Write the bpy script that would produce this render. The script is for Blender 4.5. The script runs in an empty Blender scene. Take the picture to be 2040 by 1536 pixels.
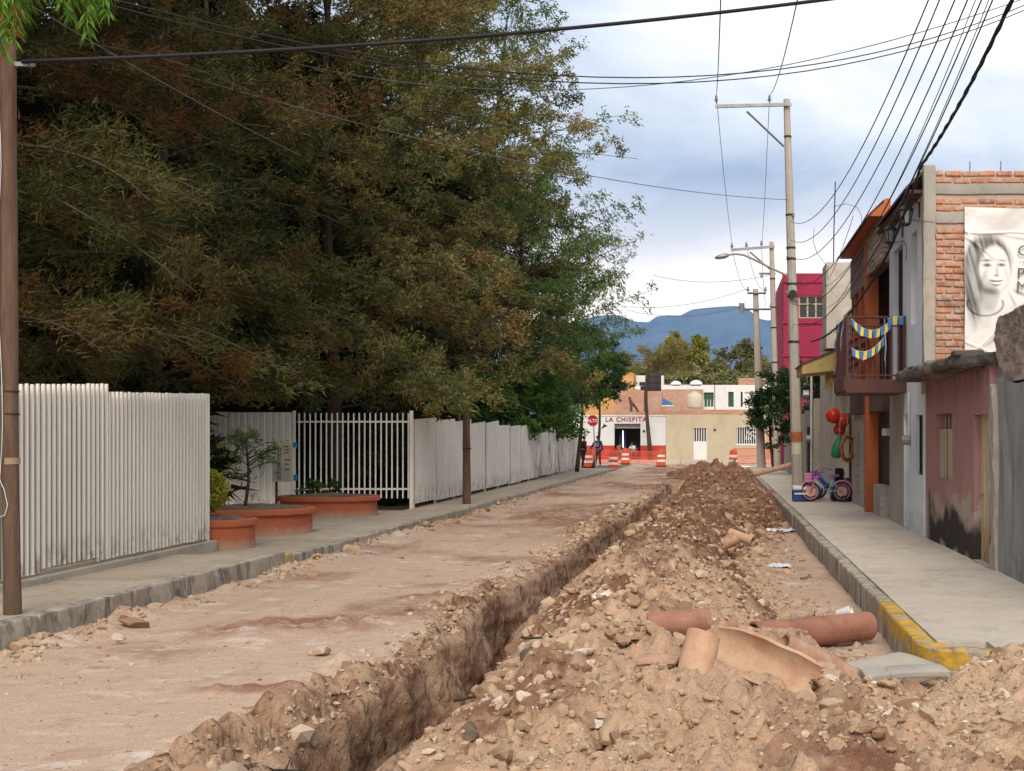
import bpy, bmesh, math, random
import numpy as np
from mathutils import Vector, Matrix, Euler

R = math.radians
scene = bpy.context.scene
COL = scene.collection

# ------------------------------------------------------------------ camera
FPX, CX, CY = 2700.0, 1020.0, 768.0           # focal length and centre in photograph pixels
VPX, VPY = 1425.0, 868.0                      # where the street runs to
CAM = Vector((0.0, 0.0, 1.9))
cam_d = bpy.data.cameras.new('camera')
cam = bpy.data.objects.new('camera', cam_d)
COL.objects.link(cam)
cam.location = CAM
cam.rotation_euler = Euler((R(90), 0, 0), 'XYZ')      # level, looking down the street; the frame is an off-centre crop
cam_d.sensor_width = 36.0
cam_d.lens = FPX / 2040.0 * 36.0
cam_d.shift_x = (CX - VPX) / 2040.0
cam_d.shift_y = (VPY - CY) / 2040.0
cam_d.clip_start = 0.1
cam_d.clip_end = 40000
scene.camera = cam

# ------------------------------------------------------------------ sky, sun, exposure
SUN_EL, SUN_AZ = R(42), R(178)                # azimuth clockwise from +Y: behind the camera, to the right
world = bpy.data.worlds.new('World')
scene.world = world
world.use_nodes = True
wt = world.node_tree
for n in list(wt.nodes):
    wt.nodes.remove(n)
def wn(t, **k):
    n = wt.nodes.new(t)
    for a, v in k.items():
        setattr(n, a, v)
    return n
sky_tex = wn('ShaderNodeTexSky', sky_type='NISHITA', sun_disc=False, sun_elevation=SUN_EL, sun_rotation=SUN_AZ)
bg_sky = wn('ShaderNodeBackground'); bg_sky.inputs['Strength'].default_value = 0.12
wt.links.new(sky_tex.outputs[0], bg_sky.inputs['Color'])
tc = wn('ShaderNodeTexCoord')
mp = wn('ShaderNodeMapping'); mp.inputs['Scale'].default_value = (1.0, 1.0, 2.2); mp.inputs['Location'].default_value = (4.4, 7.7, 0.3)
wt.links.new(tc.outputs['Generated'], mp.inputs['Vector'])
cn = wn('ShaderNodeTexNoise'); cn.inputs['Scale'].default_value = 2.9; cn.inputs['Detail'].default_value = 7; cn.inputs['Roughness'].default_value = 0.5; cn.inputs['Distortion'].default_value = 0.35
wt.links.new(mp.outputs[0], cn.inputs['Vector'])
cr = wn('ShaderNodeValToRGB')                 # thick grey-blue cloud to thin white cloud
els = cr.color_ramp.elements
els[0].position = 0.36; els[0].color = (0.31, 0.385, 0.52, 1)
els[1].position = 0.66; els[1].color = (0.93, 0.90, 0.855, 1)
e = els.new(0.52); e.color = (0.60, 0.655, 0.735, 1)
wt.links.new(cn.outputs['Fac'], cr.inputs['Fac'])
sx = wn('ShaderNodeSeparateXYZ'); wt.links.new(tc.outputs['Generated'], sx.inputs[0])
hz = wn('ShaderNodeMapRange'); hz.inputs['From Min'].default_value = 0.06; hz.inputs['From Max'].default_value = 0.19
hz.inputs['To Min'].default_value = 1.0; hz.inputs['To Max'].default_value = 0.0
wt.links.new(sx.outputs['Z'], hz.inputs['Value'])
mixh = wn('ShaderNodeMix', data_type='RGBA')
mixh.inputs['B'].default_value = (1.10, 0.99, 0.885, 1)
wt.links.new(hz.outputs[0], mixh.inputs['Factor']); wt.links.new(cr.outputs[0], mixh.inputs['A'])
bg_cloud = wn('ShaderNodeBackground'); bg_cloud.inputs['Strength'].default_value = 1.22
wt.links.new(mixh.outputs['Result'], bg_cloud.inputs['Color'])
cm = wn('ShaderNodeMapRange'); cm.inputs['From Min'].default_value = 0.25; cm.inputs['From Max'].default_value = 0.5
cm.inputs['To Min'].default_value = 0.8; cm.inputs['To Max'].default_value = 1.0
wt.links.new(cn.outputs['Fac'], cm.inputs['Value'])
mixs = wn('ShaderNodeMixShader')
wt.links.new(cm.outputs[0], mixs.inputs[0]); wt.links.new(bg_sky.outputs[0], mixs.inputs[1]); wt.links.new(bg_cloud.outputs[0], mixs.inputs[2])
wo = wn('ShaderNodeOutputWorld'); wt.links.new(mixs.outputs[0], wo.inputs['Surface'])

sun_d = bpy.data.lights.new('sun', 'SUN'); sun_d.energy = 2.7; sun_d.angle = R(30); sun_d.color = (1.0, 0.89, 0.76)
sun = bpy.data.objects.new('sun', sun_d); COL.objects.link(sun)
_sd = Vector((math.sin(SUN_AZ) * math.cos(SUN_EL), math.cos(SUN_AZ) * math.cos(SUN_EL), math.sin(SUN_EL)))
sun.rotation_euler = (-_sd).to_track_quat('-Z', 'Y').to_euler()
sun.location = (0, -20, 40)
scene.view_settings.view_transform = 'Standard'
scene.view_settings.look = 'None'
scene.view_settings.gamma = 1.0
scene.view_settings.use_curve_mapping = False
scene.view_settings.exposure = 0.25
scene.render.engine = 'CYCLES'
scene.cycles.max_bounces = 5
scene.cycles.diffuse_bounces = 3
scene.cycles.glossy_bounces = 2
scene.cycles.transmission_bounces = 3
scene.cycles.transparent_max_bounces = 6
scene.cycles.use_denoising = True
scene.cycles.denoiser = 'OPENIMAGEDENOISE'
scene.cycles.denoising_input_passes = 'RGB_ALBEDO_NORMAL'
scene.cycles.denoising_prefilter = 'NONE'      # keeps the fine relief of soil and leaves
scene.cycles.use_adaptive_sampling = False

# ------------------------------------------------------------------ helpers
def ray(px, py):
    return Vector((px - VPX, FPX, VPY - py)).normalized()
def P(px, py, Y=None, Z=None, X=None):
    """the real place that a photograph pixel shows, on the plane y=Y, z=Z or x=X"""
    d = ray(px, py)
    if Y is not None: t = (Y - CAM.y) / d.y
    elif Z is not None: t = (Z - CAM.z) / d.z
    else: t = (X - CAM.x) / d.x
    return CAM + d * t

def _hash(ix, iy, iz, seed):
    h = (ix * 374761393 + iy * 668265263 + iz * 2147483647 + seed * 974711) & 0xFFFFFFFF
    h = ((h ^ (h >> 13)) * 1274126177) & 0xFFFFFFFF
    h = ((h ^ (h >> 16)) * 2246822519) & 0xFFFFFFFF
    return ((h ^ (h >> 15)) & 0xFFFFFF) / float(0xFFFFFF)
def vnoise(x, y, z=0.0, seed=0):
    x, y, z = np.broadcast_arrays(np.asarray(x, float), np.asarray(y, float), np.asarray(z, float))
    fx, fy, fz = np.floor(x), np.floor(y), np.floor(z)
    ix, iy, iz = fx.astype(np.int64), fy.astype(np.int64), fz.astype(np.int64)
    u, v, w = x - fx, y - fy, z - fz
    u = u*u*(3-2*u); v = v*v*(3-2*v); w = w*w*(3-2*w)
    H = lambda a, b, c: _hash(ix+a, iy+b, iz+c, seed)
    x00 = H(0,0,0)*(1-u)+H(1,0,0)*u; x10 = H(0,1,0)*(1-u)+H(1,1,0)*u
    x01 = H(0,0,1)*(1-u)+H(1,0,1)*u; x11 = H(0,1,1)*(1-u)+H(1,1,1)*u
    return ((x00*(1-v)+x10*v)*(1-w) + (x01*(1-v)+x11*v)*w)*2-1
def fbm(x, y, z=0.0, seed=0, octv=4, gain=0.5, lac=2.03):
    s, a, f = 0, 1.0, 1.0
    for i in range(octv):
        s = s + a * vnoise(np.asarray(x)*f, np.asarray(y)*f, np.asarray(z)*f, seed + 17*i)
        a *= gain; f *= lac
    return s
def billow(x, y, z=0.0, seed=0, octv=4, gain=0.5, lac=2.1):
    s, a, f = 0, 1.0, 1.0
    for i in range(octv):
        s = s + a * (np.abs(vnoise(np.asarray(x)*f, np.asarray(y)*f, np.asarray(z)*f, seed + 31*i))*2-0.6)
        a *= gain; f *= lac
    return s

def tag(o, label=None, cat=None, group=None, kind=None):
    if label: o['label'] = label
    if cat: o['category'] = cat
    if group: o['group'] = group
    if kind: o['kind'] = kind
    return o
def empty(name, loc=(0, 0, 0), rz=0.0, label=None, cat=None, group=None, kind=None):
    o = bpy.data.objects.new(name, None)
    o.empty_display_size = 0.2
    COL.objects.link(o)
    o.location = loc; o.rotation_euler = (0, 0, rz)
    return tag(o, label, cat, group, kind)
def copy_tree(o, parent=None, label=None):
    c = o.copy(); COL.objects.link(c)
    if parent is not None: c.parent = parent
    for ch in list(o.children): copy_tree(ch, c)
    if label: c['label'] = label
    return c
def link(name, me, mat=None, parent=None, loc=None):
    o = bpy.data.objects.new(name, me)
    COL.objects.link(o)
    if mat is not None and not me.materials: me.materials.append(mat)
    if parent is not None: o.parent = parent
    if loc is not None: o.location = loc
    return o

class MB:
    """collects shapes and links them as ONE mesh object"""
    def __init__(s): s.v = []; s.f = []; s.m = []; s.mi = 0
    def add(s, vs, fs):
        b = len(s.v)
        s.v.extend([tuple(p) for p in vs]); s.f.extend([tuple(i+b for i in f) for f in fs]); s.m.extend([s.mi]*len(fs))
        return s
    def box(s, x0, x1, y0, y1, z0, z1, rot=None, at=None, bev=0.0):
        c = [(x0,y0,z0),(x1,y0,z0),(x1,y1,z0),(x0,y1,z0),(x0,y0,z1),(x1,y0,z1),(x1,y1,z1),(x0,y1,z1)]
        f = [(0,3,2,1),(4,5,6,7),(0,1,5,4),(1,2,6,5),(2,3,7,6),(3,0,4,7)]
        if bev > 0:
            bm = bmesh.new()
            vs = [bm.verts.new(p) for p in c]
            for q in f: bm.faces.new([vs[i] for i in q])
            bmesh.ops.bevel(bm, geom=bm.edges[:], offset=bev, segments=2, profile=0.6, affect='EDGES')
            bm.verts.index_update()
            c = [tuple(v.co) for v in bm.verts]; f = [tuple(v.index for v in q.verts) for q in bm.faces]
            bm.free()
        if rot is not None: c = [rot @ Vector(p) for p in c]
        if at is not None: c = [Vector(p) + Vector(at) for p in c]
        return s.add(c, f)
    def tube(s, pts, rad, n=8, cap=True):
        pts = [Vector(p) for p in pts]
        if not hasattr(rad, '__len__'): rad = [rad]*len(pts)
        vs, fs = [], []
        ref = None
        for i, p in enumerate(pts):
            d = (pts[min(i+1, len(pts)-1)] - pts[max(i-1, 0)])
            d = d.normalized() if d.length > 1e-9 else Vector((0,0,1))
            if ref is None:
                ref = Vector((1,0,0)) if abs(d.x) < 0.8 else Vector((0,1,0))
            a = (ref - d*ref.dot(d)).normalized(); b = d.cross(a); ref = a
            for k in range(n):
                t = 2*math.pi*k/n
                vs.append(p + (a*math.cos(t) + b*math.sin(t))*rad[i])
        for i in range(len(pts)-1):
            for k in range(n):
                fs.append((i*n+k, i*n+(k+1)%n, (i+1)*n+(k+1)%n, (i+1)*n+k))
        if cap:
            fs.append(tuple(range(n-1, -1, -1))); fs.append(tuple((len(pts)-1)*n+k for k in range(n)))
        return s.add(vs, fs)
    def lathe(s, prof, n=20, at=(0,0,0), rot=None, arc=(0, 2*math.pi), close=True):
        """prof: list of (r, z)"""
        vs, fs = [], []
        full = abs(arc[1]-arc[0]-2*math.pi) < 1e-6
        m = n if full else n+1
        for r, z in prof:
            for k in range(m):
                t = arc[0] + (arc[1]-arc[0])*k/n
                p = Vector((r*math.cos(t), r*math.sin(t), z))
                if rot is not None: p = rot @ p
                vs.append(p + Vector(at))
        for i in range(len(prof)-1):
            for k in range(n):
                k2 = (k+1) % m
                fs.append((i*m+k, i*m+k2, (i+1)*m+k2, (i+1)*m+k))
        if close and full:
            if prof[0][0] > 1e-6: fs.append(tuple(range(m-1, -1, -1)))
            if prof[-1][0] > 1e-6: fs.append(tuple((len(prof)-1)*m+k for k in range(m)))
        return s.add(vs, fs)
    def prism(s, poly, p0, ex, ey, ez):
        """poly in the (ex,ey) plane at p0, extruded by ez"""
        p0, ex, ey, ez = Vector(p0), Vector(ex), Vector(ey), Vector(ez)
        n = len(poly)
        a = [p0 + ex*x + ey*y for x, y in poly]
        vs = a + [p + ez for p in a]
        fs = [tuple(range(n-1, -1, -1)), tuple(range(n, 2*n))] + [(i, (i+1)%n, n+(i+1)%n, n+i) for i in range(n)]
        return s.add(vs, fs)
    def build(s, name, mat, parent=None, smooth=False, loc=None):
        me = bpy.data.meshes.new(name)
        me.from_pydata(s.v, [], s.f)
        mats = mat if isinstance(mat, (list, tuple)) else [mat]
        for m in mats: me.materials.append(m)
        if len(mats) > 1: me.polygons.foreach_set('material_index', s.m)
        if smooth: me.polygons.foreach_set('use_smooth', [True]*len(me.polygons))
        me.update()
        return link(name, me, None, parent, loc)

def ball(mb, c, r, n=10, sc=(1,1,1)):
    m = max(4, n//2)
    prof = [(max(1e-7, math.sin(math.pi*i/m))*r, -math.cos(math.pi*i/m)*r) for i in range(m+1)]
    prof = [(0 if i in (0, m) else a, b) for i, (a, b) in enumerate(prof)]
    mb.lathe(prof, n, at=c, rot=Matrix.Diagonal(sc).to_3x3(), close=False)
    return mb

def grid_mesh(name, V, mat, parent=None, smooth=True, attrs=None, flip=False, keep=None):
    """V: (rows, cols, 3) array -> one mesh"""
    r, c, _ = V.shape
    i = np.arange(r*c).reshape(r, c)
    q = np.stack([i[:-1, :-1], i[:-1, 1:], i[1:, 1:], i[1:, :-1]], -1).reshape(-1, 4)
    if flip: q = q[:, ::-1]
    if keep is not None: q = q[keep.reshape(-1)]
    me = bpy.data.meshes.new(name)
    fast_mesh(me, V.reshape(-1, 3), q, smooth)
    for k, a in (attrs or {}).items():
        at = me.attributes.new(k, 'FLOAT', 'POINT'); at.data.foreach_set('value', np.ascontiguousarray(a, dtype=np.float32).ravel())
    return link(name, me, mat, parent)
def fast_mesh(me, V, F, smooth=False):
    n, k = F.shape
    me.vertices.add(len(V)); me.vertices.foreach_set('co', np.ascontiguousarray(V, dtype=np.float32).ravel())
    me.loops.add(n*k); me.loops.foreach_set('vertex_index', np.ascontiguousarray(F, dtype=np.int32).ravel())
    me.polygons.add(n); me.polygons.foreach_set('loop_start', np.arange(0, n*k, k, dtype=np.int32))
    me.polygons.foreach_set('use_smooth', np.full(n, smooth, dtype=bool))
    me.update(calc_edges=True)

# ------------------------------------------------------------------ materials
class NT:
    def __init__(s, name):
        s.mat = bpy.data.materials.new(name); s.mat.use_nodes = True
        s.t = s.mat.node_tree; s.b = s.t.nodes['Principled BSDF']
        s.b.inputs['Specular IOR Level'].default_value = 0.25
        s._pos = None
    def n(s, typ, **k):
        n = s.t.nodes.new(typ)
        for a, v in k.items(): setattr(n, a, v)
        return n
    def l(s, a, b): s.t.links.new(a, b)
    def pos(s):
        if s._pos is None: s._pos = s.n('ShaderNodeNewGeometry').outputs['Position']
        return s._pos
    def vec(s, scale=(1,1,1), off=(0,0,0), src=None, rot=None):
        if rot is not None:
            q = s.n('ShaderNodeMapping'); q.inputs['Rotation'].default_value = rot; s.l(src or s.pos(), q.inputs['Vector']); src = q.outputs[0]
        m = s.n('ShaderNodeMapping'); m.inputs['Scale'].default_value = scale; m.inputs['Location'].default_value = off
        s.l(src or s.pos(), m.inputs['Vector']); return m.outputs[0]
    def noise(s, scale, detail=6, rough=0.6, stretch=(1,1,1), off=(0,0,0), dist=0.0, src=None, rot=None):
        t = s.n('ShaderNodeTexNoise'); t.inputs['Scale'].default_value = scale; t.inputs['Detail'].default_value = detail
        t.inputs['Roughness'].default_value = rough; t.inputs['Distortion'].default_value = dist
        s.l(s.vec(stretch, off, src, rot), t.inputs['Vector']); return t.outputs['Fac']
    def ramp(s, fac, stops):
        r = s.n('ShaderNodeValToRGB'); e = r.color_ramp.elements
        for i, (p, c) in enumerate(stops):
            q = e[i] if i < 2 else e.new(p)
            q.position = p
            if not hasattr(c, '__len__'): c = (c, c, c)
            q.color = (*c[:3], 1)
        s.l(fac, r.inputs['Fac']); return r.outputs[0]
    def mr(s, v, a, b, c=0.0, d=1.0):
        m = s.n('ShaderNodeMapRange'); m.inputs['From Min'].default_value = a; m.inputs['From Max'].default_value = b
        m.inputs['To Min'].default_value = c; m.inputs['To Max'].default_value = d
        s.l(v, m.inputs['Value']); return m.outputs[0]
    def math(s, op, a, b=None):
        m = s.n('ShaderNodeMath', operation=op)
        for i, x in enumerate((a, b)):
            if x is None: continue
            if isinstance(x, (int, float)): m.inputs[i].default_value = x
            else: s.l(x, m.inputs[i])
        return m.outputs[0]
    def mix(s, f, a, b, mode='MIX'):
        m = s.n('ShaderNodeMix', data_type='RGBA', blend_type=mode)
        for nm, x in (('Factor', f), ('A', a), ('B', b)):
            if isinstance(x, (int, float)): m.inputs[nm].default_value = x
            elif isinstance(x, tuple): m.inputs[nm].default_value = (*x[:3], 1)
            else: s.l(x, m.inputs[nm])
        return m.outputs['Result']
    def sep(s, src=None):
        x = s.n('ShaderNodeSeparateXYZ'); s.l(src or s.pos(), x.inputs[0]); return x.outputs
    def attr(s, name):
        return s.n('ShaderNodeAttribute', attribute_name=name).outputs
    def rnd(s): return s.n('ShaderNodeObjectInfo').outputs['Random']
    def bump(s, h, strength=0.5, dist=0.02):
        b = s.n('ShaderNodeBump'); b.inputs['Strength'].default_value = strength; b.inputs['Distance'].default_value = dist
        s.l(h, b.inputs['Height']); s.l(b.outputs[0], s.b.inputs['Normal'])
    def done(s, col=None, rough=0.9, metal=0.0, spec=None):
        if col is not None:
            if isinstance(col, tuple): s.b.inputs['Base Color'].default_value = (*col[:3], 1)
            else: s.l(col, s.b.inputs['Base Color'])
        if isinstance(rough, (int, float)): s.b.inputs['Roughness'].default_value = rough
        else: s.l(rough, s.b.inputs['Roughness'])
        s.b.inputs['Metallic'].default_value = metal
        if spec is not None: s.b.inputs['Specular IOR Level'].default_value = spec
        return s.mat

def M(name, c1, c2=None, scale=2.0, rough=0.85, bump=0.3, bscale=40.0, bdist=0.01, metal=0.0, stretch=(1,1,1), dirt=0.0, dcol=(0.10,0.085,0.07), detail=6, per=0.0, lo=0.35, hi=0.65):
    t = NT(name)
    c2 = c2 or tuple(c*0.75 for c in c1)
    col = t.mix(t.mr(t.noise(scale, detail, 0.62, stretch), lo, hi), c1, c2)
    if dirt: col = t.mix(t.math('MULTIPLY', t.mr(t.noise(scale*2.7, 8, 0.7, (stretch[0], stretch[1], stretch[2]*0.35), (3,5,1)), 0.5, 0.72), dirt), col, dcol)
    if per:
        h = t.n('ShaderNodeHueSaturation'); t.l(t.mr(t.rnd(), 0, 1, 1-per, 1+per), h.inputs['Value']); t.l(col, h.inputs['Color'])
        t.l(t.mr(t.rnd(), 0, 1, 0.5-per*0.03, 0.5+per*0.03), h.inputs['Hue']); col = h.outputs[0]
    if bump: t.bump(t.noise(bscale, 5, 0.6, stretch), bump, bdist)
    return t.done(col, rough, metal)
# ------------------------------------------------------------------ earth materials
def earth_mat(name, tan, brown, pale, patch=(0.9, 0.5), peb=26.0, bump=0.8, use_tone=True, streak=None, patch_lo=0.45, patch_hi=0.62, pale2=None):
    t = NT(name)
    big = t.noise(patch[0], 7, 0.62, (1, patch[1], 1), (2.2, 1.7, 0))
    f = t.mr(big, patch_lo, patch_hi)
    if use_tone:
        f = t.math('ADD', f, t.attr('tone')['Fac'])
        f = t.math('MINIMUM', t.math('MAXIMUM', f, 0.0), 1.0)
    col = t.mix(f, tan, brown)
    mid = t.noise(7.0, 6, 0.7, (1, 1, 1), (9, 0, 4))
    col = t.mix(t.mr(mid, 0.5, 0.75, 0, 0.6), col, pale)
    if pale2:
        col = t.mix(t.mr(t.noise(1.3, 8, 0.75, (1, 1.4, 1), (7.7, 3.1, 0)), 0.55, 0.64, 0, 0.75), col, pale2)
        col = t.mix(t.mr(t.noise(3.3, 9, 0.8, (1, 1, 1), (1.7, 9.1, 0)), 0.54, 0.68, 0, 0.6), col, brown)
    fine = t.noise(60.0, 4, 0.7)
    col = t.mix(1.0, col, t.ramp(fine, [(0.25, 0.62), (0.5, 1.0), (0.75, 1.12)]), 'MULTIPLY')
    v = t.n('ShaderNodeTexVoronoi'); v.inputs['Scale'].default_value = peb; v.inputs['Randomness'].default_value = 1.0
    t.l(t.vec(), v.inputs['Vector'])
    pe = t.mr(v.outputs['Distance'], 0.12, 0.30, 1, 0)
    sc = t.sep(v.outputs['Color'])
    on = t.mr(sc[0], 0.72, 0.78)
    pe = t.math('MULTIPLY', pe, on)
    pcol = t.ramp(sc[1], [(0.0, tuple(c*0.8 for c in tan)), (0.5, pale), (1.0, tuple(min(1, c*1.45) for c in pale))])
    col = t.mix(t.math('MULTIPLY', pe, 0.75), col, pcol)
    if streak:
        st = t.noise(1.0, 8, 0.72, streak, (0, 0, 0), 0.25, None, (0.55, 0, 0))
        col = t.mix(t.mr(st, 0.50, 0.62, 0, 0.85), col, tuple(c*0.42 for c in brown))
        col = t.mix(t.mr(st, 0.46, 0.34, 0, 0.5), col, pale)
    h = t.math('ADD', t.math('MULTIPLY', fine, 0.5), t.math('ADD', t.math('MULTIPLY', pe, 0.45), t.math('MULTIPLY', mid, 1.2)))
    t.bump(h, bump, 0.03)
    return t.done(col, 0.95, 0, 0.15)

m_road = earth_mat('packed_earth_road', (0.50, 0.355, 0.255), (0.25, 0.125, 0.078), (0.57, 0.435, 0.345), (0.45, 0.9), 30.0, 0.7, True, None, 0.52, 0.70, (0.62, 0.54, 0.46))
m_trench = earth_mat('cut_earth', (0.46, 0.30, 0.195), (0.24, 0.125, 0.075), (0.50, 0.37, 0.25), (1.2, 1.0), 22.0, 1.0, True, (5.0, 17.0, 2.6))
m_spoil = earth_mat('spoil_earth', (0.49, 0.318, 0.203), (0.205, 0.094, 0.055), (0.57, 0.44, 0.31), (0.75, 0.7), 17.0, 1.0, True, None, 0.46, 0.57)
m_heap = earth_mat('pale_spoil_earth', (0.52, 0.350, 0.222), (0.30, 0.162, 0.095), (0.58, 0.45, 0.31), (0.8, 0.8), 19.0, 1.0, True, None, 0.52, 0.64)
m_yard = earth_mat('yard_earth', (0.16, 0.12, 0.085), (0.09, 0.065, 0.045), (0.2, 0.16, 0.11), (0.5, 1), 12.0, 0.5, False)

# ------------------------------------------------------------------ ground lines
def lerp_tab(y, tab):
    t = np.array(tab); return np.interp(y, t[:, 0], t[:, 1])
def kerb_left(y): return -6.28 + 0.0155*(np.asarray(y) - 11)          # road side of the left kerb
def lip_left(y):
    y = np.asarray(y, float)
    b = lerp_tab(y, [(4, -2.75), (8, -2.62), (11, -2.52), (15.4, -2.66), (22, -2.44), (30, -2.28), (42, -2.02), (56, -1.95), (70, -1.9)])
    return b + 0.09*fbm(y*0.55, 3.1, 0, 5, 3) + 0.05*fbm(y*3.1, 7.7, 0, 6, 2)
def lip_right(y):
    y = np.asarray(y, float)
    b = lerp_tab(y, [(4, -1.8), (8, -1.78), (12, -1.83), (15.4, -1.87), (22, -1.60), (30, -1.4), (42, -1.15), (56, -1.1), (70, -1.1)])
    return b + 0.07*fbm(y*0.6, 13.1, 0, 15, 3) + 0.05*fbm(y*2.7, 17.7, 0, 16, 2)
TR_END = 57.5
def trench_depth(y):
    return 1.2*np.clip((TR_END - np.asarray(y, float))/2.5, 0, 1)

def rows(y0, y1, k=0.00042, lo=0.006, hi=0.3, mn=0.03):
    ys = [y0]
    while ys[-1] < y1: ys.append(ys[-1] + min(hi, max(mn, k*ys[-1]**2 + lo)))
    return np.array(ys)

# road with the trench cut through it: one continuous skin, split into road and trench
YS = rows(4.0, 88.0)
n1, n2, n3 = 110, 84, 74
Yc = YS[:, None]
xl, xr, kl = lip_left(Yc), lip_right(Yc), kerb_left(Yc) - 0.3
kr = 2.2 + 0*Yc
dep = trench_depth(Yc)
# left part
s = np.linspace(0, 1, n1)[None, :]; s = 1-(1-s)**1.25
XL = kl + (xl - 0.05 - kl)*s; ZL = 0*XL
d = (xl - XL)
berm = np.exp(-((d-0.42)/0.22)**2)
ZL = 0.025*fbm(XL*0.8, Yc*0.35+0*XL, 0, 21, 4) + 0.006*fbm(XL*6, Yc*6+0*XL, 0, 22, 3)
amp = np.clip(1.0-0.85*np.clip((Yc-9)/3.5, 0, 1)+0.4*fbm(Yc*0.45, 2.0, 0, 24, 2), 0.1, 1.2)
ZL = ZL + berm*(0.05 + 0.10*billow(XL*3.2, Yc*3.2+0*XL, 0, 23, 4))*amp
crum = np.clip(1-d/(0.50+0.40*np.clip((11.5-Yc)/4, 0, 1)+0.18*fbm(Yc*1.3, 4.0, 0, 43, 2)), 0, 1)*np.clip(1.25-(Yc-8)/14, 0.35, 1)*np.clip(dep, 0, 1)
crum = crum*crum*(3-2*crum)
ZL = ZL + crum*(-0.20+0.13*billow(XL*3.4, Yc*2.8+0*XL, 0, 25, 4)+0.05*billow(XL*11, Yc*11+0*XL, 0, 26, 3))
# low brown drifts lying over the road
def drift(X, Y):
    a = np.exp(-((Y-13.5-0.25*(X+4))/0.62)**2)*1.15*np.clip((X+5.4)/0.8, 0, 1)*np.clip((-3.0-X)/0.4, 0, 1)
    b = 1.0*np.exp(-((Y-10.05)/0.16)**4)*np.clip((X+4.1)/0.4, 0, 1)
    c = 0.8*np.exp(-((Y-15.7-0.2*(X+3.4))/0.25)**2)*np.clip((X+4.0)/0.4, 0, 1)
    e2 = 0.8*np.exp(-((Y-17.1-0.2*(X+3.4))/0.25)**2)*np.clip((X+4.0)/0.4, 0, 1) + 0.6*np.exp(-((Y-20.5)/0.5)**2)*np.clip((X+3.6)/0.4, 0, 1)
    far = np.clip((Y-23)/5, 0, 1)*np.clip(0.8*fbm(X*0.7, Y*0.35, 0, 27, 3)+0.25 + 0.5*np.clip((X+4.0), -1, 1), 0, 1)
    return a+b+c+e2+far
DL = drift(XL, Yc+0*XL)
ZL = ZL + DL*(0.02+0.035*np.clip(billow(XL*4, Yc*3+0*XL, 0, 28, 4)+0.3, 0, 2))
rut = sum(np.exp(-((XL-x0-0.1*np.sin(Yc*0.21+x0))/0.13)**2) for x0 in (-5.35, -4.95, -3.95))*np.clip(0.6+0.8*fbm(XL*0.5, Yc*0.4, 0, 39, 2), 0, 1)
ZL = ZL - 0.018*rut + 0.006*np.clip(rut, 0, 1)*billow(XL*9, Yc*9+0*XL, 0, 40, 3)
edge = np.exp(-((XL-kerb_left(Yc)-0.12)/0.3)**2)
ZL = ZL + edge*(0.02+0.06*np.clip(billow(XL*3, Yc*2.2+0*XL, 0, 29, 4), 0, 2))
# trench
u = np.linspace(0, 1, n2)[None, :]
pu = np.array([0, 0.06, 0.42, 0.46, 0.54, 0.58, 0.94, 1.0])
w = xr - xl
px_ = np.stack([0*xl[:, 0]-0.05, 0*xl[:, 0]+0.04, 0.24+0*xl[:, 0], 0.30+0*xl[:, 0], w[:, 0]-0.30, w[:, 0]-0.26, w[:, 0]-0.05, w[:, 0]+0.02], 1)
pz_ = np.array([-0.0, -0.06, -0.86, -0.92, -0.92, -0.86, -0.06, 0.0])
XT = np.stack([np.interp(u[0], pu, px_[i]) for i in range(len(YS))], 0) + xl
ZT = np.interp(u[0], pu, pz_)[None, :]*dep
YT = Yc + 0*XT
wall = np.clip(1-np.abs(u-0.25)/0.27, 0, 1)**0.5 + np.clip(1-np.abs(u-0.75)/0.27, 0, 1)**0.5
side = np.where(u < 0.5, 1.0, -1.0)
bulge = 0.13*fbm(YT*0.9, ZT*0.8, 0, 31, 2) + 0.055*fbm(YT*6.5+ZT*3.2, ZT*1.3, 0, 32, 4) + 0.022*billow(YT*15+ZT*5, ZT*5, 0, 33, 3)
XT = XT + side*wall*bulge*np.clip(dep, 0, 1)
ZT = ZT + wall*0.06*fbm(YT*2.2, XT*3, 0, 34, 3)*np.clip(dep, 0, 1) + (1-wall.clip(0, 1))*0.04*fbm(YT*3, XT*3, 0, 35, 3)*dep
# right part
s = np.linspace(0, 1, n3)[None, :]
XRr = xr + 0.02 + (kr - xr - 0.02)*s
ZR = -0.11*np.clip((XRr-0.2), 0, 1) + 0.02*fbm(XRr*0.9, Yc*0.5+0*XRr, 0, 41, 4) + 0.008*fbm(XRr*6, Yc*6+0*XRr, 0, 42, 3)
XA = np.concatenate([XL, XT, XRr], 1); ZA = np.concatenate([ZL, ZT, ZR], 1)
ZA[:, n1] = 0.5*(ZA[:, n1-1] + ZA[:, n1+1]); ZA[:, n1-1] = ZA[:, n1]*0.5 + ZA[:, n1-2]*0.5
VA = np.stack([XA, Yc + 0*XA, ZA], -1)
tone = np.concatenate([DL*(0.85+0.35*fbm(XL*2.5, Yc*2.5+0*XL, 0, 38, 4)) - 0.25*np.clip(1-(Yc-7)/9, 0, 1) + 0.16*rut, 0.15*fbm(YT*0.8, ZT*1.2, 0, 36, 3), 0.18 + 0*XRr], 1)
ncol = n1+n2+n3
isT = np.zeros((len(YS)-1, ncol-1), bool); isT[:, n1-1:n1+n2] = True
isT[:, :n1-1] = (crum > 0.16 + 0.14*fbm(XL*4, Yc*4+0*XL, 0, 44, 3))[:-1, :-1]
ok = np.ones_like(isT)
road = grid_mesh('road', VA, m_road, keep=~isT, attrs={'tone': tone}); tag(road, kind='structure')
trench = grid_mesh('trench', VA, m_trench, keep=isT, attrs={'tone': tone}); tag(trench, kind='structure')

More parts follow.
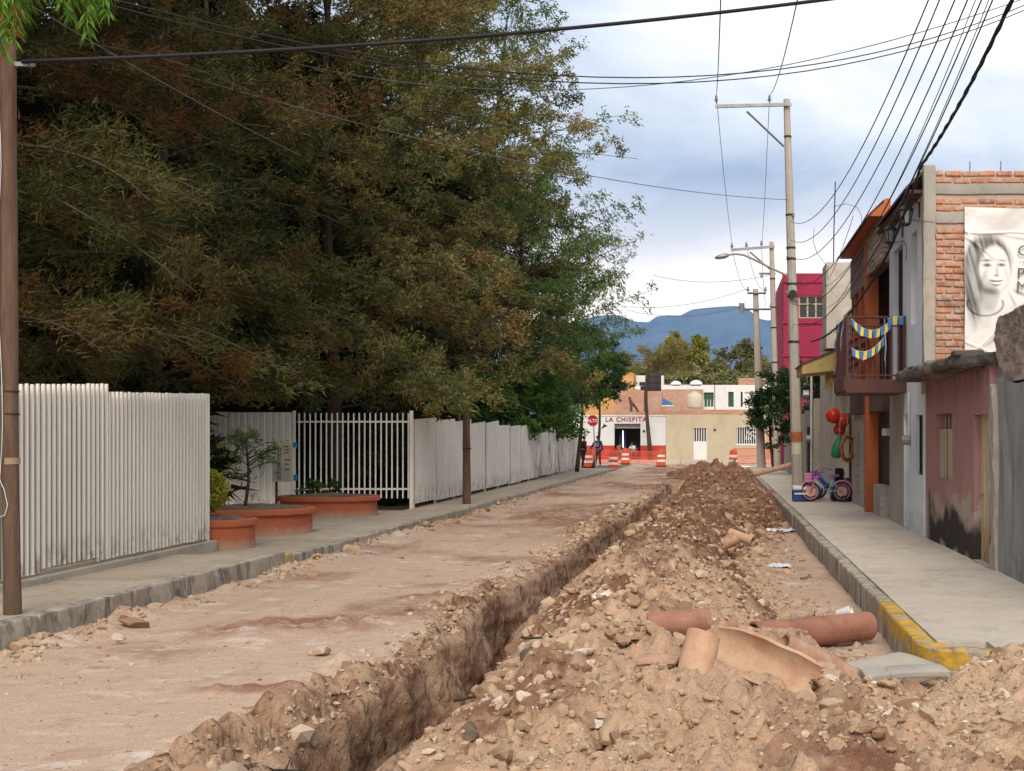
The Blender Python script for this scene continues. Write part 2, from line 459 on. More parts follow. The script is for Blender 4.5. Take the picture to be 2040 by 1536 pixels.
# the ground beyond the street, four sheets round the dug-up road
gm = MB()
for (x0, x1, y0, y1) in ((-9000, 9000, 87.9, 16000), (-9000, -24, -60, 87.9), (2.15, 9000, -60, 87.9), (-24, 2.15, -60, 4.02)):
    gm.add([(x0, y0, -0.03), (x1, y0, -0.03), (x1, y1, -0.03), (x0, y1, -0.03)], [(0, 1, 2, 3)])
ground = gm.build('ground', m_road); tag(ground, kind='structure')
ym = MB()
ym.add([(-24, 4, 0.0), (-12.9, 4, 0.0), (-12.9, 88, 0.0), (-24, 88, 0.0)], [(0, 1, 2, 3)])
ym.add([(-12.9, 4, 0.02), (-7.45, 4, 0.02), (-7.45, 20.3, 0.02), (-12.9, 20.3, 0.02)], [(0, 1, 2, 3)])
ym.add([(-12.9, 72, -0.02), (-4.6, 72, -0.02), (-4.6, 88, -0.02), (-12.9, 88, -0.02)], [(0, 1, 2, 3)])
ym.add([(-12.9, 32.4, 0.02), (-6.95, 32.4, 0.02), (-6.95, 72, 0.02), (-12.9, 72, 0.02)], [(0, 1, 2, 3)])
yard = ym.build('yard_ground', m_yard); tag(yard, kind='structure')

# ------------------------------------------------------------------ spoil mound along the trench
def toe_right(y):
    return lerp_tab(y, [(4, 3.2), (7.6, 2.4), (9.2, 1.75), (10.4, 1.25), (11.2, 0.85), (12.5, 0.42), (13.3, 0.40), (14.6, 0.58), (16.4, 0.38), (20, 0.28), (24, 0.45), (28, 0.85), (33, 1.5), (40, 1.8), (60, 1.85), (66, 1.6), (70, 1.2)]) + 0.14*fbm(y*1.1, 5.0, 0, 51, 3)
def crest_h(y):
    return lerp_tab(y, [(4, 0.30), (7, 0.30), (9.0, 0.36), (10.2, 0.50), (11.6, 0.50), (12.8, 0.42), (14.0, 0.56), (15.4, 0.60), (17, 0.44), (19.5, 0.64), (22, 0.54), (25, 0.70), (28, 0.58), (33, 0.62), (38, 0.5), (44, 0.75), (50, 0.5), (57, 0.60), (61, 0.68), (64, 0.6), (67, 0.3), (69, -0.1)])
def crest_x(y):
    return lerp_tab(y, [(4, 0.6), (9, -0.2), (12, -0.55), (16, -0.6), (22, -0.6), (30, -0.3), (40, 0.0), (56, 0.2), (66, 0.3)]) + 0.18*fbm(y*0.5, 1.0, 0, 52, 2)
YM = rows(4.6, 69.5, 0.00045, 0.004, 0.22, 0.027)
nm = 200
Ym = YM[:, None]
xa = lip_right(Ym) - 0.03 - 1.15*np.clip((Ym-57.6)/2.5, 0, 1); xb = toe_right(Ym) + 0.5
s = np.linspace(0, 1, nm)[None, :]
X = xa + (xb - xa)*s; Yg = Ym + 0*X
toe = toe_right(Ym); cx = crest_x(Ym); H = crest_h(Ym)
tl = np.clip((X - xa)/np.maximum(cx - xa, 0.3), 0, None); tr = np.clip((toe - X)/np.maximum(toe - cx, 0.3), -1.2, None)
prof = np.where(X < cx, 1-(1-np.clip(tl, 0, 1))**1.6, np.where(tr > 0, 1-(1-np.clip(tr, 0, 1))**(1.5-np.clip((Yg-25)/20, 0, 1)*0.35), tr*1.6))
Z = H*prof
env = np.clip(prof*1.6+0.25, 0.12, 1)
kf = np.clip((Yg-24)/20, 0, 1)
Z = Z*(1-0.38*kf) + kf*env*0.40*np.clip(fbm(X*1.6+Yg*0.3, Yg*0.45, 0, 58, 3), -0.25, 1.1)
Z = Z + env*((0.11+0.12*np.clip((Yg-20)/15, 0, 1))*fbm(X*1.1, Yg*0.42, 0, 53, 4) + 0.075*billow(X*2.6, Yg*2.2, 0, 54, 4) + 0.036*billow(X*7.5, Yg*7.5, 0, 55, 3) + 0.018*billow(X*19, Yg*19, 0, 57, 2))
lipf = np.clip((X-xa)/0.10, 0, 1)
Z = Z*lipf + (1-lipf)*(-0.16) + 0.02*lipf
X = X - (1-lipf)*0.05
tone_m = np.clip(1.3*(Yg-12.2)/9, -0.25, 0.85) + 0.35*fbm(X*0.8, Yg*0.5, 0, 56, 3)
tone_m = tone_m + 0.5*np.exp(-((Yg-16.5)/1.2)**2)*np.clip(X+0.9, 0, 1) - 0.45*np.exp(-((Yg-13.8)/1.0)**2)
VM = np.stack([X, Yg, Z], -1)
mound = grid_mesh('spoil_mound', VM, m_spoil, attrs={'tone': tone_m})
tag(mound, 'long bumpy mound of dug out tan and brown earth running along the open trench', 'earth mound')
_mx, _my, _mz = X, YM, Z
def mound_z(x, y):
    i = int(np.clip(np.searchsorted(_my, y), 0, len(_my)-1)); r = _mx[i]
    return float(np.interp(x, r, _mz[i]))

# paler heap in front of the corner of the right pavement
HX = np.linspace(0.15, 5.2, 210)[None, :]; HY = np.linspace(4.4, 11.9, 300)[:, None]
hx, hy = HX + 0*HY, HY + 0*HX
crx = 2.75
ridge = lerp_tab(hx, [(0.1, 7.2), (1.0, 8.0), (1.7, 9.0), (2.2, 9.5), (3, 9.5), (5.2, 9.6)])
hh = lerp_tab(hx, [(0.1, -0.1), (0.6, 0.08), (1.1, 0.17), (1.5, 0.22), (1.9, 0.34), (2.4, 0.42), (3.2, 0.46), (5.2, 0.46)])
dd = hy - ridge
hz_ = hh*np.where(dd > 0, np.clip(1-dd/1.25, -0.2, 1), np.clip(1+dd/5.5, 0, 1)**0.8)
hz_ = hz_ + np.clip(hz_*2+0.2, 0.05, 1)*(0.06*fbm(hx*1.2, hy*1.2, 0, 61, 3)+0.05*billow(hx*3, hy*3, 0, 62, 4)+0.032*billow(hx*8, hy*8, 0, 63, 3) + 0.018*billow(hx*20, hy*20, 0, 65, 2))
heap = grid_mesh('earth_heap', np.stack([hx, hy, hz_], -1), m_heap, attrs={'tone': 0.3*fbm(hx, hy, 0, 64, 3)-0.1})
tag(heap, 'pale crumbly heap of earth piled against the yellow pavement corner', 'earth heap')
def heap_z(x, y):
    i = int(np.clip((x-0.15)/(5.05)*209, 0, 209)); j = int(np.clip((y-4.4)/7.5*299, 0, 299)); return float(hz_[j, i])
def road_z(x, y):
    i = int(np.clip(np.searchsorted(YS, y), 0, len(YS)-1)); return float(np.interp(x, XA[i], ZA[i]))
def top_z(x, y):
    z = road_z(x, y)
    if 4.6 < y < 69 and x > float(lip_right(y)): z = max(z, mound_z(x, y))
    if 0.15 < x < 5.2 and 4.4 < y < 11.9: z = max(z, heap_z(x, y))
    return z

# ------------------------------------------------------------------ pavements and kerbs
def conc_mat(name, a, b, stainc=(0.2, 0.19, 0.17), stain=0.6, bump=0.35, scale=1.3):
    t = NT(name)
    col = t.mix(t.mr(t.noise(scale, 7, 0.65), 0.35, 0.68), a, b)
    col = t.mix(t.math('MULTIPLY', t.mr(t.noise(3.1, 9, 0.72, (1, 0.7, 1), (4, 2, 7)), 0.52, 0.72), stain), col, stainc)
    col = t.mix(1.0, col, t.ramp(t.noise(85, 3, 0.6), [(0.3, 0.84), (0.7, 1.08)]), 'MULTIPLY')
    col = t.mix(t.mr(t.noise(0.9, 8, 0.7, (1, 0.8, 1), (11, 4, 2)), 0.50, 0.68, 0, 0.65), col, (0.46, 0.36, 0.265))
    ck = t.noise(0.8, 4, 0.55, (1, 1, 1), (2, 6, 0), 0.4); ck = t.mr(t.math('ABSOLUTE', t.math('SUBTRACT', ck, 0.5)), 0.0, 0.0035, 1, 0)
    col = t.mix(t.math('MULTIPLY', ck, 0.55), col, (0.12, 0.105, 0.09))
    h = t.n('ShaderNodeHueSaturation'); t.l(t.mr(t.rnd(), 0, 1, 0.94, 1.05), h.inputs['Value']); t.l(col, h.inputs['Color'])
    t.bump(t.noise(50, 6, 0.7), bump, 0.008)
    return t.done(h.outputs[0], 0.9, 0, 0.2)
m_walk = conc_mat('pavement_concrete', (0.53, 0.465, 0.38), (0.46, 0.40, 0.325), (0.25, 0.22, 0.185), 0.55)
m_walkl = conc_mat('old_pavement_concrete', (0.45, 0.375, 0.285), (0.37, 0.305, 0.23), (0.22, 0.175, 0.13), 0.65)
def kerb_mat(name, yellow=None):
    t = NT(name)
    z = t.sep()
    col = t.mix(t.mr(t.noise(2.2, 8, 0.7), 0.38, 0.62), (0.44, 0.375, 0.295), (0.29, 0.25, 0.20))
    st = t.noise(5.5, 8, 0.75, (1, 1, 0.3), (1, 8, 2))
    col = t.mix(t.mr(st, 0.49, 0.60, 0, 0.8), col, (0.10, 0.09, 0.08))
    pale = t.noise(4.0, 8, 0.75, (1, 1, 0.6), (6, 1, 2))
    col = t.mix(t.mr(pale, 0.56, 0.64, 0, 0.75), col, (0.54, 0.50, 0.44))
    if yellow:
        y = z[1]; w = t.noise(4.5, 8, 0.72, (1, 1, 1.4), (0.3, 2.2, 1))
        m = t.math('MULTIPLY', t.mr(y, yellow[0], yellow[1], 1, 0), t.mr(w, 0.43, 0.50))
        m = t.math('MULTIPLY', m, t.mr(z[2], -0.02, 0.08))
        col = t.mix(m, col, t.mix(t.mr(t.noise(9, 6, 0.7), 0.4, 0.65), (0.62, 0.37, 0.045), (0.36, 0.22, 0.05)))
    t.bump(t.noise(28, 7, 0.72), 0.6, 0.02)
    return t.done(col, 0.92, 0, 0.2)
m_kerbr = kerb_mat('kerb_concrete_yellow_end', (13.6, 14.2))
m_kerbl = kerb_mat('kerb_concrete_worn')
def conc_piece(x0, x1, y0, y1, z0, z1, seed, amp=0.012, res=0.12, bevel=0.02):
    """a cast block with worn, slightly uneven faces"""
    mb = MB(); mb.box(x0, x1, y0, y1, z0, z1)
    bm = bmesh.new()
    vs = [bm.verts.new(p) for p in mb.v]
    for f in mb.f: bm.faces.new([vs[i] for i in f])
    bmesh.ops.bevel(bm, geom=bm.edges[:], offset=bevel, segments=2, profile=0.6, affect='EDGES')
    for ax in (0, 1, 2):
        lo, hi = (x0, y0, z0)[ax], (x1, y1, z1)[ax]
        n = int(min(26, (hi-lo)/res))
        for k in range(1, n):
            p = [0, 0, 0]; p[ax] = lo+(hi-lo)*k/n; nn = [0, 0, 0]; nn[ax] = 1
            bmesh.ops.bisect_plane(bm, geom=bm.verts[:]+bm.edges[:]+bm.faces[:], plane_co=p, plane_no=nn)
    co = np.array([v.co for v in bm.verts])
    q_ = 3 if amp > 0.011001 else 1.6
    dz = fbm(co[:, 0]*q_+seed, co[:, 1]*q_, co[:, 2]*q_, 71, 4)
    dx = fbm(co[:, 0]*q_+seed, co[:, 1]*q_+9, co[:, 2]*q_, 72, 4)
    for v, a, b in zip(bm.verts, dz, dx):
        v.co.z += a*amp*0.5; v.co.x += b*amp; v.co.y += 0
    me = bpy.data.meshes.new('block'); bm.to_mesh(me); bm.free()
    me.polygons.foreach_set('use_smooth', [res < 0.3]*len(me.polygons))
    return me

ZP_R, ZP_L = 0.20, 0.17
pav_r = empty('right_pavement', (0, 0, 0), 0, kind='structure')
ys = [11.25, 14.35, 17.6, 21.0, 24.6, 28.4, 32.5, 37, 42, 47.5, 53.5, 60, 67, 74]
for i in range(len(ys)-1):
    x0 = 1.84
    me = conc_piece(x0, 3.62 if ys[i] < 47 else 3.9, ys[i], ys[i+1]-0.05, -0.2, ZP_R + 0.004*((i*7) % 3-1), i*3.1, 0.004, 0.5, 0.005)
    link('slab', me, m_walk, pav_r)
me = MB().box(3.60, 12, 11.25, 17.25, -0.2, ZP_R-0.004).build('slab', m_walk, pav_r)
kerb_r = empty('right_kerb', (0, 0, 0), 0, kind='structure')
ky = [11.15, 14.0, 17.2, 20.9, 25.2, 29.5, 34.5, 40, 47, 55, 64, 74]
def kx_r(y): return 1.66
for i in range(len(ky)-1):
    me = conc_piece(1.665 + 0.01*((i*5) % 3), 1.828, ky[i], ky[i+1]-0.02, -0.4, ZP_R + 0.012*((i*3) % 3), i*1.7+4, 0.011, 0.2, 0.028)
    link('kerb_block', me, m_kerbr, kerb_r)
# rounded corner of the kerb
cm_ = MB()
NC, NZ = 26, 7
arc = [(-math.pi*0.5)*k/NC for k in range(NC+1)]
sec = [(0.0, -0.4), (0.0, -0.1), (0.0, 0.1), (0.005, 0.185), (0.03, 0.212), (0.14, 0.214), (0.172, 0.20), (0.172, -0.4)]
vv, ff = [], []
path = [(1.665+0.9-0.9*math.cos(-a), 11.15-0.62*math.sin(-a)) for a in arc] + [(2.565+0.35*k, 10.53) for k in range(1, 9)]
for i, (x, y) in enumerate(path):
    q = path[min(i+1, len(path)-1)]; p0 = path[max(i-1, 0)]
    dx, dy = q[0]-p0[0], q[1]-p0[1]; L = math.hypot(dx, dy) or 1
    nx, ny = -dy/L, dx/L
    for (o, z) in sec:
        j = 0.02*float(fbm(x*4, y*4, z*4, 73, 3))
        vv.append((x+nx*(o+j), y+ny*(o+j), z+j*0.4))
m_ = len(sec)
for i in range(len(path)-1):
    for k in range(m_-1): ff.append((i*m_+k, (i+1)*m_+k, (i+1)*m_+k+1, i*m_+k+1))
cm_.add(vv, ff); cm_.build('kerb_corner', m_kerbr, kerb_r)
MB().box(2.25, 12, 10.70, 11.24, -0.2, ZP_R-0.003).build('slab', m_walk, pav_r)

pav_l = empty('left_pavement', (0, 0, 0), 0, kind='structure')
kerb_l = empty('left_kerb', (0, 0, 0), 0, kind='structure')
def strip(y0, y1, xa, xb, z0, z1, name, mat, par, seed, amp, res, bev):
    """block whose sides follow the slanting kerb line"""
    me = conc_piece(0, 1, y0, y1, z0, z1, seed, 0, res if res > 0.3 else res, bev)
    co = np.zeros(len(me.vertices)*3); me.vertices.foreach_get('co', co); co = co.reshape(-1, 3)
    n = fbm(co[:, 0]*2+seed, co[:, 1]*3, co[:, 2]*5, 74, 4)*amp
    a, b = xa(co[:, 1]), xb(co[:, 1])
    co[:, 0] = a + (b-a)*co[:, 0] + n; co[:, 2] += 0.4*n
    me.vertices.foreach_set('co', co.ravel()); me.update()
    return link(name, me, mat, par)
fence_x = lambda y: -7.62 + 0*np.asarray(y)
ly = [3.5, 9.0, 12.2, 15.6, 19.05]
for i in range(4):
    strip(ly[i], ly[i+1]-0.012, lambda y: -7.75+0*y, lambda y: kerb_left(y)-0.16, -0.2, 0.235, 'slab', m_walkl, pav_l, i*2.3, 0.004, 0.6, 0.01)
    strip(ly[i]+0.3, ly[i+1]+0.285, lambda y: kerb_left(y)-0.155, lambda y: kerb_left(y)+0.02, -0.35, 0.245, 'kerb_block', m_kerbl, kerb_l, i*1.9, 0.035, 0.16, 0.03)
ly2 = [19.05, 23, 27.2, 31.8, 37, 43, 50, 58, 66, 73]
for i in range(9):
    strip(ly2[i]+0.3, ly2[i+1]+0.285, lambda y: kerb_left(y)-0.16, lambda y: kerb_left(y)+0.0, -0.3, 0.165, 'kerb_block', m_kerbl, kerb_l, i*2.9+7, 0.03, 0.2, 0.025)
    strip(ly2[i], ly2[i+1]-0.012, (lambda y: -12.9+0*y) if ly2[i] < 31 else (lambda y: -7.35+0*y), lambda y: kerb_left(y)-0.165, -0.2, 0.15, 'slab', m_walkl, pav_l, i*3.3+3, 0.004, 0.6, 0.01)
m_yel = M('yellow_kerb_paint', (0.50, 0.34, 0.10), (0.30, 0.24, 0.15), 6, 0.9, 0.5, 30)
strip(19.36, 19.7, lambda y: kerb_left(y)-0.17, lambda y: kerb_left(y)+0.015, -0.3, 0.20, 'kerb_block', m_yel, kerb_l, 9.9, 0.01, 0.2, 0.04)
# far pavement before the shop
pav_f = empty('far_pavement', (0, 0, 0), 0, kind='structure')
for i in range(8):
    x0 = -14 + i*2.9
    MB().box(x0, x0+2.88, 93.6, 97.6, -0.2, 0.2, bev=0.015).build('slab', m_walk, pav_f)
# ================================================================== LEFT SIDE: fences, gate, planters, signs
def fence_paint(name, base=(0.55, 0.53, 0.49), dark=(0.42, 0.40, 0.36), stain=0.6, low=None, moss=False, rust=False):
    t = NT(name)
    p = t.sep()
    col = t.mix(t.mr(t.noise(1.4, 7, 0.65, (1, 1, 0.5)), 0.36, 0.66), base, dark)
    st = t.noise(4.0, 8, 0.72, (1, 1, 0.22), (2, 7, 0))
    col = t.mix(t.math('MULTIPLY', t.mr(st, 0.52, 0.72), stain), col, (0.26, 0.24, 0.19))
    if moss:
        ms = t.math('MULTIPLY', t.mr(t.noise(1.1, 8, 0.75, (1, 1, 0.5), (3.3, 0.4, 2)), 0.54, 0.60), t.mr(p[1], 50, 58))
        col = t.mix(t.math('MULTIPLY', ms, 0.85), col, (0.06, 0.065, 0.04))
    if rust:
        rr = t.math('MULTIPLY', t.mr(p[2], 0.75, 0.42), t.mr(t.noise(5, 8, 0.75, (1, 1, 0.5)), 0.48, 0.62))
        col = t.mix(t.math('MULTIPLY', rr, 0.8), col, (0.20, 0.09, 0.045))
    t.bump(t.noise(30, 5, 0.6, (1, 1, 0.4)), 0.15, 0.006)
    return t.done(col, 0.6, 0, 0.35)
m_slat = fence_paint('white_slat_paint', (0.80, 0.77, 0.70), (0.76, 0.73, 0.66), 0.10, rust=True)
m_sheet = fence_paint('white_sheet_paint', (0.50, 0.465, 0.40), (0.39, 0.36, 0.305), 0.7, rust=True)
m_sheetd = fence_paint('weathered_white_sheet', (0.72, 0.70, 0.64), (0.66, 0.635, 0.575), 0.4, moss=True, rust=True)
m_gate = fence_paint('white_gate_paint', (0.70, 0.68, 0.63), (0.60, 0.57, 0.51), 0.4)
m_plinth = conc_mat('plinth_concrete', (0.44, 0.38, 0.30), (0.35, 0.30, 0.235), (0.2, 0.165, 0.125), 0.7)

# near fence of slats on sheet
fA = empty('slatted_fence', (-7.62, 17.2, 0.2), 0, 'tall white slatted metal fence on a low concrete plinth behind the wooden pole', 'fence')
FI = Matrix.Translation((7.62, -17.2, -0.2))
def at_root(o, root):
    o.matrix_parent_inverse = root.matrix_basis.inverted() if False else Matrix.Translation(-Vector(root.location))
    return o
def part(mb, name, mat, root, smooth=False):
    o = mb.build(name, mat, root, smooth); at_root(o, root); return o
def panel_xy(y0, y1, xf, z0, z1, pitch, depth, zt=None):
    """folded sheet running along y: face at xf with folded ribs"""
    mb = MB(); n = max(2, int((y1-y0)/pitch))
    vs, fs = [], []
    prof = []
    for i in range(n):
        a = y0 + (y1-y0)*i/n; b = y0 + (y1-y0)*(i+1)/n; w = b-a
        prof += [(a, 0), (a+w*0.55, 0), (a+w*0.65, -depth), (a+w*0.92, -depth)]
    prof.append((y1, 0))
    for (y, d) in prof:
        zz = z1 if zt is None else z1 + (zt-z1)*(y-y0)/(y1-y0)
        for z in (z0, zz):
            vs.append((xf+d, y, z)); 
    for (y, d) in prof:
        zz = z1 if zt is None else z1 + (zt-z1)*(y-y0)/(y1-y0)
        for z in (z0, zz):
            vs.append((xf+d-0.012, y, z))
    k = len(prof); off = 2*k
    for i in range(k-1):
        a = 2*i
        fs += [(a, a+2, a+3, a+1), (off+a, off+a+1, off+a+3, off+a+2), (a+1, a+3, off+a+3, off+a+1), (a, off+a, off+a+2, a+2)]
    fs += [(0, 1, off+1, off), (2*k-2, off+2*k-2, off+2*k-1, 2*k-1)]
    mb.add(vs, fs); return mb
rng = random.Random(4)
for (y0, y1, zb, za, zc) in ((10.9, 13.9, 0.36, 2.40, 2.46), (13.92, 17.03, 0.345, 2.43, 2.55), (17.06, 20.34, 0.35, 2.45, 2.53)):
    part(panel_xy(y0, y1, -7.68, zb+0.02, za-0.02, 0.118, 0.012, zc-0.02), 'backing_sheet', m_sheet, fA)
    n = int(round((y1-y0)/0.119))
    for i in range(n):
        y = y0 + 0.02 + (y1-y0-0.04)*i/(n-1)
        top = za + (zc-za)*i/(n-1) + rng.uniform(-0.004, 0.006); bot = zb + rng.uniform(-0.006, 0.01)
        if 0.44 < i/n < 0.86 and y0 > 13.5 and y0 < 14: bot += 0.045
        mb = MB().box(-7.66, -7.625+rng.uniform(-0.002, 0.002), y-0.0165, y+0.0165, bot, top, bev=0.004)
        part(mb, 'slat', m_slat, fA)
    for z in (zb+0.20, za-0.22):
        part(MB().box(-7.76, -7.705, y0, y1, z-0.03, z+0.03), 'rail', m_sheet, fA)
part(MB().box(-7.70, -7.62, 20.36, 20.43, 0.22, 2.53, bev=0.006), 'post', m_slat, fA)
me = conc_piece(-7.90, -7.55, 10.9, 20.55, -0.1, 0.318, 2.2, 0.012, 0.3, 0.015)
o = link('plinth', me, m_plinth, fA); at_root(o, fA)

# set-back sheet fence and gate
fB = empty('sheet_fence', (-11.5, 32.45, 0.15), 0, 'short white sheet metal fence set back behind the round planters', 'fence')
for i, (x0, x1, zt) in enumerate(((-12.95, -11.65, 2.47), (-11.63, -10.12, 2.46))):
    mb = MB(); n = 10
    for k in range(n):
        a = x0+(x1-x0)*k/n; b = x0+(x1-x0)*(k+1)/n
        mb.prism([(a, 0), (a+(b-a)*0.6, 0), (a+(b-a)*0.7, 0.012), (b-0.01, 0.012), (b, 0), (b, 0.03), (a, 0.03)], (0, 32.42, 0.22), (1, 0, 0), (0, 1, 0), (0, 0, zt-0.22))
    part(mb, 'sheet_panel', m_sheetd, fB)
part(MB().box(-12.95, -10.12, 32.455, 32.50, 2.18, 2.24), 'rail', m_sheetd, fB)
part(MB().box(-10.11, -10.05, 32.40, 32.47, 0.12, 2.5, bev=0.005), 'post', m_gate, fB)

gt = empty('barred_gate', (-8.7, 32.5, 0.15), 0, 'white metal gate of thin upright bars with dark garden behind', 'gate')
nb = 21
for i in range(nb):
    x = -9.98 + (2.62)*i/(nb-1)
    part(MB().tube([(x, 32.50, 0.40), (x, 32.50, 2.44+0.01*((i*3) % 2))], 0.019, 8), 'bar', m_gate, gt)
for z in (0.62, 2.235):
    part(MB().box(-10.04, -7.33, 32.522, 32.56, z-0.022, z+0.022, bev=0.004), 'rail', m_gate, gt)
part(MB().box(-7.325, -7.245, 32.46, 32.54, 0.14, 2.50, bev=0.006), 'post', m_gate, gt)

# long fence of plain sheet panels
fD = empty('panel_fence', (-7.15, 50, 0.15), 0, 'long weathered white fence of plain sheet panels with stepped tops along the left pavement', 'fence')
yy = 32.62; i = 0
rng = random.Random(11)
while yy < 70:
    w = 2.45 if yy < 60 else 2.9
    xf = -7.21 + 0.0045*(yy-32.3)
    za = 2.30 - 0.003*(yy-32) + rng.uniform(-0.03, 0.03); zc = za + rng.uniform(0.03, 0.11)
    zb = 0.22 + rng.uniform(0.0, 0.05)
    part(panel_xy(yy, yy+w-0.03, xf + rng.uniform(-0.015, 0.015), zb, za, 0.24, 0.014, zc), 'sheet_panel', m_sheetd, fD)
    part(MB().box(xf-0.09, xf-0.03, yy-0.035, yy+0.015, 0.1, za), 'post', m_sheetd, fD)
    yy += w; i += 1
part(MB().box(-7.10, -7.03, yy, yy+0.08, 0.1, 2.36), 'post', m_gate, fD)
yf = yy

# ------------------------------------------------------------------ planters
t = NT('terracotta_paint')
col = t.mix(t.mr(t.noise(2.2, 8, 0.7), 0.35, 0.66), (0.43, 0.115, 0.05), (0.33, 0.09, 0.043))
col = t.mix(t.mr(t.noise(7, 8, 0.75, (1, 1, 0.4)), 0.56, 0.72, 0, 0.5), col, (0.30, 0.20, 0.14))
pz = t.sep()[2]; col = t.mix(t.math('MULTIPLY', t.mr(t.math('ADD', pz, t.math('MULTIPLY', t.noise(4, 8, 0.7), 0.35)), 0.50, 0.34), 0.8), col, (0.40, 0.29, 0.21))
t.bump(t.noise(40, 5, 0.6), 0.2, 0.006)
m_terra = t.done(col, 0.8, 0, 0.3)
m_soil = earth_mat('planter_soil', (0.20, 0.14, 0.10), (0.10, 0.07, 0.05), (0.26, 0.19, 0.14), (1.5, 1), 22, 0.8, False)
def planter(label, x, y, rx, ry, h, rot=0):
    r = empty('round_planter', (x, y, 0.15), rot, label, 'planter', 'round terracotta planters in the fence recess')
    n = 40
    mb = MB(); prof = [(0.985, -0.02), (0.98, h-0.11)]
    mb.lathe(prof, n, rot=Matrix.Diagonal((rx, ry, 1)).to_3x3(), close=False)
    mb.build('wall', m_terra, r, True)
    rim = MB()
    rim.lathe([(0.975, h-0.11), (1.03, h-0.11), (1.045, h-0.09), (1.045, h-0.015), (1.03, h), (0.90, h), (0.88, h-0.06)], n, rot=Matrix.Diagonal((rx, ry, 1)).to_3x3(), close=False)
    rim.build('rim', m_terra, r)
    ring = np.linspace(0, 0.905, 14)[:, None]; an = np.linspace(0, 2*math.pi, 49)[None, :]
    X = rx*ring*np.cos(an); Y = ry*ring*np.sin(an)
    Z = h-0.05 + 0.10*(1-ring**2) + 0.03*fbm(X*3+x, Y*3+y, 0, 81, 4) + 0*an
    grid_mesh('soil', np.stack([X, Y, Z], -1), m_soil, r, flip=True)
    return r
planter('small round terracotta planter touching the end of the slatted fence', -7.78, 21.15, 0.58, 0.58, 0.46)
planter('wide oval terracotta planter with a thin sapling in it', -8.42, 24.35, 1.17, 1.0, 0.46)
planter('dark red oval planter of bare soil in front of the barred gate', -8.47, 29.7, 1.06, 0.9, 0.44)

# ------------------------------------------------------------------ boards
m_cream = M('cream_board', (0.62, 0.56, 0.42), (0.52, 0.46, 0.34), 3, 0.6, 0.1)
m_blue = M('blue_board', (0.05, 0.20, 0.42), (0.04, 0.15, 0.32), 3, 0.5, 0.1)
m_ink = M('dark_blue_lettering', (0.03, 0.12, 0.22), None, 3, 0.6, 0.0)
m_rustr = M('rusty_red_iron', (0.16, 0.06, 0.04), (0.09, 0.045, 0.03), 8, 0.75, 0.3)
m_yel2 = M('yellow_poster', (0.62, 0.42, 0.08), (0.35, 0.20, 0.06), 7, 0.6, 0.1)
m_dark = M('dark_iron', (0.025, 0.024, 0.024), (0.04, 0.035, 0.03), 6, 0.6, 0.2)
def text(name, body, size, mat, parent, loc, rot, extrude=0.003, align='CENTER', space=1.0, off=0.0):
    cu = bpy.data.curves.new(name, 'FONT'); cu.body = body; cu.size = size; cu.extrude = extrude
    cu.align_x = align; cu.align_y = 'CENTER'; cu.materials.append(mat)
    cu.space_character = space; cu.offset = off
    o = bpy.data.objects.new(name, cu); COL.objects.link(o)
    dg = bpy.context.evaluated_depsgraph_get(); me = bpy.data.meshes.new_from_object(o.evaluated_get(dg))
    bpy.data.objects.remove(o)
    o = bpy.data.objects.new(name, me); COL.objects.link(o)
    o.location = loc; o.rotation_euler = rot
    if parent is not None: o.parent = parent
    return o
sg = empty('information_board', (-9.85, 30.9, 0.15), R(6), 'cream board with blue upright lettering on a stand beside the barred gate', 'sign')
MB().box(-0.24, 0.20, -0.02, 0.02, 0.70, 1.62, bev=0.005).build('board', m_cream, sg)
MB().box(0.215, 0.30, 0.03, 0.06, 0.72, 0.86).build('bracket', m_blue, sg)
MB().box(0.205, 0.30, 0.03, 0.06, 1.48, 1.60).build('bracket', m_blue, sg)
MB().tube([(-0.16, 0.04, 0), (-0.16, 0.04, 0.75)], 0.03, 8).build('leg', m_rustr, sg)
text('lettering', 'informes', 0.20, m_ink, sg, (-0.10, -0.026, 1.10), (R(90), R(-90), 0))
for k, (x, z, w) in enumerate(((0.07, 1.5, 0.12), (0.09, 1.43, 0.1), (0.07, 1.36, 0.12), (0.1, 1.2, 0.14), (0.08, 1.1, 0.1), (0.09, 0.98, 0.12))):
    MB().box(x-w/2, x+w/2, -0.026, -0.021, z-0.012, z+0.012).build('text_line', m_rustr, sg)
ps = empty('framed_poster', (-11.62, 31.9, 0.15), 0, 'yellow poster in a thin rusty frame beside the end of the slatted fence', 'poster')
MB().box(-0.11, 0.10, -0.012, 0.012, 1.02, 1.55).build('sheet', m_yel2, ps)
fm = MB()
fm.box(-0.15, -0.12, -0.02, 0.02, 0.0, 1.72); fm.box(-0.119, 0.11, -0.02, 0.02, 1.69, 1.72)
fm.build('frame', m_rustr, ps)
MB().box(-0.08, 0.04, -0.016, -0.013, 1.30, 1.45).build('print', m_dark, ps)
MB().box(-0.02, 0.08, -0.016, -0.013, 1.08, 1.22).build('print', m_dark, ps)

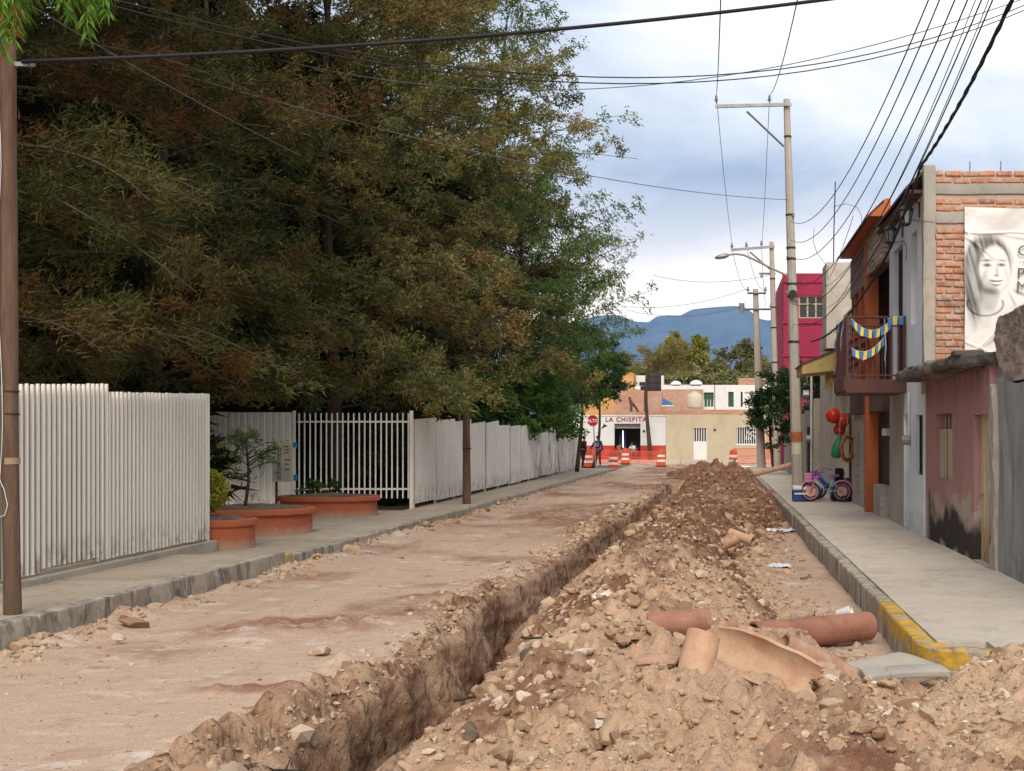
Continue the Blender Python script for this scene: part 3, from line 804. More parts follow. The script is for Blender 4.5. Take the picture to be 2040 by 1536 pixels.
# ------------------------------------------------------------------ wooden poles on the left
t = NT('weathered_pole_wood')
col = t.mix(t.mr(t.noise(3.0, 8, 0.7, (3, 3, 0.35)), 0.35, 0.66), (0.175, 0.11, 0.075), (0.085, 0.053, 0.037))
col = t.mix(t.mr(t.noise(9.0, 8, 0.75, (3, 3, 0.2), (1, 4, 2)), 0.58, 0.70, 0, 0.7), col, (0.25, 0.19, 0.14))
col = t.mix(t.mr(t.noise(14.0, 6, 0.75, (3, 3, 0.12), (5, 4, 2)), 0.60, 0.68, 0, 0.8), col, (0.03, 0.02, 0.016))
t.bump(t.noise(14, 7, 0.7, (3, 3, 0.15)), 0.6, 0.012)
m_pole = t.done(col, 0.9, 0, 0.2)
m_steel = M('galvanised_steel', (0.34, 0.34, 0.34), (0.24, 0.24, 0.24), 5, 0.5, 0.1, metal=0.6)
m_tape = M('tan_tape', (0.36, 0.27, 0.18), (0.28, 0.2, 0.13), 9, 0.7, 0.1)
m_wire = M('black_cable', (0.018, 0.018, 0.02), None, 3, 0.6, 0.0)
m_wireg = M('grey_wire', (0.12, 0.12, 0.125), None, 3, 0.5, 0.0)
m_white = M('white_plastic', (0.70, 0.69, 0.66), (0.6, 0.59, 0.56), 4, 0.5, 0.05)
m_porc = M('grey_porcelain', (0.22, 0.25, 0.27), (0.16, 0.18, 0.2), 4, 0.35, 0.05)
def wob_tube(p0, p1, r0, r1, n, seg, seed, wob):
    pts, rad = [], []
    p0, p1 = Vector(p0), Vector(p1)
    for i in range(seg+1):
        f = i/seg; p = p0.lerp(p1, f)
        p.x += wob*float(vnoise(f*4+seed, 0.3, 0, 91)); p.y += wob*float(vnoise(f*4+seed, 9.3, 0, 92))
        pts.append(p); rad.append((r0+(r1-r0)*f)*(1+0.05*float(vnoise(f*20+seed, 3, 0, 93))))
    return MB().tube(pts, rad, n)
b0 = P(24, 1224, Z=0.235); b1 = P(15, 100, Y=b0.y)
d_ = (b1-b0); top = b0 + d_*(7.6/d_.z)
pl = empty('wooden_utility_pole', b0, 0, 'weathered brown wooden utility pole standing on the pavement in front of the slatted fence', 'utility pole')
L0 = lambda p: Vector(p)-b0
wob_tube(L0(b0)-Vector((0, 0, 0.25)), L0(top), 0.077, 0.066, 14, 24, 1, 0.008).build('shaft', m_pole, pl, True)
for zf in (0.272, 0.355, 0.395):
    c = L0(b0+d_*(zf/ (d_.z) * 5.2 if False else zf)); tilt = (d_.normalized())
    mb = MB(); a = 0.080
    w = 0.03 if zf == 0.272 else 0.008
    mb.tube([c-tilt*w, c+tilt*w], a, 14); mb.build('strap', m_tape if zf == 0.272 else m_dark, pl)
cpts = []
for k in range(15):
    f = 0.94 - 0.70*k/14
    p = L0(b0+d_*f) + Vector((-0.055+0.03*math.sin(k*0.7), -0.085-0.012*math.sin(k*1.3), 0))
    cpts.append(p)
MB().tube(cpts, 0.004, 6).build('loose_wire', m_white, pl)
lp = [cpts[-1]+Vector(q) for q in ((0, 0, 0), (0.05, -0.01, -0.10), (0.085, -0.02, -0.24), (0.06, -0.02, -0.33), (-0.01, -0.02, -0.36), (-0.06, -0.02, -0.3))]
MB().tube(lp, 0.004, 6).build('loose_wire', m_white, pl)
c = L0(b0+d_*0.975)
MB().box(0.07, 0.20, -0.02, 0.02, -0.02, 0.02, at=c).build('hook', m_steel, pl)
mb = MB(); ball(mb, c+Vector((0.23, 0, 0.0)), 0.03, 10); mb.build('insulator', m_porc, pl)
pole_attach = b0+d_*0.985

b2 = P(930, 1004, Z=0.15)
pw = empty('wooden_post', b2, 0, 'slim dark wooden pole on the pavement before the panel fence, top lost in foliage', 'utility pole')
wob_tube((0, 0, -0.2), (-0.02, 0, 3.5), 0.105, 0.09, 12, 20, 5, 0.012).build('shaft', m_pole, pw, True)
MB().tube([(0, 0, 1.4), (0, 0, 1.44)], 0.112, 12).build('strap', m_dark, pw)

# white frame behind the panel fence
wf = empty('white_pipe_frame', (-8.15, 52, 0), 0, 'white pipe frame with a rung standing behind the panel fence', 'frame')
MB().tube([(0, 0, 0), (0, 0, 3.5)], 0.055, 10).build('upright', m_gate, wf)
MB().tube([(0.46, 0, 0), (0.16, 0, 3.3)], 0.035, 8).build('upright', m_gate, wf)
MB().tube([(0.05, 0, 2.75), (0.26, 0, 2.75)], 0.03, 8).build('rung', m_gate, wf)
MB().tube([(0.10, 0.0, 3.48), (0.62, 0, 3.05)], 0.05, 8).build('brace', m_gate, wf)
MB().tube([(-0.2, 0.0, 3.2), (0.5, 0, 3.2)], 0.03, 8).build('rung', m_gate, wf)
# ================================================================== RIGHT SIDE: houses
XF = 3.52
def wall_x(mb, xf, th, y0, y1, z0, z1, holes=()):
    """wall along y whose street face is at x=xf, with openings (ya, yb, za, zb)"""
    ysn = sorted({y0, y1, *[h[0] for h in holes], *[h[1] for h in holes]})
    for a, b in zip(ysn[:-1], ysn[1:]):
        hs = sorted([(h[2], h[3]) for h in holes if h[0] < b-1e-6 and h[1] > a+1e-6])
        z = z0
        for (p, q) in hs:
            if p > z+1e-6: mb.box(xf, xf+th, a, b, z, p)
            z = max(z, q)
        if z < z1-1e-6: mb.box(xf, xf+th, a, b, z, z1)
    return mb
def wall_y(mb, yf, th, x0, x1, z0, z1, holes=()):
    xs = sorted({x0, x1, *[h[0] for h in holes], *[h[1] for h in holes]})
    for a, b in zip(xs[:-1], xs[1:]):
        hs = sorted([(h[2], h[3]) for h in holes if h[0] < b-1e-6 and h[1] > a+1e-6])
        z = z0
        for (p, q) in hs:
            if p > z+1e-6: mb.box(a, b, yf, yf+th, z, p)
            z = max(z, q)
        if z < z1-1e-6: mb.box(a, b, yf, yf+th, z, z1)
    return mb

# ---- pink wall: paint with damp black patch and bare plaster at its foot
t = NT('old_pink_paint')
p = t.sep()
col = t.mix(t.mr(t.noise(1.6, 8, 0.68, (1, 1, 0.6)), 0.36, 0.66), (0.40, 0.215, 0.20), (0.33, 0.17, 0.16))
col = t.mix(t.mr(t.noise(2.4, 8, 0.72, (1, 1, 0.45), (0, 3, 1)), 0.56, 0.74, 0, 0.5), col, (0.36, 0.25, 0.22))
col = t.mix(t.math('MULTIPLY', t.mr(p[2], 2.3, 2.75), t.mr(t.noise(6, 8, 0.75, (1, 1, 0.12), (2, 3, 1)), 0.42, 0.62, 0, 0.8)), col, (0.09, 0.055, 0.05))
edge = t.math('ADD', p[2], t.math('MULTIPLY', t.math('SUBTRACT', t.noise(1.9, 9, 0.7, (1, 1, 0.8), (5, 1.1, 0)), 0.5), 1.7))
bare = t.mr(edge, 0.93, 0.89)
col = t.mix(bare, col, (0.40, 0.31, 0.26))
edge2 = t.math('ADD', p[2], t.math('MULTIPLY', t.math('SUBTRACT', t.noise(1.25, 5, 0.5, (1, 1, 1.3), (1, 0.45, 3)), 0.5), 1.3))
blk = t.math('MULTIPLY', t.math('MULTIPLY', t.mr(edge2, 0.84, 0.62), t.mr(p[1], 22.55, 22.2)), t.mr(edge2, 0.10, 0.20))
col = t.mix(blk, col, t.ramp(t.noise(9, 7, 0.7, (1, 1, 0.3)), [(0.3, (0.025, 0.02, 0.018)), (0.6, (0.05, 0.038, 0.033)), (0.75, (0.13, 0.09, 0.075))]))
t.bump(t.math('ADD', t.noise(26, 7, 0.7), t.math('MULTIPLY', bare, -0.8)), 0.35, 0.012)
m_pink = t.done(col, 0.9, 0, 0.2)
t = NT('old_white_paint')
p = t.sep()
col = t.mix(t.mr(t.noise(1.3, 8, 0.66), 0.36, 0.66), (0.72, 0.755, 0.79), (0.64, 0.67, 0.70))
col = t.mix(t.mr(t.noise(5, 8, 0.75, (1, 1, 0.15), (7, 3, 1)), 0.58, 0.76, 0, 0.5), col, (0.40, 0.40, 0.40))
col = t.mix(t.math('MULTIPLY', t.mr(p[2], 0.7, 0.25), t.mr(t.noise(3, 8, 0.75), 0.40, 0.62, 0, 0.7)), col, (0.34, 0.31, 0.28))
t.bump(t.noise(34, 6, 0.65), 0.22, 0.008)
m_pwhite = t.done(col, 0.88, 0, 0.2)
m_beigew = M('grey_beige_paint', (0.42, 0.385, 0.335), (0.36, 0.33, 0.285), 1.5, 0.9, 0.25, 30, dirt=0.4)
m_board = M('tan_window_board', (0.46, 0.40, 0.28), (0.38, 0.33, 0.225), 4, 0.7, 0.1, stretch=(1, 1, 0.3), dirt=0.35)
m_brown = M('dark_red_brown_paint', (0.105, 0.04, 0.035), (0.08, 0.032, 0.03), 3, 0.6, 0.15)
m_glass = NT('dark_window_glass'); m_glass = m_glass.done((0.016, 0.018, 0.02), 0.15, 0, 0.5)
m_cem = conc_mat('grey_cement', (0.40, 0.365, 0.315), (0.31, 0.285, 0.25), (0.2, 0.18, 0.155), 0.6, 0.5, 2.0)
m_slabd = conc_mat('blackened_concrete', (0.12, 0.105, 0.095), (0.06, 0.052, 0.048), (0.26, 0.235, 0.21), 0.6, 0.9, 3.0)
m_pvc = M('white_pipe', (0.62, 0.6, 0.56), None, 3, 0.5, 0.05)

# ---- grey plastered wall with old adobe above, at the right edge
t = NT('streaked_grey_plaster')
col = t.mix(t.mr(t.noise(1.3, 8, 0.7, (1, 1.0, 0.6)), 0.36, 0.64), (0.31, 0.315, 0.315), (0.22, 0.22, 0.218))
col = t.mix(t.mr(t.noise(2.5, 9, 0.75, (1, 1.2, 0.3), (2, 2, 0)), 0.52, 0.68, 0, 0.8), col, (0.085, 0.08, 0.075))
col = t.mix(t.mr(t.noise(4.5, 9, 0.75, (1, 1.5, 0.2), (7, 1, 0)), 0.60, 0.70, 0, 0.6), col, (0.46, 0.46, 0.45))
t.bump(t.noise(18, 8, 0.7, (1, 1, 0.4)), 0.6, 0.02)
m_greyp = t.done(col, 0.85, 0, 0.25)
m_adobe = earth_mat('old_adobe', (0.36, 0.285, 0.245), (0.25, 0.195, 0.165), (0.44, 0.36, 0.31), (1.4, 1.2), 16, 1.0, False)
gw = empty('adobe_wall', (3.6, 14.5, 0.2), 0, 'crumbling adobe wall over streaked grey plaster at the right edge', 'wall')
def relief_wall(xf, th, y0, y1, z0, z1f, ny, nz, fn, name, mat, root):
    """a wall with a truly uneven street face, ragged top and ends"""
    yv = np.linspace(y0, y1, ny)[None, :]; tt = np.linspace(0, 1, nz)[:, None]
    zt = z1f(yv[0])[None, :]; Z = z0 + (zt-z0)*tt; Y = yv + 0*tt
    Xf = xf - fn(Y, Z)
    Xb = xf + th + 0*Y
    V = np.concatenate([Xf[:, :, None], Y[:, :, None], Z[:, :, None]], -1)
    W = np.concatenate([Xb[:, :, None], Y[:, :, None], Z[:, :, None]], -1)
    loop = np.concatenate([V, W[::-1]], 0)
    o = grid_mesh(name, loop, mat, root, smooth=False); at_root(o, root)
    # close both ends
    for j in (0, ny-1):
        a = np.stack([V[:, j], W[:, j]], 1)
        o2 = grid_mesh('wall_end', a, mat, root, smooth=False, flip=(j == 0)); at_root(o2, root)
    return o
relief_wall(3.56, 0.30, 11.4, 17.12, 2.55, lambda y: 3.38+0.03*(17-y)+0.05*vnoise(y*1.4, 2, 0, 8)+0.05*vnoise(y*5, 2, 0, 9)-np.clip((y-16.95)/0.17, 0, 1)*0.12, 90, 26, lambda Y, Z: 0.02*billow(Y*3.2, Z*5.5, 0, 101, 4)+0.02*fbm(Y*9, Z*9, 0, 102, 3), 'adobe_course', m_adobe, gw)
relief_wall(3.55, 0.30, 11.4, 16.98, 0.1, lambda y: 2.56+0.06*vnoise(y*2, 5, 0, 11), 70, 30, lambda Y, Z: 0.012*fbm(Y*1.5, Z*0.7, 0, 103, 3)+0.006*fbm(Y*9, Z*3, 0, 104, 3), 'plaster', m_greyp, gw)
relief_wall(3.50, 0.30, 17.0, 17.34, 0.1, lambda y: 2.50+0.12*vnoise(y*4, 5, 0, 12), 10, 40, lambda Y, Z: 0.03*fbm(Y*3, Z*2.5, 0, 105, 4), 'pier', m_cem, gw)

# ---- pink house
pk = empty('pink_house', (3.6, 20, 0.2), 0, 'low old pink house with a boarded window and blackened foot of the wall', 'house')
part(wall_x(MB(), XF, 0.22, 17.36, 22.68, 0.0, 2.86, [(17.40, 18.45, 0.0, 2.18), (20.12, 21.6, 1.22, 2.24)]), 'wall', m_pink, pk)
part(MB().box(XF+0.22, 9, 17.36, 22.68, 2.70, 2.86), 'roof', m_slabd, pk)
part(MB().box(XF+0.22, 9, 17.0, 17.12, 0.1, 2.7), 'side_wall', m_cem, pk)
t = NT('rusty_cream_door')
p = t.sep()
col = t.mix(t.mr(t.noise(2.5, 7, 0.7, (1, 2, 0.5)), 0.36, 0.66), (0.56, 0.48, 0.30), (0.46, 0.38, 0.22))
low = t.mr(p[2], 0.9, 0.35)
col = t.mix(t.math('MULTIPLY', t.mr(t.noise(6, 8, 0.75, (1, 2, 0.25)), 0.42, 0.58), t.math('ADD', t.math('MULTIPLY', low, 0.8), 0.15)), col, (0.28, 0.115, 0.03))
m_doorc = t.done(col, 0.6, 0, 0.35)
dr = part(MB().box(XF+0.10, XF+0.14, 17.40, 18.45, 0.16, 2.18), 'door', m_doorc, pk)
for y in (17.62, 17.9, 18.18):
    o = MB().box(XF+0.085, XF+0.0985, y-0.012, y+0.012, 0.25, 2.1).build('door_rib', m_doorc, dr)
    o.matrix_parent_inverse = Matrix.Identity(4)
o = MB().box(XF+0.06, XF+0.0985, 18.26, 18.33, 1.08, 1.13).build('handle', m_steel, dr)
part(MB().box(XF-0.03, XF+0.10, 17.36, 18.45, -0.1, 0.215), 'door_step', m_cem, pk)
wd = part(MB().box(XF+0.055, XF+0.08, 20.12, 21.6, 1.22, 2.0), 'window_board', m_board, pk)
MB().box(XF+0.048, XF+0.0545, 20.85, 20.87, 1.24, 1.98).build('board_joint', m_rustr, wd)
wo_ = part(MB().box(XF+0.16, XF+0.18, 20.12, 21.6, 2.0, 2.24), 'window_pane', m_glass, pk)
for y in (20.4, 20.7, 21.0, 21.3):
    MB().box(XF+0.09, XF+0.11, y-0.015, y+0.015, 2.0, 2.24).build('window_bar', m_beigew, wo_)
part(MB().box(XF+0.03, XF+0.13, 20.10, 21.62, 1.20, 1.219), 'window_sill', m_cem, pk)
def rag_slab(y0, y1, x0f, x1, z0, z1, seed):
    yv = np.linspace(y0, y1, 60)
    xa = x0f(yv) + 0.03*fbm(yv*3, seed, 0, 111, 3)
    za = z1 + 0.03*fbm(yv*2.5, seed+3, 0, 112, 3); zb = z0 + 0.03*fbm(yv*2.5, seed+6, 0, 113, 3)
    L = np.stack([np.stack([xa+0.03, yv, zb], -1), np.stack([xa, yv, zb+0.04], -1), np.stack([xa+0.01*fbm(yv*9, 2, 0, 114, 2), yv, (za+zb)/2], -1), np.stack([xa, yv, za-0.03], -1), np.stack([xa+0.03, yv, za], -1), np.stack([0*xa+x1, yv, za], -1), np.stack([0*xa+x1, yv, zb], -1), np.stack([xa+0.03, yv, zb], -1)], 0)
    return L
L = rag_slab(17.2, 23.15, lambda y: 3.05+0.02*(23-y)+np.where(y < 18.2, (18.2-y)*0.35, 0), XF+0.1, 2.82, 2.98, 1.0)
o = grid_mesh('canopy', L, m_slabd, pk, smooth=False); at_root(o, pk)
for j in (0, 59):
    o2 = grid_mesh('canopy_end', np.stack([L[0:4, j], L[7:3:-1, j]], 1), m_slabd, pk, smooth=False); at_root(o2, pk)
rng = random.Random(8)
for k in range(3):
    y = 18.0+k*1.7+rng.uniform(-0.2, 0.2)
    me = conc_piece(3.15, 3.15+rng.uniform(0.15, 0.4), y, y+rng.uniform(0.2, 0.6), 2.965, 3.0+rng.uniform(0, 0.05), k*3.7, 0.05, 0.1, 0.015)
    o = link('broken_lump', me, m_slabd, pk); at_root(o, pk)
part(MB().tube([(3.15, 19.6, 2.66), (3.47, 17.6, 2.80)], 0.025, 8), 'loose_bar', m_rustr, pk)

# ---- white two-storey house with brick side wall
wh = empty('white_house', (3.6, 25, 0.2), 0, 'narrow two storey white house with bare brick side wall and brown eave', 'house')
holes = [(23.0, 23.9, 1.22, 2.26), (24.55, 25.30, 0.0, 2.30), (23.62, 24.36, 3.88, 5.50), (25.45, 26.75, 2.98, 5.52)]
part(wall_x(MB(), XF, 0.25, 22.92, 25.31, 0.0, 2.78, holes[:2]), 'ground_floor_wall', m_pwhite, wh)
part(wall_x(MB(), XF+0.004, 0.25, 25.312, 27.4, 0.0, 2.78), 'beige_wall', m_beigew, wh)
part(wall_x(MB(), XF, 0.25, 22.92, 27.4, 2.782, 6.06, holes[2:]), 'upper_wall', m_pwhite, wh)
def barred_window(root, y0, y1, z0, z1, nb, frame_m, xo=0.10, name='window', glass=None):
    f = MB(); w = 0.05
    f.box(XF+xo, XF+xo+0.04, y0, y1, z0, z0+w); f.box(XF+xo, XF+xo+0.04, y0, y1, z1-w, z1)
    f.box(XF+xo, XF+xo+0.04, y0, y0+w, z0+w, z1-w); f.box(XF+xo, XF+xo+0.04, y1-w, y1, z0+w, z1-w)
    fr = part(f, name, frame_m, root)
    MB().box(XF+xo+0.045, XF+xo+0.06, y0+0.01, y1-0.01, z0+0.01, z1-0.01).build('pane', glass or m_glass, fr)
    for k in range(nb):
        y = y0+(y1-y0)*(k+1)/(nb+1)
        MB().box(XF+xo-0.03, XF+xo-0.012, y-0.012, y+0.012, z0+0.01, z1-0.01).build('window_bar', frame_m, fr)
    return fr
barred_window(wh, 23.0, 23.9, 1.22, 2.26, 3, m_dark, 0.08)
barred_window(wh, 23.62, 24.36, 3.88, 5.50, 0, m_dark, 0.12)
fr = barred_window(wh, 25.45, 26.75, 2.98, 5.52, 1, m_brown, 0.10, 'balcony_door')
d = part(MB().box(XF+0.16, XF+0.2, 24.55, 25.3, 0.2, 2.3), 'street_door', m_dark, wh)
me_ = MB().tube([(XF-0.02, 24.45, 1.82), (XF-0.16, 24.45, 1.82)], 0.09, 14).build('electric_meter', m_steel, wh); at_root(me_, wh)
part(MB().tube([(XF-0.03, 24.45, 1.9), (XF-0.03, 24.45, 2.7)], 0.02, 8), 'conduit', m_pvc, wh)
# eave of brown tiles
m_eave = M('brown_roof_tile', (0.10, 0.055, 0.045), (0.065, 0.038, 0.034), 5, 0.7, 0.2, per=0.22)
nE = 22
for k in range(nE):
    y0 = 22.85 + (27.65-22.85)*k/nE; w = (27.65-22.85)/nE-0.012
    mb = MB(); mb.prism([(0, 0), (0.0, 0.05), (0.33, 0.37), (0.33, 0.30)], (XF-0.30, y0, 6.06), (1, 0, 0), (0, 0, 1), (0, w, 0))
    part(mb, 'roof_tile', m_eave, wh)
part(MB().box(XF-0.24, XF+0.03, 22.9, 27.6, 6.0, 6.055), 'eave_board', m_brown, wh)
part(MB().box(XF+0.035, 8, 23.0, 27.4, 6.06, 6.2), 'roof', m_cem, wh)
part(MB().box(XF+0.04, XF+0.2, 22.92, 27.4, 6.2, 6.42), 'parapet', m_cem, wh)
# side wall: column, ring beams and single bricks
me = conc_piece(XF-0.03, XF+0.17, 22.70, 22.91, 2.6, 6.44, 3.3, 0.015, 0.14, 0.012)
o = link('concrete_column', me, m_cem, wh); at_root(o, wh)
me = conc_piece(XF+0.172, 7.0, 22.715, 22.91, 5.46, 5.66, 5.3, 0.015, 0.14, 0.012)
o = link('ring_beam', me, m_cem, wh); at_root(o, wh)
me = conc_piece(XF+0.172, 7.0, 22.715, 22.91, 5.95, 6.13, 6.3, 0.015, 0.14, 0.012)
o = link('ring_beam', me, m_cem, wh); at_root(o, wh)
m_mortar = conc_mat('pinkish_mortar', (0.46, 0.37, 0.31), (0.38, 0.30, 0.25), (0.3, 0.22, 0.18), 0.5, 0.8, 5)
mo = MB()
mo.box(XF+0.172, 7.0, 22.745, 22.9, 2.6, 5.459); mo.box(XF+0.172, 7.0, 22.745, 22.9, 5.661, 5.949); mo.box(XF+0.172, 7.0, 22.745, 22.9, 6.131, 6.30)
part(mo, 'mortar', m_mortar, wh)
t = NT('red_clay_brick')
ri = t.rnd()
col = t.ramp(ri, [(0.0, (0.38, 0.14, 0.07)), (0.35, (0.50, 0.205, 0.095)), (0.7, (0.44, 0.22, 0.135)), (0.88, (0.33, 0.13, 0.085)), (1.0, (0.22, 0.12, 0.09))])
col = t.mix(t.mr(t.noise(7, 8, 0.75), 0.44, 0.62, 0, 0.85), col, (0.52, 0.39, 0.31))
t.bump(t.noise(45, 6, 0.7), 0.5, 0.008)
m_brick = t.done(col, 0.92, 0, 0.2)
def brick_mesh(L, H, D, seed):
    me = conc_piece(0, L, 0, D, 0, H, seed*7.7, 0.012, 0.06, 0.010); return me
bms = [brick_mesh(0.265, 0.082, 0.06, k) for k in range(6)]
bhs = [brick_mesh(0.125, 0.082, 0.06, k+9) for k in range(3)]
def lay(z0, n, x1, seed, root, skip=None, yf=22.705, x0=XF+0.18, pitch=0.112):
    r = random.Random(seed)
    for c in range(n):
        x = x0 + (0 if (c % 2 == 0) else 0.0); first = (c % 2 == 1)
        while x < x1:
            half = first; first = False
            L = 0.125 if half else 0.265
            if not (skip and skip(x, z0+c*pitch)):
                o = bpy.data.objects.new('brick', r.choice(bhs if half else bms)); COL.objects.link(o)
                o.parent = root; o.matrix_parent_inverse = Matrix.Translation(-Vector(root.location))
                o.location = (x+r.uniform(-0.008, 0.008), yf + r.uniform(0.0, 0.022), z0 + c*pitch + r.uniform(-0.006, 0.006))
                o.rotation_euler = (r.uniform(-0.01, 0.01), r.uniform(-0.02, 0.02), r.uniform(-0.02, 0.02))
                if not o.data.materials: o.data.materials.append(m_brick)
            x += L + 0.026
lay(3.06, 21, 4.30, 1, wh, skip=lambda x, z: False)
lay(5.675, 2, 5.6, 2, wh, pitch=0.115)
lay(5.675+0.23, 0, 5.6, 3, wh)
lay(6.145, 2, 5.6, 4, wh)
lay(6.37, 1, 4.4, 5, wh, x0=XF+1.45, skip=lambda x, z: x > 5.35)
lay(6.37, 1, 5.6, 6, wh, x0=XF+1.75)
for x in (4.28, 4.8):
    part(MB().tube([(x, 22.8, 6.25), (x+0.005, 22.8, 6.52)], 0.008, 6), 'reinforcing_bar', m_rustr, wh)

# banner on the brick wall
NXb, NZb = 150, 210
bx = np.linspace(4.17, 5.85, NXb)[None, :]; bz = np.linspace(3.27, 5.73, NZb)[:, None]
U = bx + 0*bz; Wz = bz + 0*bx
bx_, bz_ = U - 4.17, 5.73 - Wz                       # metres from the top left corner
top_sag = 0.03*np.sin(bx_*2.2)
Yb = 22.66 + 0.012*np.sin(bx_*9+bz_*3) + 0.02*fbm(bx_*2.0+bz_*1.4, bz_*1.0-bx_*0.8, 0, 121, 3) - 0.025*np.exp(-((bz_-0.42-0.02*np.sin(bx_*6))/0.02)**2)
for (cx_, cz_, ang, w, a) in ((0.12, 0.55, 0.9, 0.025, 0.03), (0.18, 0.62, 0.6, 0.02, 0.025), (0.35, 2.25, -0.75, 0.03, 0.03), (0.6, 2.1, -0.7, 0.025, 0.025), (0.1, 2.3, 0.4, 0.02, 0.02), (1.0, 0.5, 0.2, 0.03, 0.02)):
    dn = -(bx_-cx_)*math.sin(ang)+(bz_-cz_)*math.cos(ang); dl = (bx_-cx_)*math.cos(ang)+(bz_-cz_)*math.sin(ang)
    Yb = Yb - a*np.exp(-(dn/w)**2)*np.exp(-(dl/0.4)**2)
g = lambda cx_, cz_, sx_, sz_, rot=0.0: np.exp(-((((bx_-cx_)*math.cos(rot)+(bz_-cz_)*math.sin(rot))/sx_)**2+((-(bx_-cx_)*math.sin(rot)+(bz_-cz_)*math.cos(rot))/sz_)**2))
band = lambda v, a, b, s_: 1/(1+np.exp(-(v-a)/s_))*(1/(1+np.exp((v-b)/s_)))
val = np.full_like(U, 0.80)
inner = lambda cx_, cz_, rx_, rz_, k=18: 1/(1+np.exp(k*(((bx_-cx_)/rx_)**2+((bz_-cz_)/rz_)**2-1)*0.5))
hair = np.clip(inner(0.40, 0.95, 0.38, 0.48)+inner(0.16, 1.25, 0.16, 0.62, 9), 0, 1)
strand = 0.5+0.5*vnoise(bx_*26-bz_*7, bz_*1.5, 0, 131)
val = val*(1-hair) + hair*(0.14+0.46*strand)
face = inner(0.50, 1.02, 0.265, 0.40, 26)
val = val*(1-face) + face*0.80
neck = inner(0.42, 1.47, 0.15, 0.26, 10)
val = val*(1-0.8*neck) + 0.8*neck*0.60
val = val - 0.28*g(0.42, 1.40, 0.14, 0.06, 0.2)                       # under the chin
val = val - 0.60*g(0.375, 0.965, 0.06, 0.024) - 0.58*g(0.62, 0.955, 0.055, 0.023)     # eyes
val = val - 0.42*g(0.37, 0.885, 0.085, 0.016, -0.08) - 0.40*g(0.63, 0.88, 0.07, 0.013, 0.1)   # brows
val = val - 0.22*g(0.545, 1.06, 0.018, 0.09) - 0.30*g(0.535, 1.135, 0.045, 0.018)       # nose
sm = bz_ - (1.245 - 0.55*(bx_-0.52)**2/0.12*0.12 )
val = val - 0.55*np.exp(-((bz_-(1.235-1.3*(bx_-0.53)**2))/0.014)**2)*np.exp(-((bx_-0.53)/0.105)**4)
val = val + 0.16*g(0.53, 1.262, 0.075, 0.012)
val = val - 0.30*np.exp(-((bz_-(1.30-2.4*(bx_-0.53)**2))/0.016)**2)*np.exp(-((bx_-0.53)/0.085)**4)
val = val - 0.14*g(0.33, 1.15, 0.05, 0.13, 0.3) - 0.10*g(0.70, 1.12, 0.03, 0.12, -0.2)
val = val - 0.20*g(0.30, 0.80, 0.04, 0.22, 0.5)*strand
arc_ = np.hypot((bx_-0.42)/0.34, (bz_-0.98)/0.44)
val = val - 0.45*np.exp(-((arc_-1.0)/0.018)**2)*np.clip((bx_-0.45)*6, 0, 1)*np.clip((1.05-bz_)*6, 0, 1)
col_ = np.hypot((bx_-0.34)/0.30, (bz_-1.62)/0.20)
val = val - 0.35*np.exp(-((col_-1.0)/0.06)**2)*(bz_ > 1.55)
val = val - 0.40*g(0.92, 1.43, 0.10, 0.022, 0.45) - 0.2*g(0.80, 1.55, 0.02, 0.14, -0.5)
val = val - 0.05*np.clip(bz_-1.5, 0, 1) - 0.12*np.clip(fbm(bx_*3, bz_*2.2, 0, 135, 3), 0, 1)*np.clip((bz_-1.4)*3, 0, 1)
val = val - 0.10*(bz_ < 0.42)*np.clip(fbm(bx_*2, bz_*4, 0, 136, 3)+0.3, 0, 1)
lo_red = np.clip((bz_-2.15)/0.25, 0, 1)
t = NT('printed_banner')
a = t.attr('print')['Fac']; b_ = t.attr('blush')['Fac']
col = t.ramp(a, [(0.0, (0.03, 0.03, 0.03)), (1.0, (0.97, 0.95, 0.90))])
col = t.mix(t.math('MULTIPLY', b_, 0.35), col, (0.75, 0.55, 0.48))
m_banner = t.done(col, 0.55, 0, 0.3)
bn = empty('printed_banner', (4.9, 22.6, 3.27), 0, 'creased white banner printed with a smiling woman hung on the bare brick wall', 'banner')
V = np.stack([U, Yb, Wz - 0.03*np.sin(bx_*1.9)*(1-bz_/2.46)], -1)
o = grid_mesh('sheet', V, m_banner, bn, attrs={'print': np.clip(val*1.12, 0.10, 0.96)**2.0, 'blush': lo_red}); at_root(o, bn)
m_txt = M('grey_print', (0.12, 0.12, 0.125), None, 3, 0.6, 0.0)
for (s_, x, z, sz) in (('C', 5.13, 4.98, 0.24), ('P', 5.10, 4.60, 0.26), ('M', 5.12, 4.38, 0.25)):
    o = text('lettering', s_, sz, m_txt, bn, (x, 22.615, z), (R(90), 0, 0), 0.002); o.matrix_parent_inverse = Matrix.Translation(-Vector(bn.location))
o = text('lettering', 'r e', 0.07, m_txt, bn, (5.12, 22.615, 4.80), (R(90), 0, 0), 0.002); o.matrix_parent_inverse = Matrix.Translation(-Vector(bn.location))

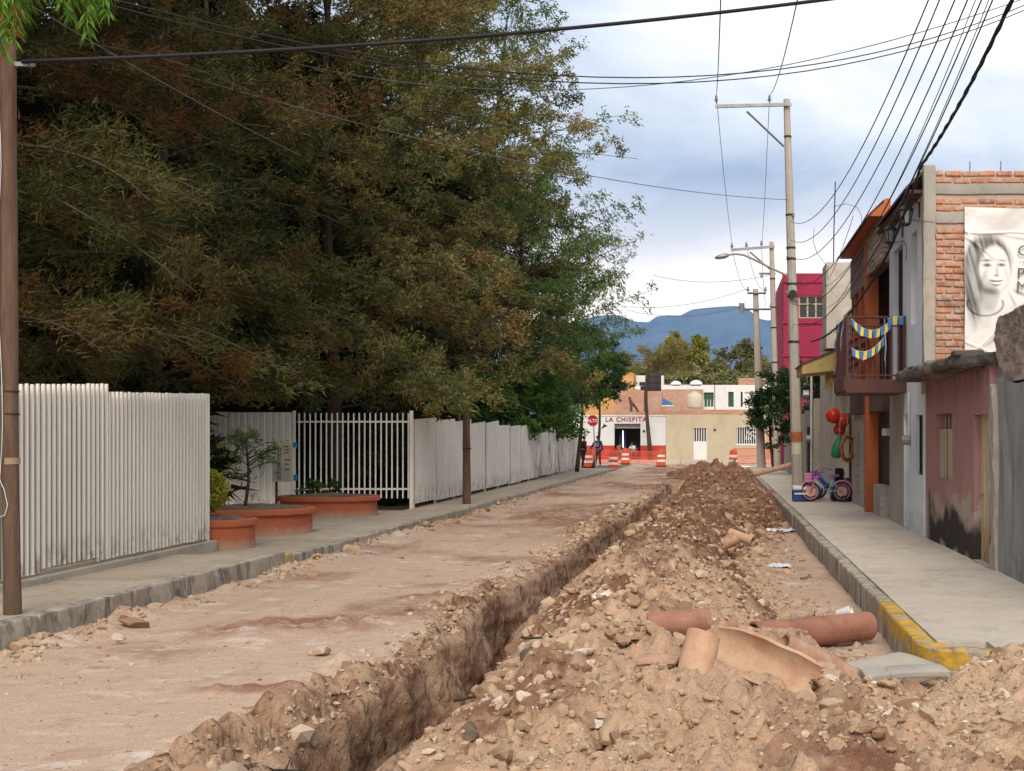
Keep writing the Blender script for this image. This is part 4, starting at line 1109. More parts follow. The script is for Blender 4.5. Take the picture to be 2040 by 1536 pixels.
# lanterns on the white facade
def lantern(y, z, label):
    r = empty('wall_lantern', (XF, y, z), 0, label, 'lantern', 'black lanterns on the white facade')
    MB().box(-0.02, 0.0, -0.05, 0.05, -0.12, 0.14).build('back_plate', m_dark, r)
    MB().tube([(-0.01, 0, 0.10), (-0.10, 0, 0.20), (-0.20, 0, 0.18), (-0.24, 0, 0.10)], 0.012, 6).build('arm', m_dark, r)
    rot = Matrix.Rotation(R(45), 3, 'Z')
    mb = MB(); mb.lathe([(0.13, 0.0), (0.135, 0.02), (0.05, 0.09), (0.015, 0.12)], 6, at=(-0.24, 0, 0)); mb.build('roof', m_dark, r)
    cg = MB()
    for k in range(6):
        a = 2*math.pi*k/6
        cg.tube([(-0.24+0.115*math.cos(a), 0.115*math.sin(a), 0.0), (-0.24+0.075*math.cos(a), 0.075*math.sin(a), -0.22)], 0.012, 5)
    cg.build('cage', m_dark, r)
    MB().lathe([(0.10, -0.005), (0.065, -0.215)], 6, at=(-0.24, 0, 0)).build('glass', m_porc, r)
    MB().lathe([(0.03, -0.27), (0.085, -0.235), (0.085, -0.215)], 6, at=(-0.24, 0, 0)).build('base', m_dark, r)
lantern(23.3, 5.77, 'black wall lantern under the eave nearest the bare brick side wall')
lantern(25.4, 5.75, 'second black wall lantern farther along the white facade, above the balcony door')

# balcony of the white house
bc = empty('balcony', (3.0, 25.9, 2.7), 0, 'dark red balcony with iron railing jutting from the white facade', 'balcony')
part(MB().box(2.40, XF-0.003, 24.92, 27.0, 2.69, 2.93, bev=0.006), 'slab', m_brown, bc)
part(MB().box(2.36, 2.397, 24.9, 27.0, 2.74, 2.98), 'fascia', m_brown, bc)
def rail_run(p0, p1, n, root, zb=2.95, zt=4.08):
    p0, p1 = Vector((*p0, 0)), Vector((*p1, 0))
    for z, r_ in ((zb+0.06, 0.018), (zt-0.16, 0.014), (zt, 0.025)):
        part(MB().tube([p0+Vector((0, 0, z)), p1+Vector((0, 0, z))], r_, 6), 'rail', m_brown, root)
    for k in range(n+1):
        q = p0.lerp(p1, k/n); end = k in (0, n)
        part(MB().box(q.x-(0.025 if end else 0.011), q.x+(0.025 if end else 0.011), q.y-(0.025 if end else 0.011), q.y+(0.025 if end else 0.011), zb-0.01, zt+(0.03 if end else -0.01)), 'post' if end else 'baluster', m_brown, root)
rail_run((2.43, 24.96), (3.48, 24.96), 9, bc)
rail_run((2.43, 25.1), (2.43, 26.95), 14, bc)
rail_run((2.53, 26.95), (3.48, 26.95), 6, bc)
# paper garland on the railing
m_gy = M('yellow_paper', (0.75, 0.60, 0.12), (0.65, 0.5, 0.1), 5, 0.7, 0.0)
m_gb = M('blue_paper', (0.06, 0.22, 0.50), (0.05, 0.17, 0.40), 5, 0.7, 0.0)
def garland(pts, label, n, size=0.15):
    r = empty('paper_garland', pts[0], 0, label, 'garland', 'blue and yellow garlands on the balcony')
    pts = [Vector(p) for p in pts]; L = [0]
    for a, b in zip(pts, pts[1:]): L.append(L[-1]+(b-a).length)
    def at(s):
        for i in range(len(pts)-1):
            if s <= L[i+1] or i == len(pts)-2: return pts[i].lerp(pts[i+1], (s-L[i])/(L[i+1]-L[i]))
    o = MB().tube([p-pts[0] for p in pts], 0.004, 5).build('string', m_white, r)
    rg = random.Random(int(pts[0].x*1000))
    for k in range(n):
        a, b = at(L[-1]*(k+0.06)/n)-pts[0], at(L[-1]*(k+0.94)/n)-pts[0]
        dz = Vector((rg.uniform(-0.02, 0.02), rg.uniform(-0.03, 0.01), -size))
        mb = MB(); off = Vector((0, -0.003, 0))
        vs = [a, b, b+dz, a+dz*rg.uniform(0.85, 1.1)]
        mb.add([v for v in vs]+[v+off for v in vs], [(0, 1, 2, 3), (7, 6, 5, 4), (0, 4, 5, 1), (1, 5, 6, 2), (2, 6, 7, 3), (3, 7, 4, 0)])
        mb.build('pennant', m_gy if k % 2 else m_gb, r)
def sag(p0, p1, s, n=10):
    p0, p1 = Vector(p0), Vector(p1)
    return [p0.lerp(p1, i/n) - Vector((0, 0, s*4*(i/n)*(1-i/n))) for i in range(n+1)]
garland(sag((2.50, 24.90, 4.06), (3.22, 24.90, 4.02), 0.20), 'blue and yellow paper garland looped along the top of the balcony railing', 11)
garland(sag((2.50, 24.895, 3.52), (3.10, 24.895, 3.72), 0.16), 'lower loop of blue and yellow paper garland halfway down the railing', 9)
garland([(3.10, 24.88, 4.05), (3.13, 24.88, 3.72), (3.11, 24.88, 3.28)], 'garland of blue and yellow paper hanging straight down from the railing', 7)
garland([(3.16, 24.90, 4.05), (3.30, 24.90, 4.10), (3.46, 24.9, 4.09)], 'short end of yellow paper garland tied near the facade wall', 3)
garland([(2.38, 25.05, 4.05), (2.34, 25.2, 3.8), (2.33, 25.25, 3.5)], 'bunched blue and yellow paper hanging at the outer corner of the balcony', 5, 0.18)
garland([(2.38, 26.0, 4.06), (2.30, 26.2, 3.7), (2.34, 26.5, 3.3)], 'garland of blue and yellow paper hanging on the street side of the balcony', 6, 0.15)

# ---- brown and orange building with columns
m_orange = M('burnt_orange_paint', (0.44, 0.12, 0.042), (0.37, 0.10, 0.036), 1.5, 0.7, 0.12, 30)
m_greyst = M('grey_granite_facing', (0.19, 0.165, 0.145), (0.13, 0.115, 0.10), 7, 0.7, 0.3, 50)
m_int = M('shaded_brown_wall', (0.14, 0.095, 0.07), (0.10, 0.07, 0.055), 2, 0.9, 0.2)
t = NT('split_stone'); col = t.ramp(t.rnd(), [(0, (0.33, 0.25, 0.18)), (0.5, (0.42, 0.34, 0.26)), (1, (0.48, 0.42, 0.35))])
col = t.mix(t.mr(t.noise(8, 7, 0.7), 0.42, 0.7, 0, 0.6), col, (0.22, 0.16, 0.12)); t.bump(t.noise(22, 7, 0.7), 0.6, 0.02)
m_stone = t.done(col, 0.92, 0, 0.2)
ob = empty('orange_column_house', (3.6, 31, 0.2), 0, 'two storey house with burnt orange columns, stone facing and orange cornice', 'house')
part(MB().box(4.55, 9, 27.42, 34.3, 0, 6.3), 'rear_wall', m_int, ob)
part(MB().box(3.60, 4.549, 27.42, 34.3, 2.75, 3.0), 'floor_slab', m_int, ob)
part(MB().box(3.45, 4.549, 27.65, 34.3, 6.305, 6.38), 'roof_slab', m_orange, ob)
mb = MB(); mb.prism([(0, 0.0), (0.42, 0.0), (0.42, 0.36), (0.32, 0.36)], (3.16, 27.66, 6.385), (1, 0, 0), (0, 0, 1), (0, 6.75, 0))
part(mb, 'cornice', m_orange, ob)
mb = MB()
for k in range(21):
    mb.prism([(0, 0), (0.36, 0.34), (0.36, 0.40), (0, 0.06)], (3.08, 27.66+k*0.322, 6.325), (1, 0, 0), (0, 0, 1), (0, 0.30, 0))
part(mb, 'tile_edge', m_brown, ob)
part(MB().box(3.42, 3.60, 30.9, 34.3, 5.35, 6.30), 'lintel', m_greyst, ob)
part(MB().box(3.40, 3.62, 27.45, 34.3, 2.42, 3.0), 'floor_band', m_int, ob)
for (y, xa, w) in ((30.0, 3.33, 0.29), (31.9, 3.40, 0.24), (33.5, 3.44, 0.22)):
    part(MB().box(xa, xa+w, y, y+w, 0.15 if y < 31 else 3.002, 6.30, bev=0.015), 'column', m_orange, ob)
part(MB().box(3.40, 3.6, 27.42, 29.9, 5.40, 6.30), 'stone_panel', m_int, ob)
rng = random.Random(3)
z = 5.41
while z < 6.25:
    h = rng.uniform(0.07, 0.12); y = 27.43
    while y < 29.85:
        L_ = min(rng.uniform(0.25, 0.6), 29.88-y)
        me = conc_piece(3.36-rng.uniform(0, 0.03), 3.399, y+0.008, y+L_-0.008, z+0.006, z+h-0.006, y*3+z*7, 0.012, 0.12, 0.008)
        o = link('facing_stone', me, m_stone, ob); at_root(o, ob); y += L_
    # the end towards the camera
    me = conc_piece(3.36, 3.6, 27.40-rng.uniform(0.0, 0.02), 27.419, z+0.006, z+h-0.006, z*9, 0.01, 0.1, 0.006)
    o = link('facing_stone', me, m_stone, ob); at_root(o, ob)
    z += h
part(MB().box(3.50, 3.72, 31.45, 34.25, 0.0, 2.41), 'plaster_pier', m_beigew, ob)
rng = random.Random(13)
for k in range(26):                                   # ragged brick edging on the pier
    z = 0.22 + k*0.083
    w = 0.20 if k % 2 else 0.36
    me = conc_piece(3.47-rng.uniform(0, 0.015), 3.499, 31.46, 31.46+w+rng.uniform(-0.03, 0.03), z, z+0.06, k*2.3, 0.006, 0.1, 0.006)
    o = link('edge_brick', me, m_stone, ob); at_root(o, ob)
    me = conc_piece(3.50, 3.70, 31.425-rng.uniform(0, 0.012), 31.448, z, z+0.06, k*5.3, 0.006, 0.1, 0.006)
    o = link('edge_brick', me, m_stone, ob); at_root(o, ob)
    if k > 2 and k < 22:
        me = conc_piece(3.475, 3.499, 33.0, 33.0+w*1.6, z, z+0.06, k*4.3, 0.006, 0.1, 0.006)
        o = link('edge_brick', me, m_stone, ob); at_root(o, ob)
part(MB().box(3.45, 4.0, 28.3, 29.6, 0.1, 0.85, bev=0.01), 'low_wall', m_stone, ob)
part(MB().box(3.66, 3.70, 28.0, 29.9, 0.85, 2.41), 'dark_opening_panel', m_dark, ob)  # plain dark sheet in the open doorway, standing in for its shade
part(MB().box(3.55, 3.75, 28.2, 28.9, 1.9, 2.05), 'meter_box', m_white, ob)

# ---- shop with yellow awning
m_yaw = M('yellow_awning_paint', (0.50, 0.38, 0.15), (0.42, 0.31, 0.11), 2.5, 0.75, 0.12, 30, dirt=0.5)
m_rough = conc_mat('rough_pale_plaster', (0.60, 0.555, 0.48), (0.48, 0.44, 0.375), (0.30, 0.265, 0.22), 0.6, 0.9, 4)
sh = empty('corner_shop', (3.6, 38, 0.2), 0, 'pale rough plastered shop building with yellow awning behind the orange column house', 'shop')
part(wall_x(MB(), XF, 0.25, 34.32, 45.5, 0.0, 5.2, [(35.0, 38.2, 0.0, 2.5)]), 'wall', m_rough, sh)
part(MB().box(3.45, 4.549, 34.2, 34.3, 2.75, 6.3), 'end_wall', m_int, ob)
part(MB().box(3.05, 8, 37.2, 38.6, 4.3, 6.66), 'upper_block', m_rough, sh)
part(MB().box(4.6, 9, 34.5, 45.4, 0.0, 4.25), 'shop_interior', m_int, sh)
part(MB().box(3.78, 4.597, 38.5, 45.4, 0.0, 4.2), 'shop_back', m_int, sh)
mb = MB(); mb.prism([(2.31, 3.54), (3.515, 3.67), (3.515, 4.27), (2.31, 3.80)], (0, 36.0, 0), (1, 0, 0), (0, 0, 1), (0, 2.6, 0))
part(mb, 'awning', m_yaw, sh)
part(MB().prism([(2.27, 3.78), (2.27, 3.82), (3.5, 4.32), (3.5, 4.28)], (0, 35.95, 0), (1, 0, 0), (0, 0, 1), (0, 2.7, 0)), 'awning_top', m_rustr, sh)
part(MB().box(2.95, 3.45, 36.3, 36.4, 3.15, 3.58), 'hanging_board', M('ochre_board', (0.36, 0.22, 0.05), None, 3, 0.7, 0.1), sh)
st = MB(); m_red = M('red_cloth', (0.45, 0.07, 0.06), None, 3, 0.8, 0.0)
aw = empty('striped_awning', (3.2, 31, 3.2), 0, 'sloping red and white striped cloth awning seen through the balcony railing', 'awning')
for k in range(8):
    a0 = Vector((2.78, 32.9-k*0.5, 3.16+0.09*k)); a1 = Vector((2.78, 32.9-(k+1)*0.5, 3.16+0.09*(k+1)))
    b0_ = a0+Vector((0.62, 0, 0.32)); b1_ = a1+Vector((0.62, 0, 0.32)); n_ = Vector((0, 0, 0.02))
    o = MB().add([a0, a1, b1_, b0_, a0+n_, a1+n_, b1_+n_, b0_+n_], [(3, 2, 1, 0), (4, 5, 6, 7), (0, 1, 5, 4), (1, 2, 6, 5), (2, 3, 7, 6), (3, 0, 4, 7)]).build('stripe', m_red if k % 2 else m_white, aw); at_root(o, aw)
part(MB().tube([(2.8, 32.9, 2.7), (2.8, 32.9, 3.17)], 0.02, 6), 'pole', m_steel, aw)
part(MB().tube([(2.8, 28.95, 2.95), (2.8, 28.95, 3.85)], 0.02, 6), 'pole', m_steel, aw)

# ---- lower grey walls farther along
lw = empty('grey_yard_wall', (3.5, 50, 0.2), 0, 'row of plain grey rendered yard walls with white pipes beyond the shop', 'wall')
part(MB().box(3.30, 3.6, 45.52, 50.0, 0, 3.15, bev=0.01), 'wall_section', m_cem, lw)
part(MB().box(3.40, 3.7, 50.02, 56.0, 0, 2.75, bev=0.01), 'wall_section', m_beigew, lw)
part(MB().box(3.35, 3.65, 56.02, 68.0, 0, 2.4, bev=0.01), 'wall_section', m_cem, lw)
part(MB().box(3.22, 3.299, 47.2, 47.9, 0.2, 2.2), 'door', m_dark, lw)
part(MB().tube([(3.25, 45.9, 0.2), (3.25, 45.9, 4.3)], 0.04, 8), 'pipe', m_pvc, lw)
part(MB().tube([(3.20, 45.6, 1.8), (3.05, 45.6, 1.8)], 0.12, 12), 'electric_meter', m_steel, lw)
part(MB().tube([(3.20, 46.4, 3.3), (3.0, 46.4, 3.3)], 0.16, 12), 'electric_meter', m_steel, lw)
part(MB().tube([(3.20, 46.1, 2.9), (3.0, 46.1, 2.9)], 0.14, 12), 'electric_meter', m_dark, lw)

# ---- magenta building
m_mag = M('magenta_paint', (0.34, 0.026, 0.075), (0.27, 0.022, 0.06), 0.6, 0.8, 0.3, 8, dirt=0.35, dcol=(0.16, 0.02, 0.04))
mg = empty('magenta_building', (5, 66, 0), 0, 'tall magenta building with dark window strip behind the concrete pole', 'building')
part(wall_y(MB(), 66.0, 0.3, 3.32, 9.5, 0, 9.72, [(4.05, 5.35, 7.62, 8.72), (5.75, 7.2, 7.62, 8.72), (4.05, 5.35, 4.4, 5.5), (5.75, 7.2, 4.4, 5.5)]), 'front_wall', m_mag, mg)
part(MB().box(3.30, 3.6, 66.31, 74, 0, 9.72), 'side_wall', m_mag, mg)
part(MB().box(3.26, 9.6, 65.93, 65.99, 9.35, 9.8), 'parapet_band', m_mag, mg)
part(MB().box(3.27, 9.6, 65.93, 65.99, 7.35, 7.55), 'floor_band', m_mag, mg)
part(MB().box(3.27, 9.6, 65.93, 65.99, 5.75, 5.9), 'floor_band', m_mag, mg)
m_frm = M('cream_frame', (0.45, 0.38, 0.25), None, 3, 0.7, 0.0)
for (x0, x1, z0, z1) in ((4.05, 5.35, 7.62, 8.72), (5.75, 7.2, 7.62, 8.72), (4.05, 5.35, 4.4, 5.5), (5.75, 7.2, 4.4, 5.5)):
    f = MB(); f.box(x0, x1, 66.1, 66.14, z1-0.06, z1); f.box(x0, x1, 66.1, 66.14, z0, z0+0.06)
    for k in range(4):
        x = x0+(x1-x0-0.08)*k/3; f.box(x, x+0.08, 66.1, 66.14, z0+0.06, z1-0.06)
    f.box(x0+0.08, x1-0.08, 66.105, 66.135, z1-0.42, z1-0.37)
    fr = part(f, 'window', m_frm, mg)
    MB().box(x0, x1, 66.16, 66.18, z0, z1).build('pane', m_glass, fr)
# ================================================================== concrete poles, wires
m_cpole = conc_mat('pole_concrete', (0.46, 0.42, 0.36), (0.39, 0.355, 0.305), (0.28, 0.25, 0.21), 0.5, 0.2, 0.8)
m_orng = M('orange_sticker', (0.50, 0.13, 0.04), (0.32, 0.10, 0.05), 9, 0.7, 0.05)
def arm_box(mb, p, q, w):
    p, q = Vector(p), Vector(q); mb.tube([p, q], w, 4); return mb
def insul(root, p, h=0.22, r=0.07, mat=None):
    mb = MB(); mb.lathe([(0.015, 0), (0.02, h*0.3), (r*0.7, h*0.32), (r, h*0.42), (r*0.5, h*0.5), (r*0.85, h*0.6), (r*0.45, h*0.7), (r*0.6, h*0.85), (0.02, h)], 10, at=p)
    mb.build('insulator', mat or m_porc, root, True)
# main pole
bp = P(1590, 974, Z=0.2); tp = P(1567, 198, Y=bp.y)
cp = empty('concrete_utility_pole', bp, 0, 'tall nearest concrete utility pole with one long crossarm and a street lamp arm', 'utility pole')
ln = lambda z: Vector(((tp.x-bp.x)*(z-0.2)/(tp.z-0.2), 0, z-0.2))      # point on its axis at height z, local
zt = tp.z
pr = [(0.2-0.35, 0.20), (zt*0.25, 0.175), (zt*0.5, 0.15), (zt*0.75, 0.125), (zt, 0.10)]
MB().tube([ln(z) for z, r in pr], [r for z, r in pr], 8).build('shaft', m_cpole, cp)
ca = P(1425, 212, Y=bp.y-0.15)-bp; cb = P(1577, 208, Y=bp.y-0.15)-bp
MB().prism([(-0.045, -0.05), (0.045, -0.05), (0.045, 0.05), (-0.045, 0.05)], ca, (0, 1, 0), (0, 0, 1), cb-ca).build('crossarm', m_steel, cp)
br0 = P(1488, 222, Y=bp.y-0.17)-bp; br1 = P(1562, 292, Y=bp.y-0.17)-bp
arm_box(MB(), br0, br1, 0.035).build('brace', m_steel, cp)
ic = P(1427, 206, Y=bp.y-0.15)-bp; id_ = P(1533, 206, Y=bp.y-0.15)-bp; ie = P(1567, 190, Y=bp.y)-bp
insul(cp, ic, 0.26); insul(cp, id_, 0.26); 
for z in (11.45, 8.95, 7.9, 7.55, 6.75, 6.35, 4.9):
    c = ln(z); r_ = 0.215-0.0092*z+0.012
    MB().tube([c-Vector((0, 0, 0.03)), c+Vector((0, 0, 0.03))], r_, 10).build('band', m_dark, cp)
lampm = M('weathered_lamp_arm', (0.36, 0.31, 0.22), (0.27, 0.23, 0.17), 5, 0.6, 0.1)
la = [P(x, y, Y=bp.y-0.25)-bp for x, y in ((1568, 549), (1530, 531), (1500, 516), (1482, 508), (1465, 506), (1450, 508))]
MB().tube(la, [0.035]*4+[0.03, 0.03], 8).build('lamp_arm', lampm, cp)
le, lf = P(1452, 508, Y=bp.y-0.25)-bp, P(1424, 514, Y=bp.y-0.25)-bp
mb = MB(); mb.tube([le, le.lerp(lf, 0.25), le.lerp(lf, 0.7), lf], [0.04, 0.085, 0.075, 0.03], 10); mb.build('lamp_head', m_steel, cp, True)
c = ln(6.45); mb = MB(); mb.tube([c+Vector((0.0, -0.16, -0.05)), c+Vector((0.0, -0.34, -0.05))], 0.13, 12); mb.build('cable_coil', m_dark, cp)
for z, dx in ((7.6, -0.12), (6.45, -0.2), (6.2, 0.12), (8.9, 0.1)):
    q = ln(z)+Vector((dx, -0.17, 0)); mb = MB(); ball(mb, q, 0.05, 8); mb.build('insulator', m_porc, cp)
MB().prism([(0.19*math.cos(a), 0.19*math.sin(a)) for a in [R(180+k*18) for k in range(11)]]+[(0.17, 0.02), (-0.17, 0.02)], ln(1.72), (1, 0, 0), (0, 1, 0), (0, 0, 0.30)).build('sticker', m_orng, cp)
MB().prism([(0.192*math.cos(a), 0.192*math.sin(a)) for a in [R(205+k*14) for k in range(8)]]+[(0.17, 0.02), (-0.17, 0.02)], ln(1.30), (1, 0, 0), (0, 1, 0), (0, 0, 0.36)).build('sticker', m_cream, cp)
# second pole
bp2 = P(1549, 937, Z=0.2); tp2 = P(1537, 482, Y=bp2.y)
c2 = empty('concrete_utility_pole', bp2, 0, 'second concrete utility pole, its crossarm carrying three insulators', 'utility pole')
l2 = lambda z: Vector(((tp2.x-bp2.x)*(z-0.2)/(tp2.z-0.2), 0, z-0.2))
MB().tube([l2(z) for z in (-0.1, 3, 6, 9, tp2.z)], [0.185, 0.17, 0.15, 0.13, 0.11], 8).build('shaft', m_cpole, c2)
a0, a1 = P(1456, 498, Y=bp2.y-0.18)-bp2, P(1543, 491, Y=bp2.y-0.18)-bp2
MB().prism([(-0.05, -0.06), (0.05, -0.06), (0.05, 0.06), (-0.05, 0.06)], a0, (0, 1, 0), (0, 0, 1), a1-a0).build('crossarm', m_steel, c2)
arm_box(MB(), P(1494, 502, Y=bp2.y-0.19)-bp2, P(1535, 537, Y=bp2.y-0.19)-bp2, 0.04).build('brace', m_steel, c2)
for px, py in ((1458, 497), (1487, 495), (1517, 492)): insul(c2, P(px, py, Y=bp2.y-0.18)-bp2, 0.32, 0.09)
for z in (9.6, 8.2, 7.2, 5.5):
    c = l2(z); MB().tube([c-Vector((0, 0, 0.03)), c+Vector((0, 0, 0.03))], 0.2-0.006*z, 10).build('band', m_dark, c2)
a0, a1 = P(1512, 545, Y=bp2.y+0.2)-bp2, P(1545, 545, Y=bp2.y+0.2)-bp2
arm_box(MB(), a0, a1, 0.05).build('short_arm', m_steel, c2); insul(c2, P(1517, 556, Y=bp2.y+0.2)-bp2, 0.3, 0.08)
MB().box(-0.34, -0.21, -0.1, 0.1, 4.55, 5.0).build('meter_box', m_dark, c2)
# third pole
bp3 = P(1517, 931, Z=0.2); tp3 = P(1505, 576, Y=bp3.y)
c3 = empty('concrete_utility_pole', bp3, 0, 'farthest grey concrete utility pole with two short crossarms before the beige wall', 'utility pole')
l3 = lambda z: Vector(((tp3.x-bp3.x)*(z-0.2)/(tp3.z-0.2), 0, z-0.2))
MB().tube([l3(z) for z in (-0.1, 3, 6, tp3.z)], [0.24, 0.22, 0.19, 0.14], 8).build('shaft', m_cpole, c3)
for (p, q, dy) in (((1489, 584), (1526, 584), -0.2), ((1472, 616), (1538, 616), -0.2)):
    a0, a1 = P(*p, Y=bp3.y+dy)-bp3, P(*q, Y=bp3.y+dy)-bp3
    arm_box(MB(), a0, a1, 0.06).build('crossarm', m_steel, c3)
    for f in (0.03, 0.97): insul(c3, a0.lerp(a1, f), 0.35, 0.1)
mb = MB(); mb.tube([l3(9.1)+Vector((-0.75, -0.2, -0.1)), l3(9.1)+Vector((-0.75, -0.2, -0.6))], 0.14, 10); mb.build('transformer_fuse', m_porc, c3)
arm_box(MB(), l3(4.3), l3(7.2)+Vector((1.9, 0.1, 0)), 0.07).build('strut', m_cpole, c3)

def wire(label, pts, r=0.008, mat=None, group='overhead wires along the street', cat='wire', name='overhead_wire', parent=None):
    p0 = Vector(pts[0]); mb = MB(); mb.tube([Vector(p)-p0 for p in pts], r, 5)
    o = mb.build(name, mat or m_wire, None, True, p0)
    tag(o, label, cat, group); return o
def sagw(p0, p1, s, n=24):
    return sag(p0, p1, s, n)
ZP = lambda px, py, Y: P(px, py, Y=Y)
# thick cable from the wooden pole across the street
wire('thick black cable crossing high over the street from the wooden pole', sagw(pole_attach+Vector((0.05, -0.03, 0)) if False else P(42, 122, Y=b0.y-0.05), P(2060, -62, Y=15.0), 0.17), 0.021, m_wire, 'wires crossing the street', 'cable', 'thick_cable')
wire('upper of two thin wires crossing the street below the thick cable', sagw(P(120, -30, Y=14), P(2060, 2, Y=24), 1.15), 0.009, m_wire, 'wires crossing the street')
wire('lower of two thin wires crossing the street below the thick cable', sagw(P(40, -40, Y=14), P(2060, 12, Y=24), 1.22), 0.009, m_wire, 'wires crossing the street')
wire('single thin wire sagging below the crossing pair toward the upper right', sagw(P(560, 120, Y=26), P(2060, -10, Y=22), 1.0), 0.008, m_wireg, 'wires crossing the street')
wire('pale wire slanting down across the dark trees to the concrete pole', sagw(P(210, 105, Y=20), P(1572, 398, Y=43.3), 0.45), 0.010, m_wireg, 'wires crossing the street')
wire('short pale wire drawn steeply across the trees at the upper left', sagw(P(60, 10, Y=13), P(600, 310, Y=21), 0.05), 0.005, m_wireg, 'wires crossing the street')
# high lines on the crossarms
for k, (pp, top_, nxt, lab) in enumerate(((ic, (1437, -40), (1459, 490), 'left high wire on the end of the long crossarm, running overhead'), (id_, (1597, -40), (1518, 488), 'right high wire on the long crossarm, running overhead'))):
    a = bp+pp+Vector((0, 0, 0.26))
    far = P(nxt[0], nxt[1], Y=bp2.y-0.18)
    near = P(top_[0], top_[1], Y=a.y*0.42)
    wire(lab, sagw(near, a, 0.3, 16), 0.011, m_wireg, 'high wires on the crossarms')
    wire(lab.replace('running overhead', 'far span'), sagw(a, far, 0.35, 16), 0.011, m_wireg, 'high wires on the crossarms')
for k, (px, py, qx, qy) in enumerate(((1458, 490, 1490, 578), (1487, 488, 1524, 578), (1517, 485, 1526, 610))):
    wire(('left', 'middle', 'right')[k] + ' high wire between the second and the farthest concrete pole', sagw(P(px, py, Y=bp2.y-0.18), P(qx, qy, Y=bp3.y-0.2), 0.6, 14), 0.012, m_wireg, 'far high wires between second and third pole')
for k, (x0, y0, x1, y1) in enumerate(((1238, 610, 1490, 575), (1248, 618, 1475, 612), (1300, 548, 1545, 545))):
    wire(('upper faint wire from the top of the farthest pole into the trees', 'lower faint wire from the farthest pole into the trees', 'faint wire from the second concrete pole into the trees')[k], sagw(P(x0, y0, Y=74), P(x1, y1, Y=bp3.y-0.2 if k < 2 else bp2.y), 0.4, 12), 0.012, m_wireg, 'faint far wires')
# service wires along the right hand facades
srv = [((1574, 440), (1862, -30), 0.1), ((1575, 478), (1884, -30), 0.2), ((1576, 512), (1915, -30), 0.3), ((1578, 565), (1940, -30), 0.4), ((1579, 605), (1968, -30), 0.55), ((1580, 645), (1990, -30), 0.7)]
for k, (a, b, s_) in enumerate(srv):
    q = P(b[0], b[1], X=2.55+0.12*k)
    wire(('leftmost', 'second from the left', 'third from the left', 'fourth from the left', 'fifth from the left', 'sixth from the left')[k] + ' of the black service wires fanning from the nearest concrete pole', sagw(P(a[0], a[1], Y=bp.y-0.2), q, 0.9+s_*0.5, 30), 0.0095, m_wire, 'service wires fanning along the right side')
for k, (a, b) in enumerate((((1600, 560), (1955, -30)), ((1598, 610), (1982, -30)))):
    wire(('left one', 'right one')[k] + ' of two thin grey service wires among the black fan', sagw(P(a[0], a[1], Y=bp.y-0.2), P(b[0], b[1], X=2.9+0.1*k), 1.3, 30), 0.006, m_wireg, 'service wires fanning along the right side')
# twisted bundle
q0 = P(1615, 680, Y=40); q1 = P(1755, 530, X=3.30); q2 = P(1835, 330, X=3.16); q3 = P(2030, -30, X=2.95)
pts = sagw(q0, q1, 0.35, 14) + sagw(q1, q2, 0.12, 10)[1:] + sagw(q2, q3, 0.12, 14)[1:]
tb = empty('twisted_cable_bundle', q0, 0, 'thick twisted black cable bundle running along the right facades to the top right', 'cable', 'overhead wires along the street')
for j in range(3):
    tw = [p-q0+Vector((0.018*math.cos(i*1.9+j*2.1), 0, 0.018*math.sin(i*1.9+j*2.1))) for i, p in enumerate(pts)]
    MB().tube(tw, 0.013, 5).build('strand', m_wire, tb, True)
# loops of cable over the roofs at the shop
for k, (pl_, lab) in enumerate((([(1655, 700), (1660, 600), (1661, 470), (1664, 362)], 'thin iron mast standing on the shop roof'),)):
    wire(lab, [P(x, y, Y=38.5) for x, y in pl_], 0.018, m_dark, None, 'mast', 'roof_mast')
wire('drooping loop of cable above the orange cornice', [P(x, y, Y=35) for x, y in ((1660, 412), (1685, 406), (1707, 412), (1717, 430), (1716, 470))], 0.008, m_wireg, 'loose cables at the shop roof')
wire('loose cable hanging beside the roof mast down to the shop', [P(x, y, Y=37) for x, y in ((1622, 455), (1620, 480), (1628, 505), (1648, 530), (1650, 560))], 0.008, m_wireg, 'loose cables at the shop roof')
wire('cable from the nearest concrete pole dipping to the shop roof', sagw(P(1597, 610, Y=bp.y-0.2), P(1700, 430, Y=33.5), 0.6, 14), 0.008, m_wire, 'loose cables at the shop roof')
wire('second cable from the nearest concrete pole to the orange cornice', sagw(P(1597, 640, Y=bp.y-0.2), P(1735, 470, Y=30.0), 0.7, 14), 0.008, m_wire, 'loose cables at the shop roof')
wire('cable strung along the white facade between the lanterns', [P(x, y, X=XF-0.03) for x, y in ((1755, 440), (1790, 435), (1835, 440), (1860, 443))], 0.007, m_wireg, 'loose cables at the shop roof')
wire('cable drooping from the white facade below the second lantern', [P(x, y, X=XF-0.03) for x, y in ((1766, 492), (1785, 482), (1800, 480), (1806, 492), (1805, 520))], 0.007, m_wireg, 'loose cables at the shop roof')

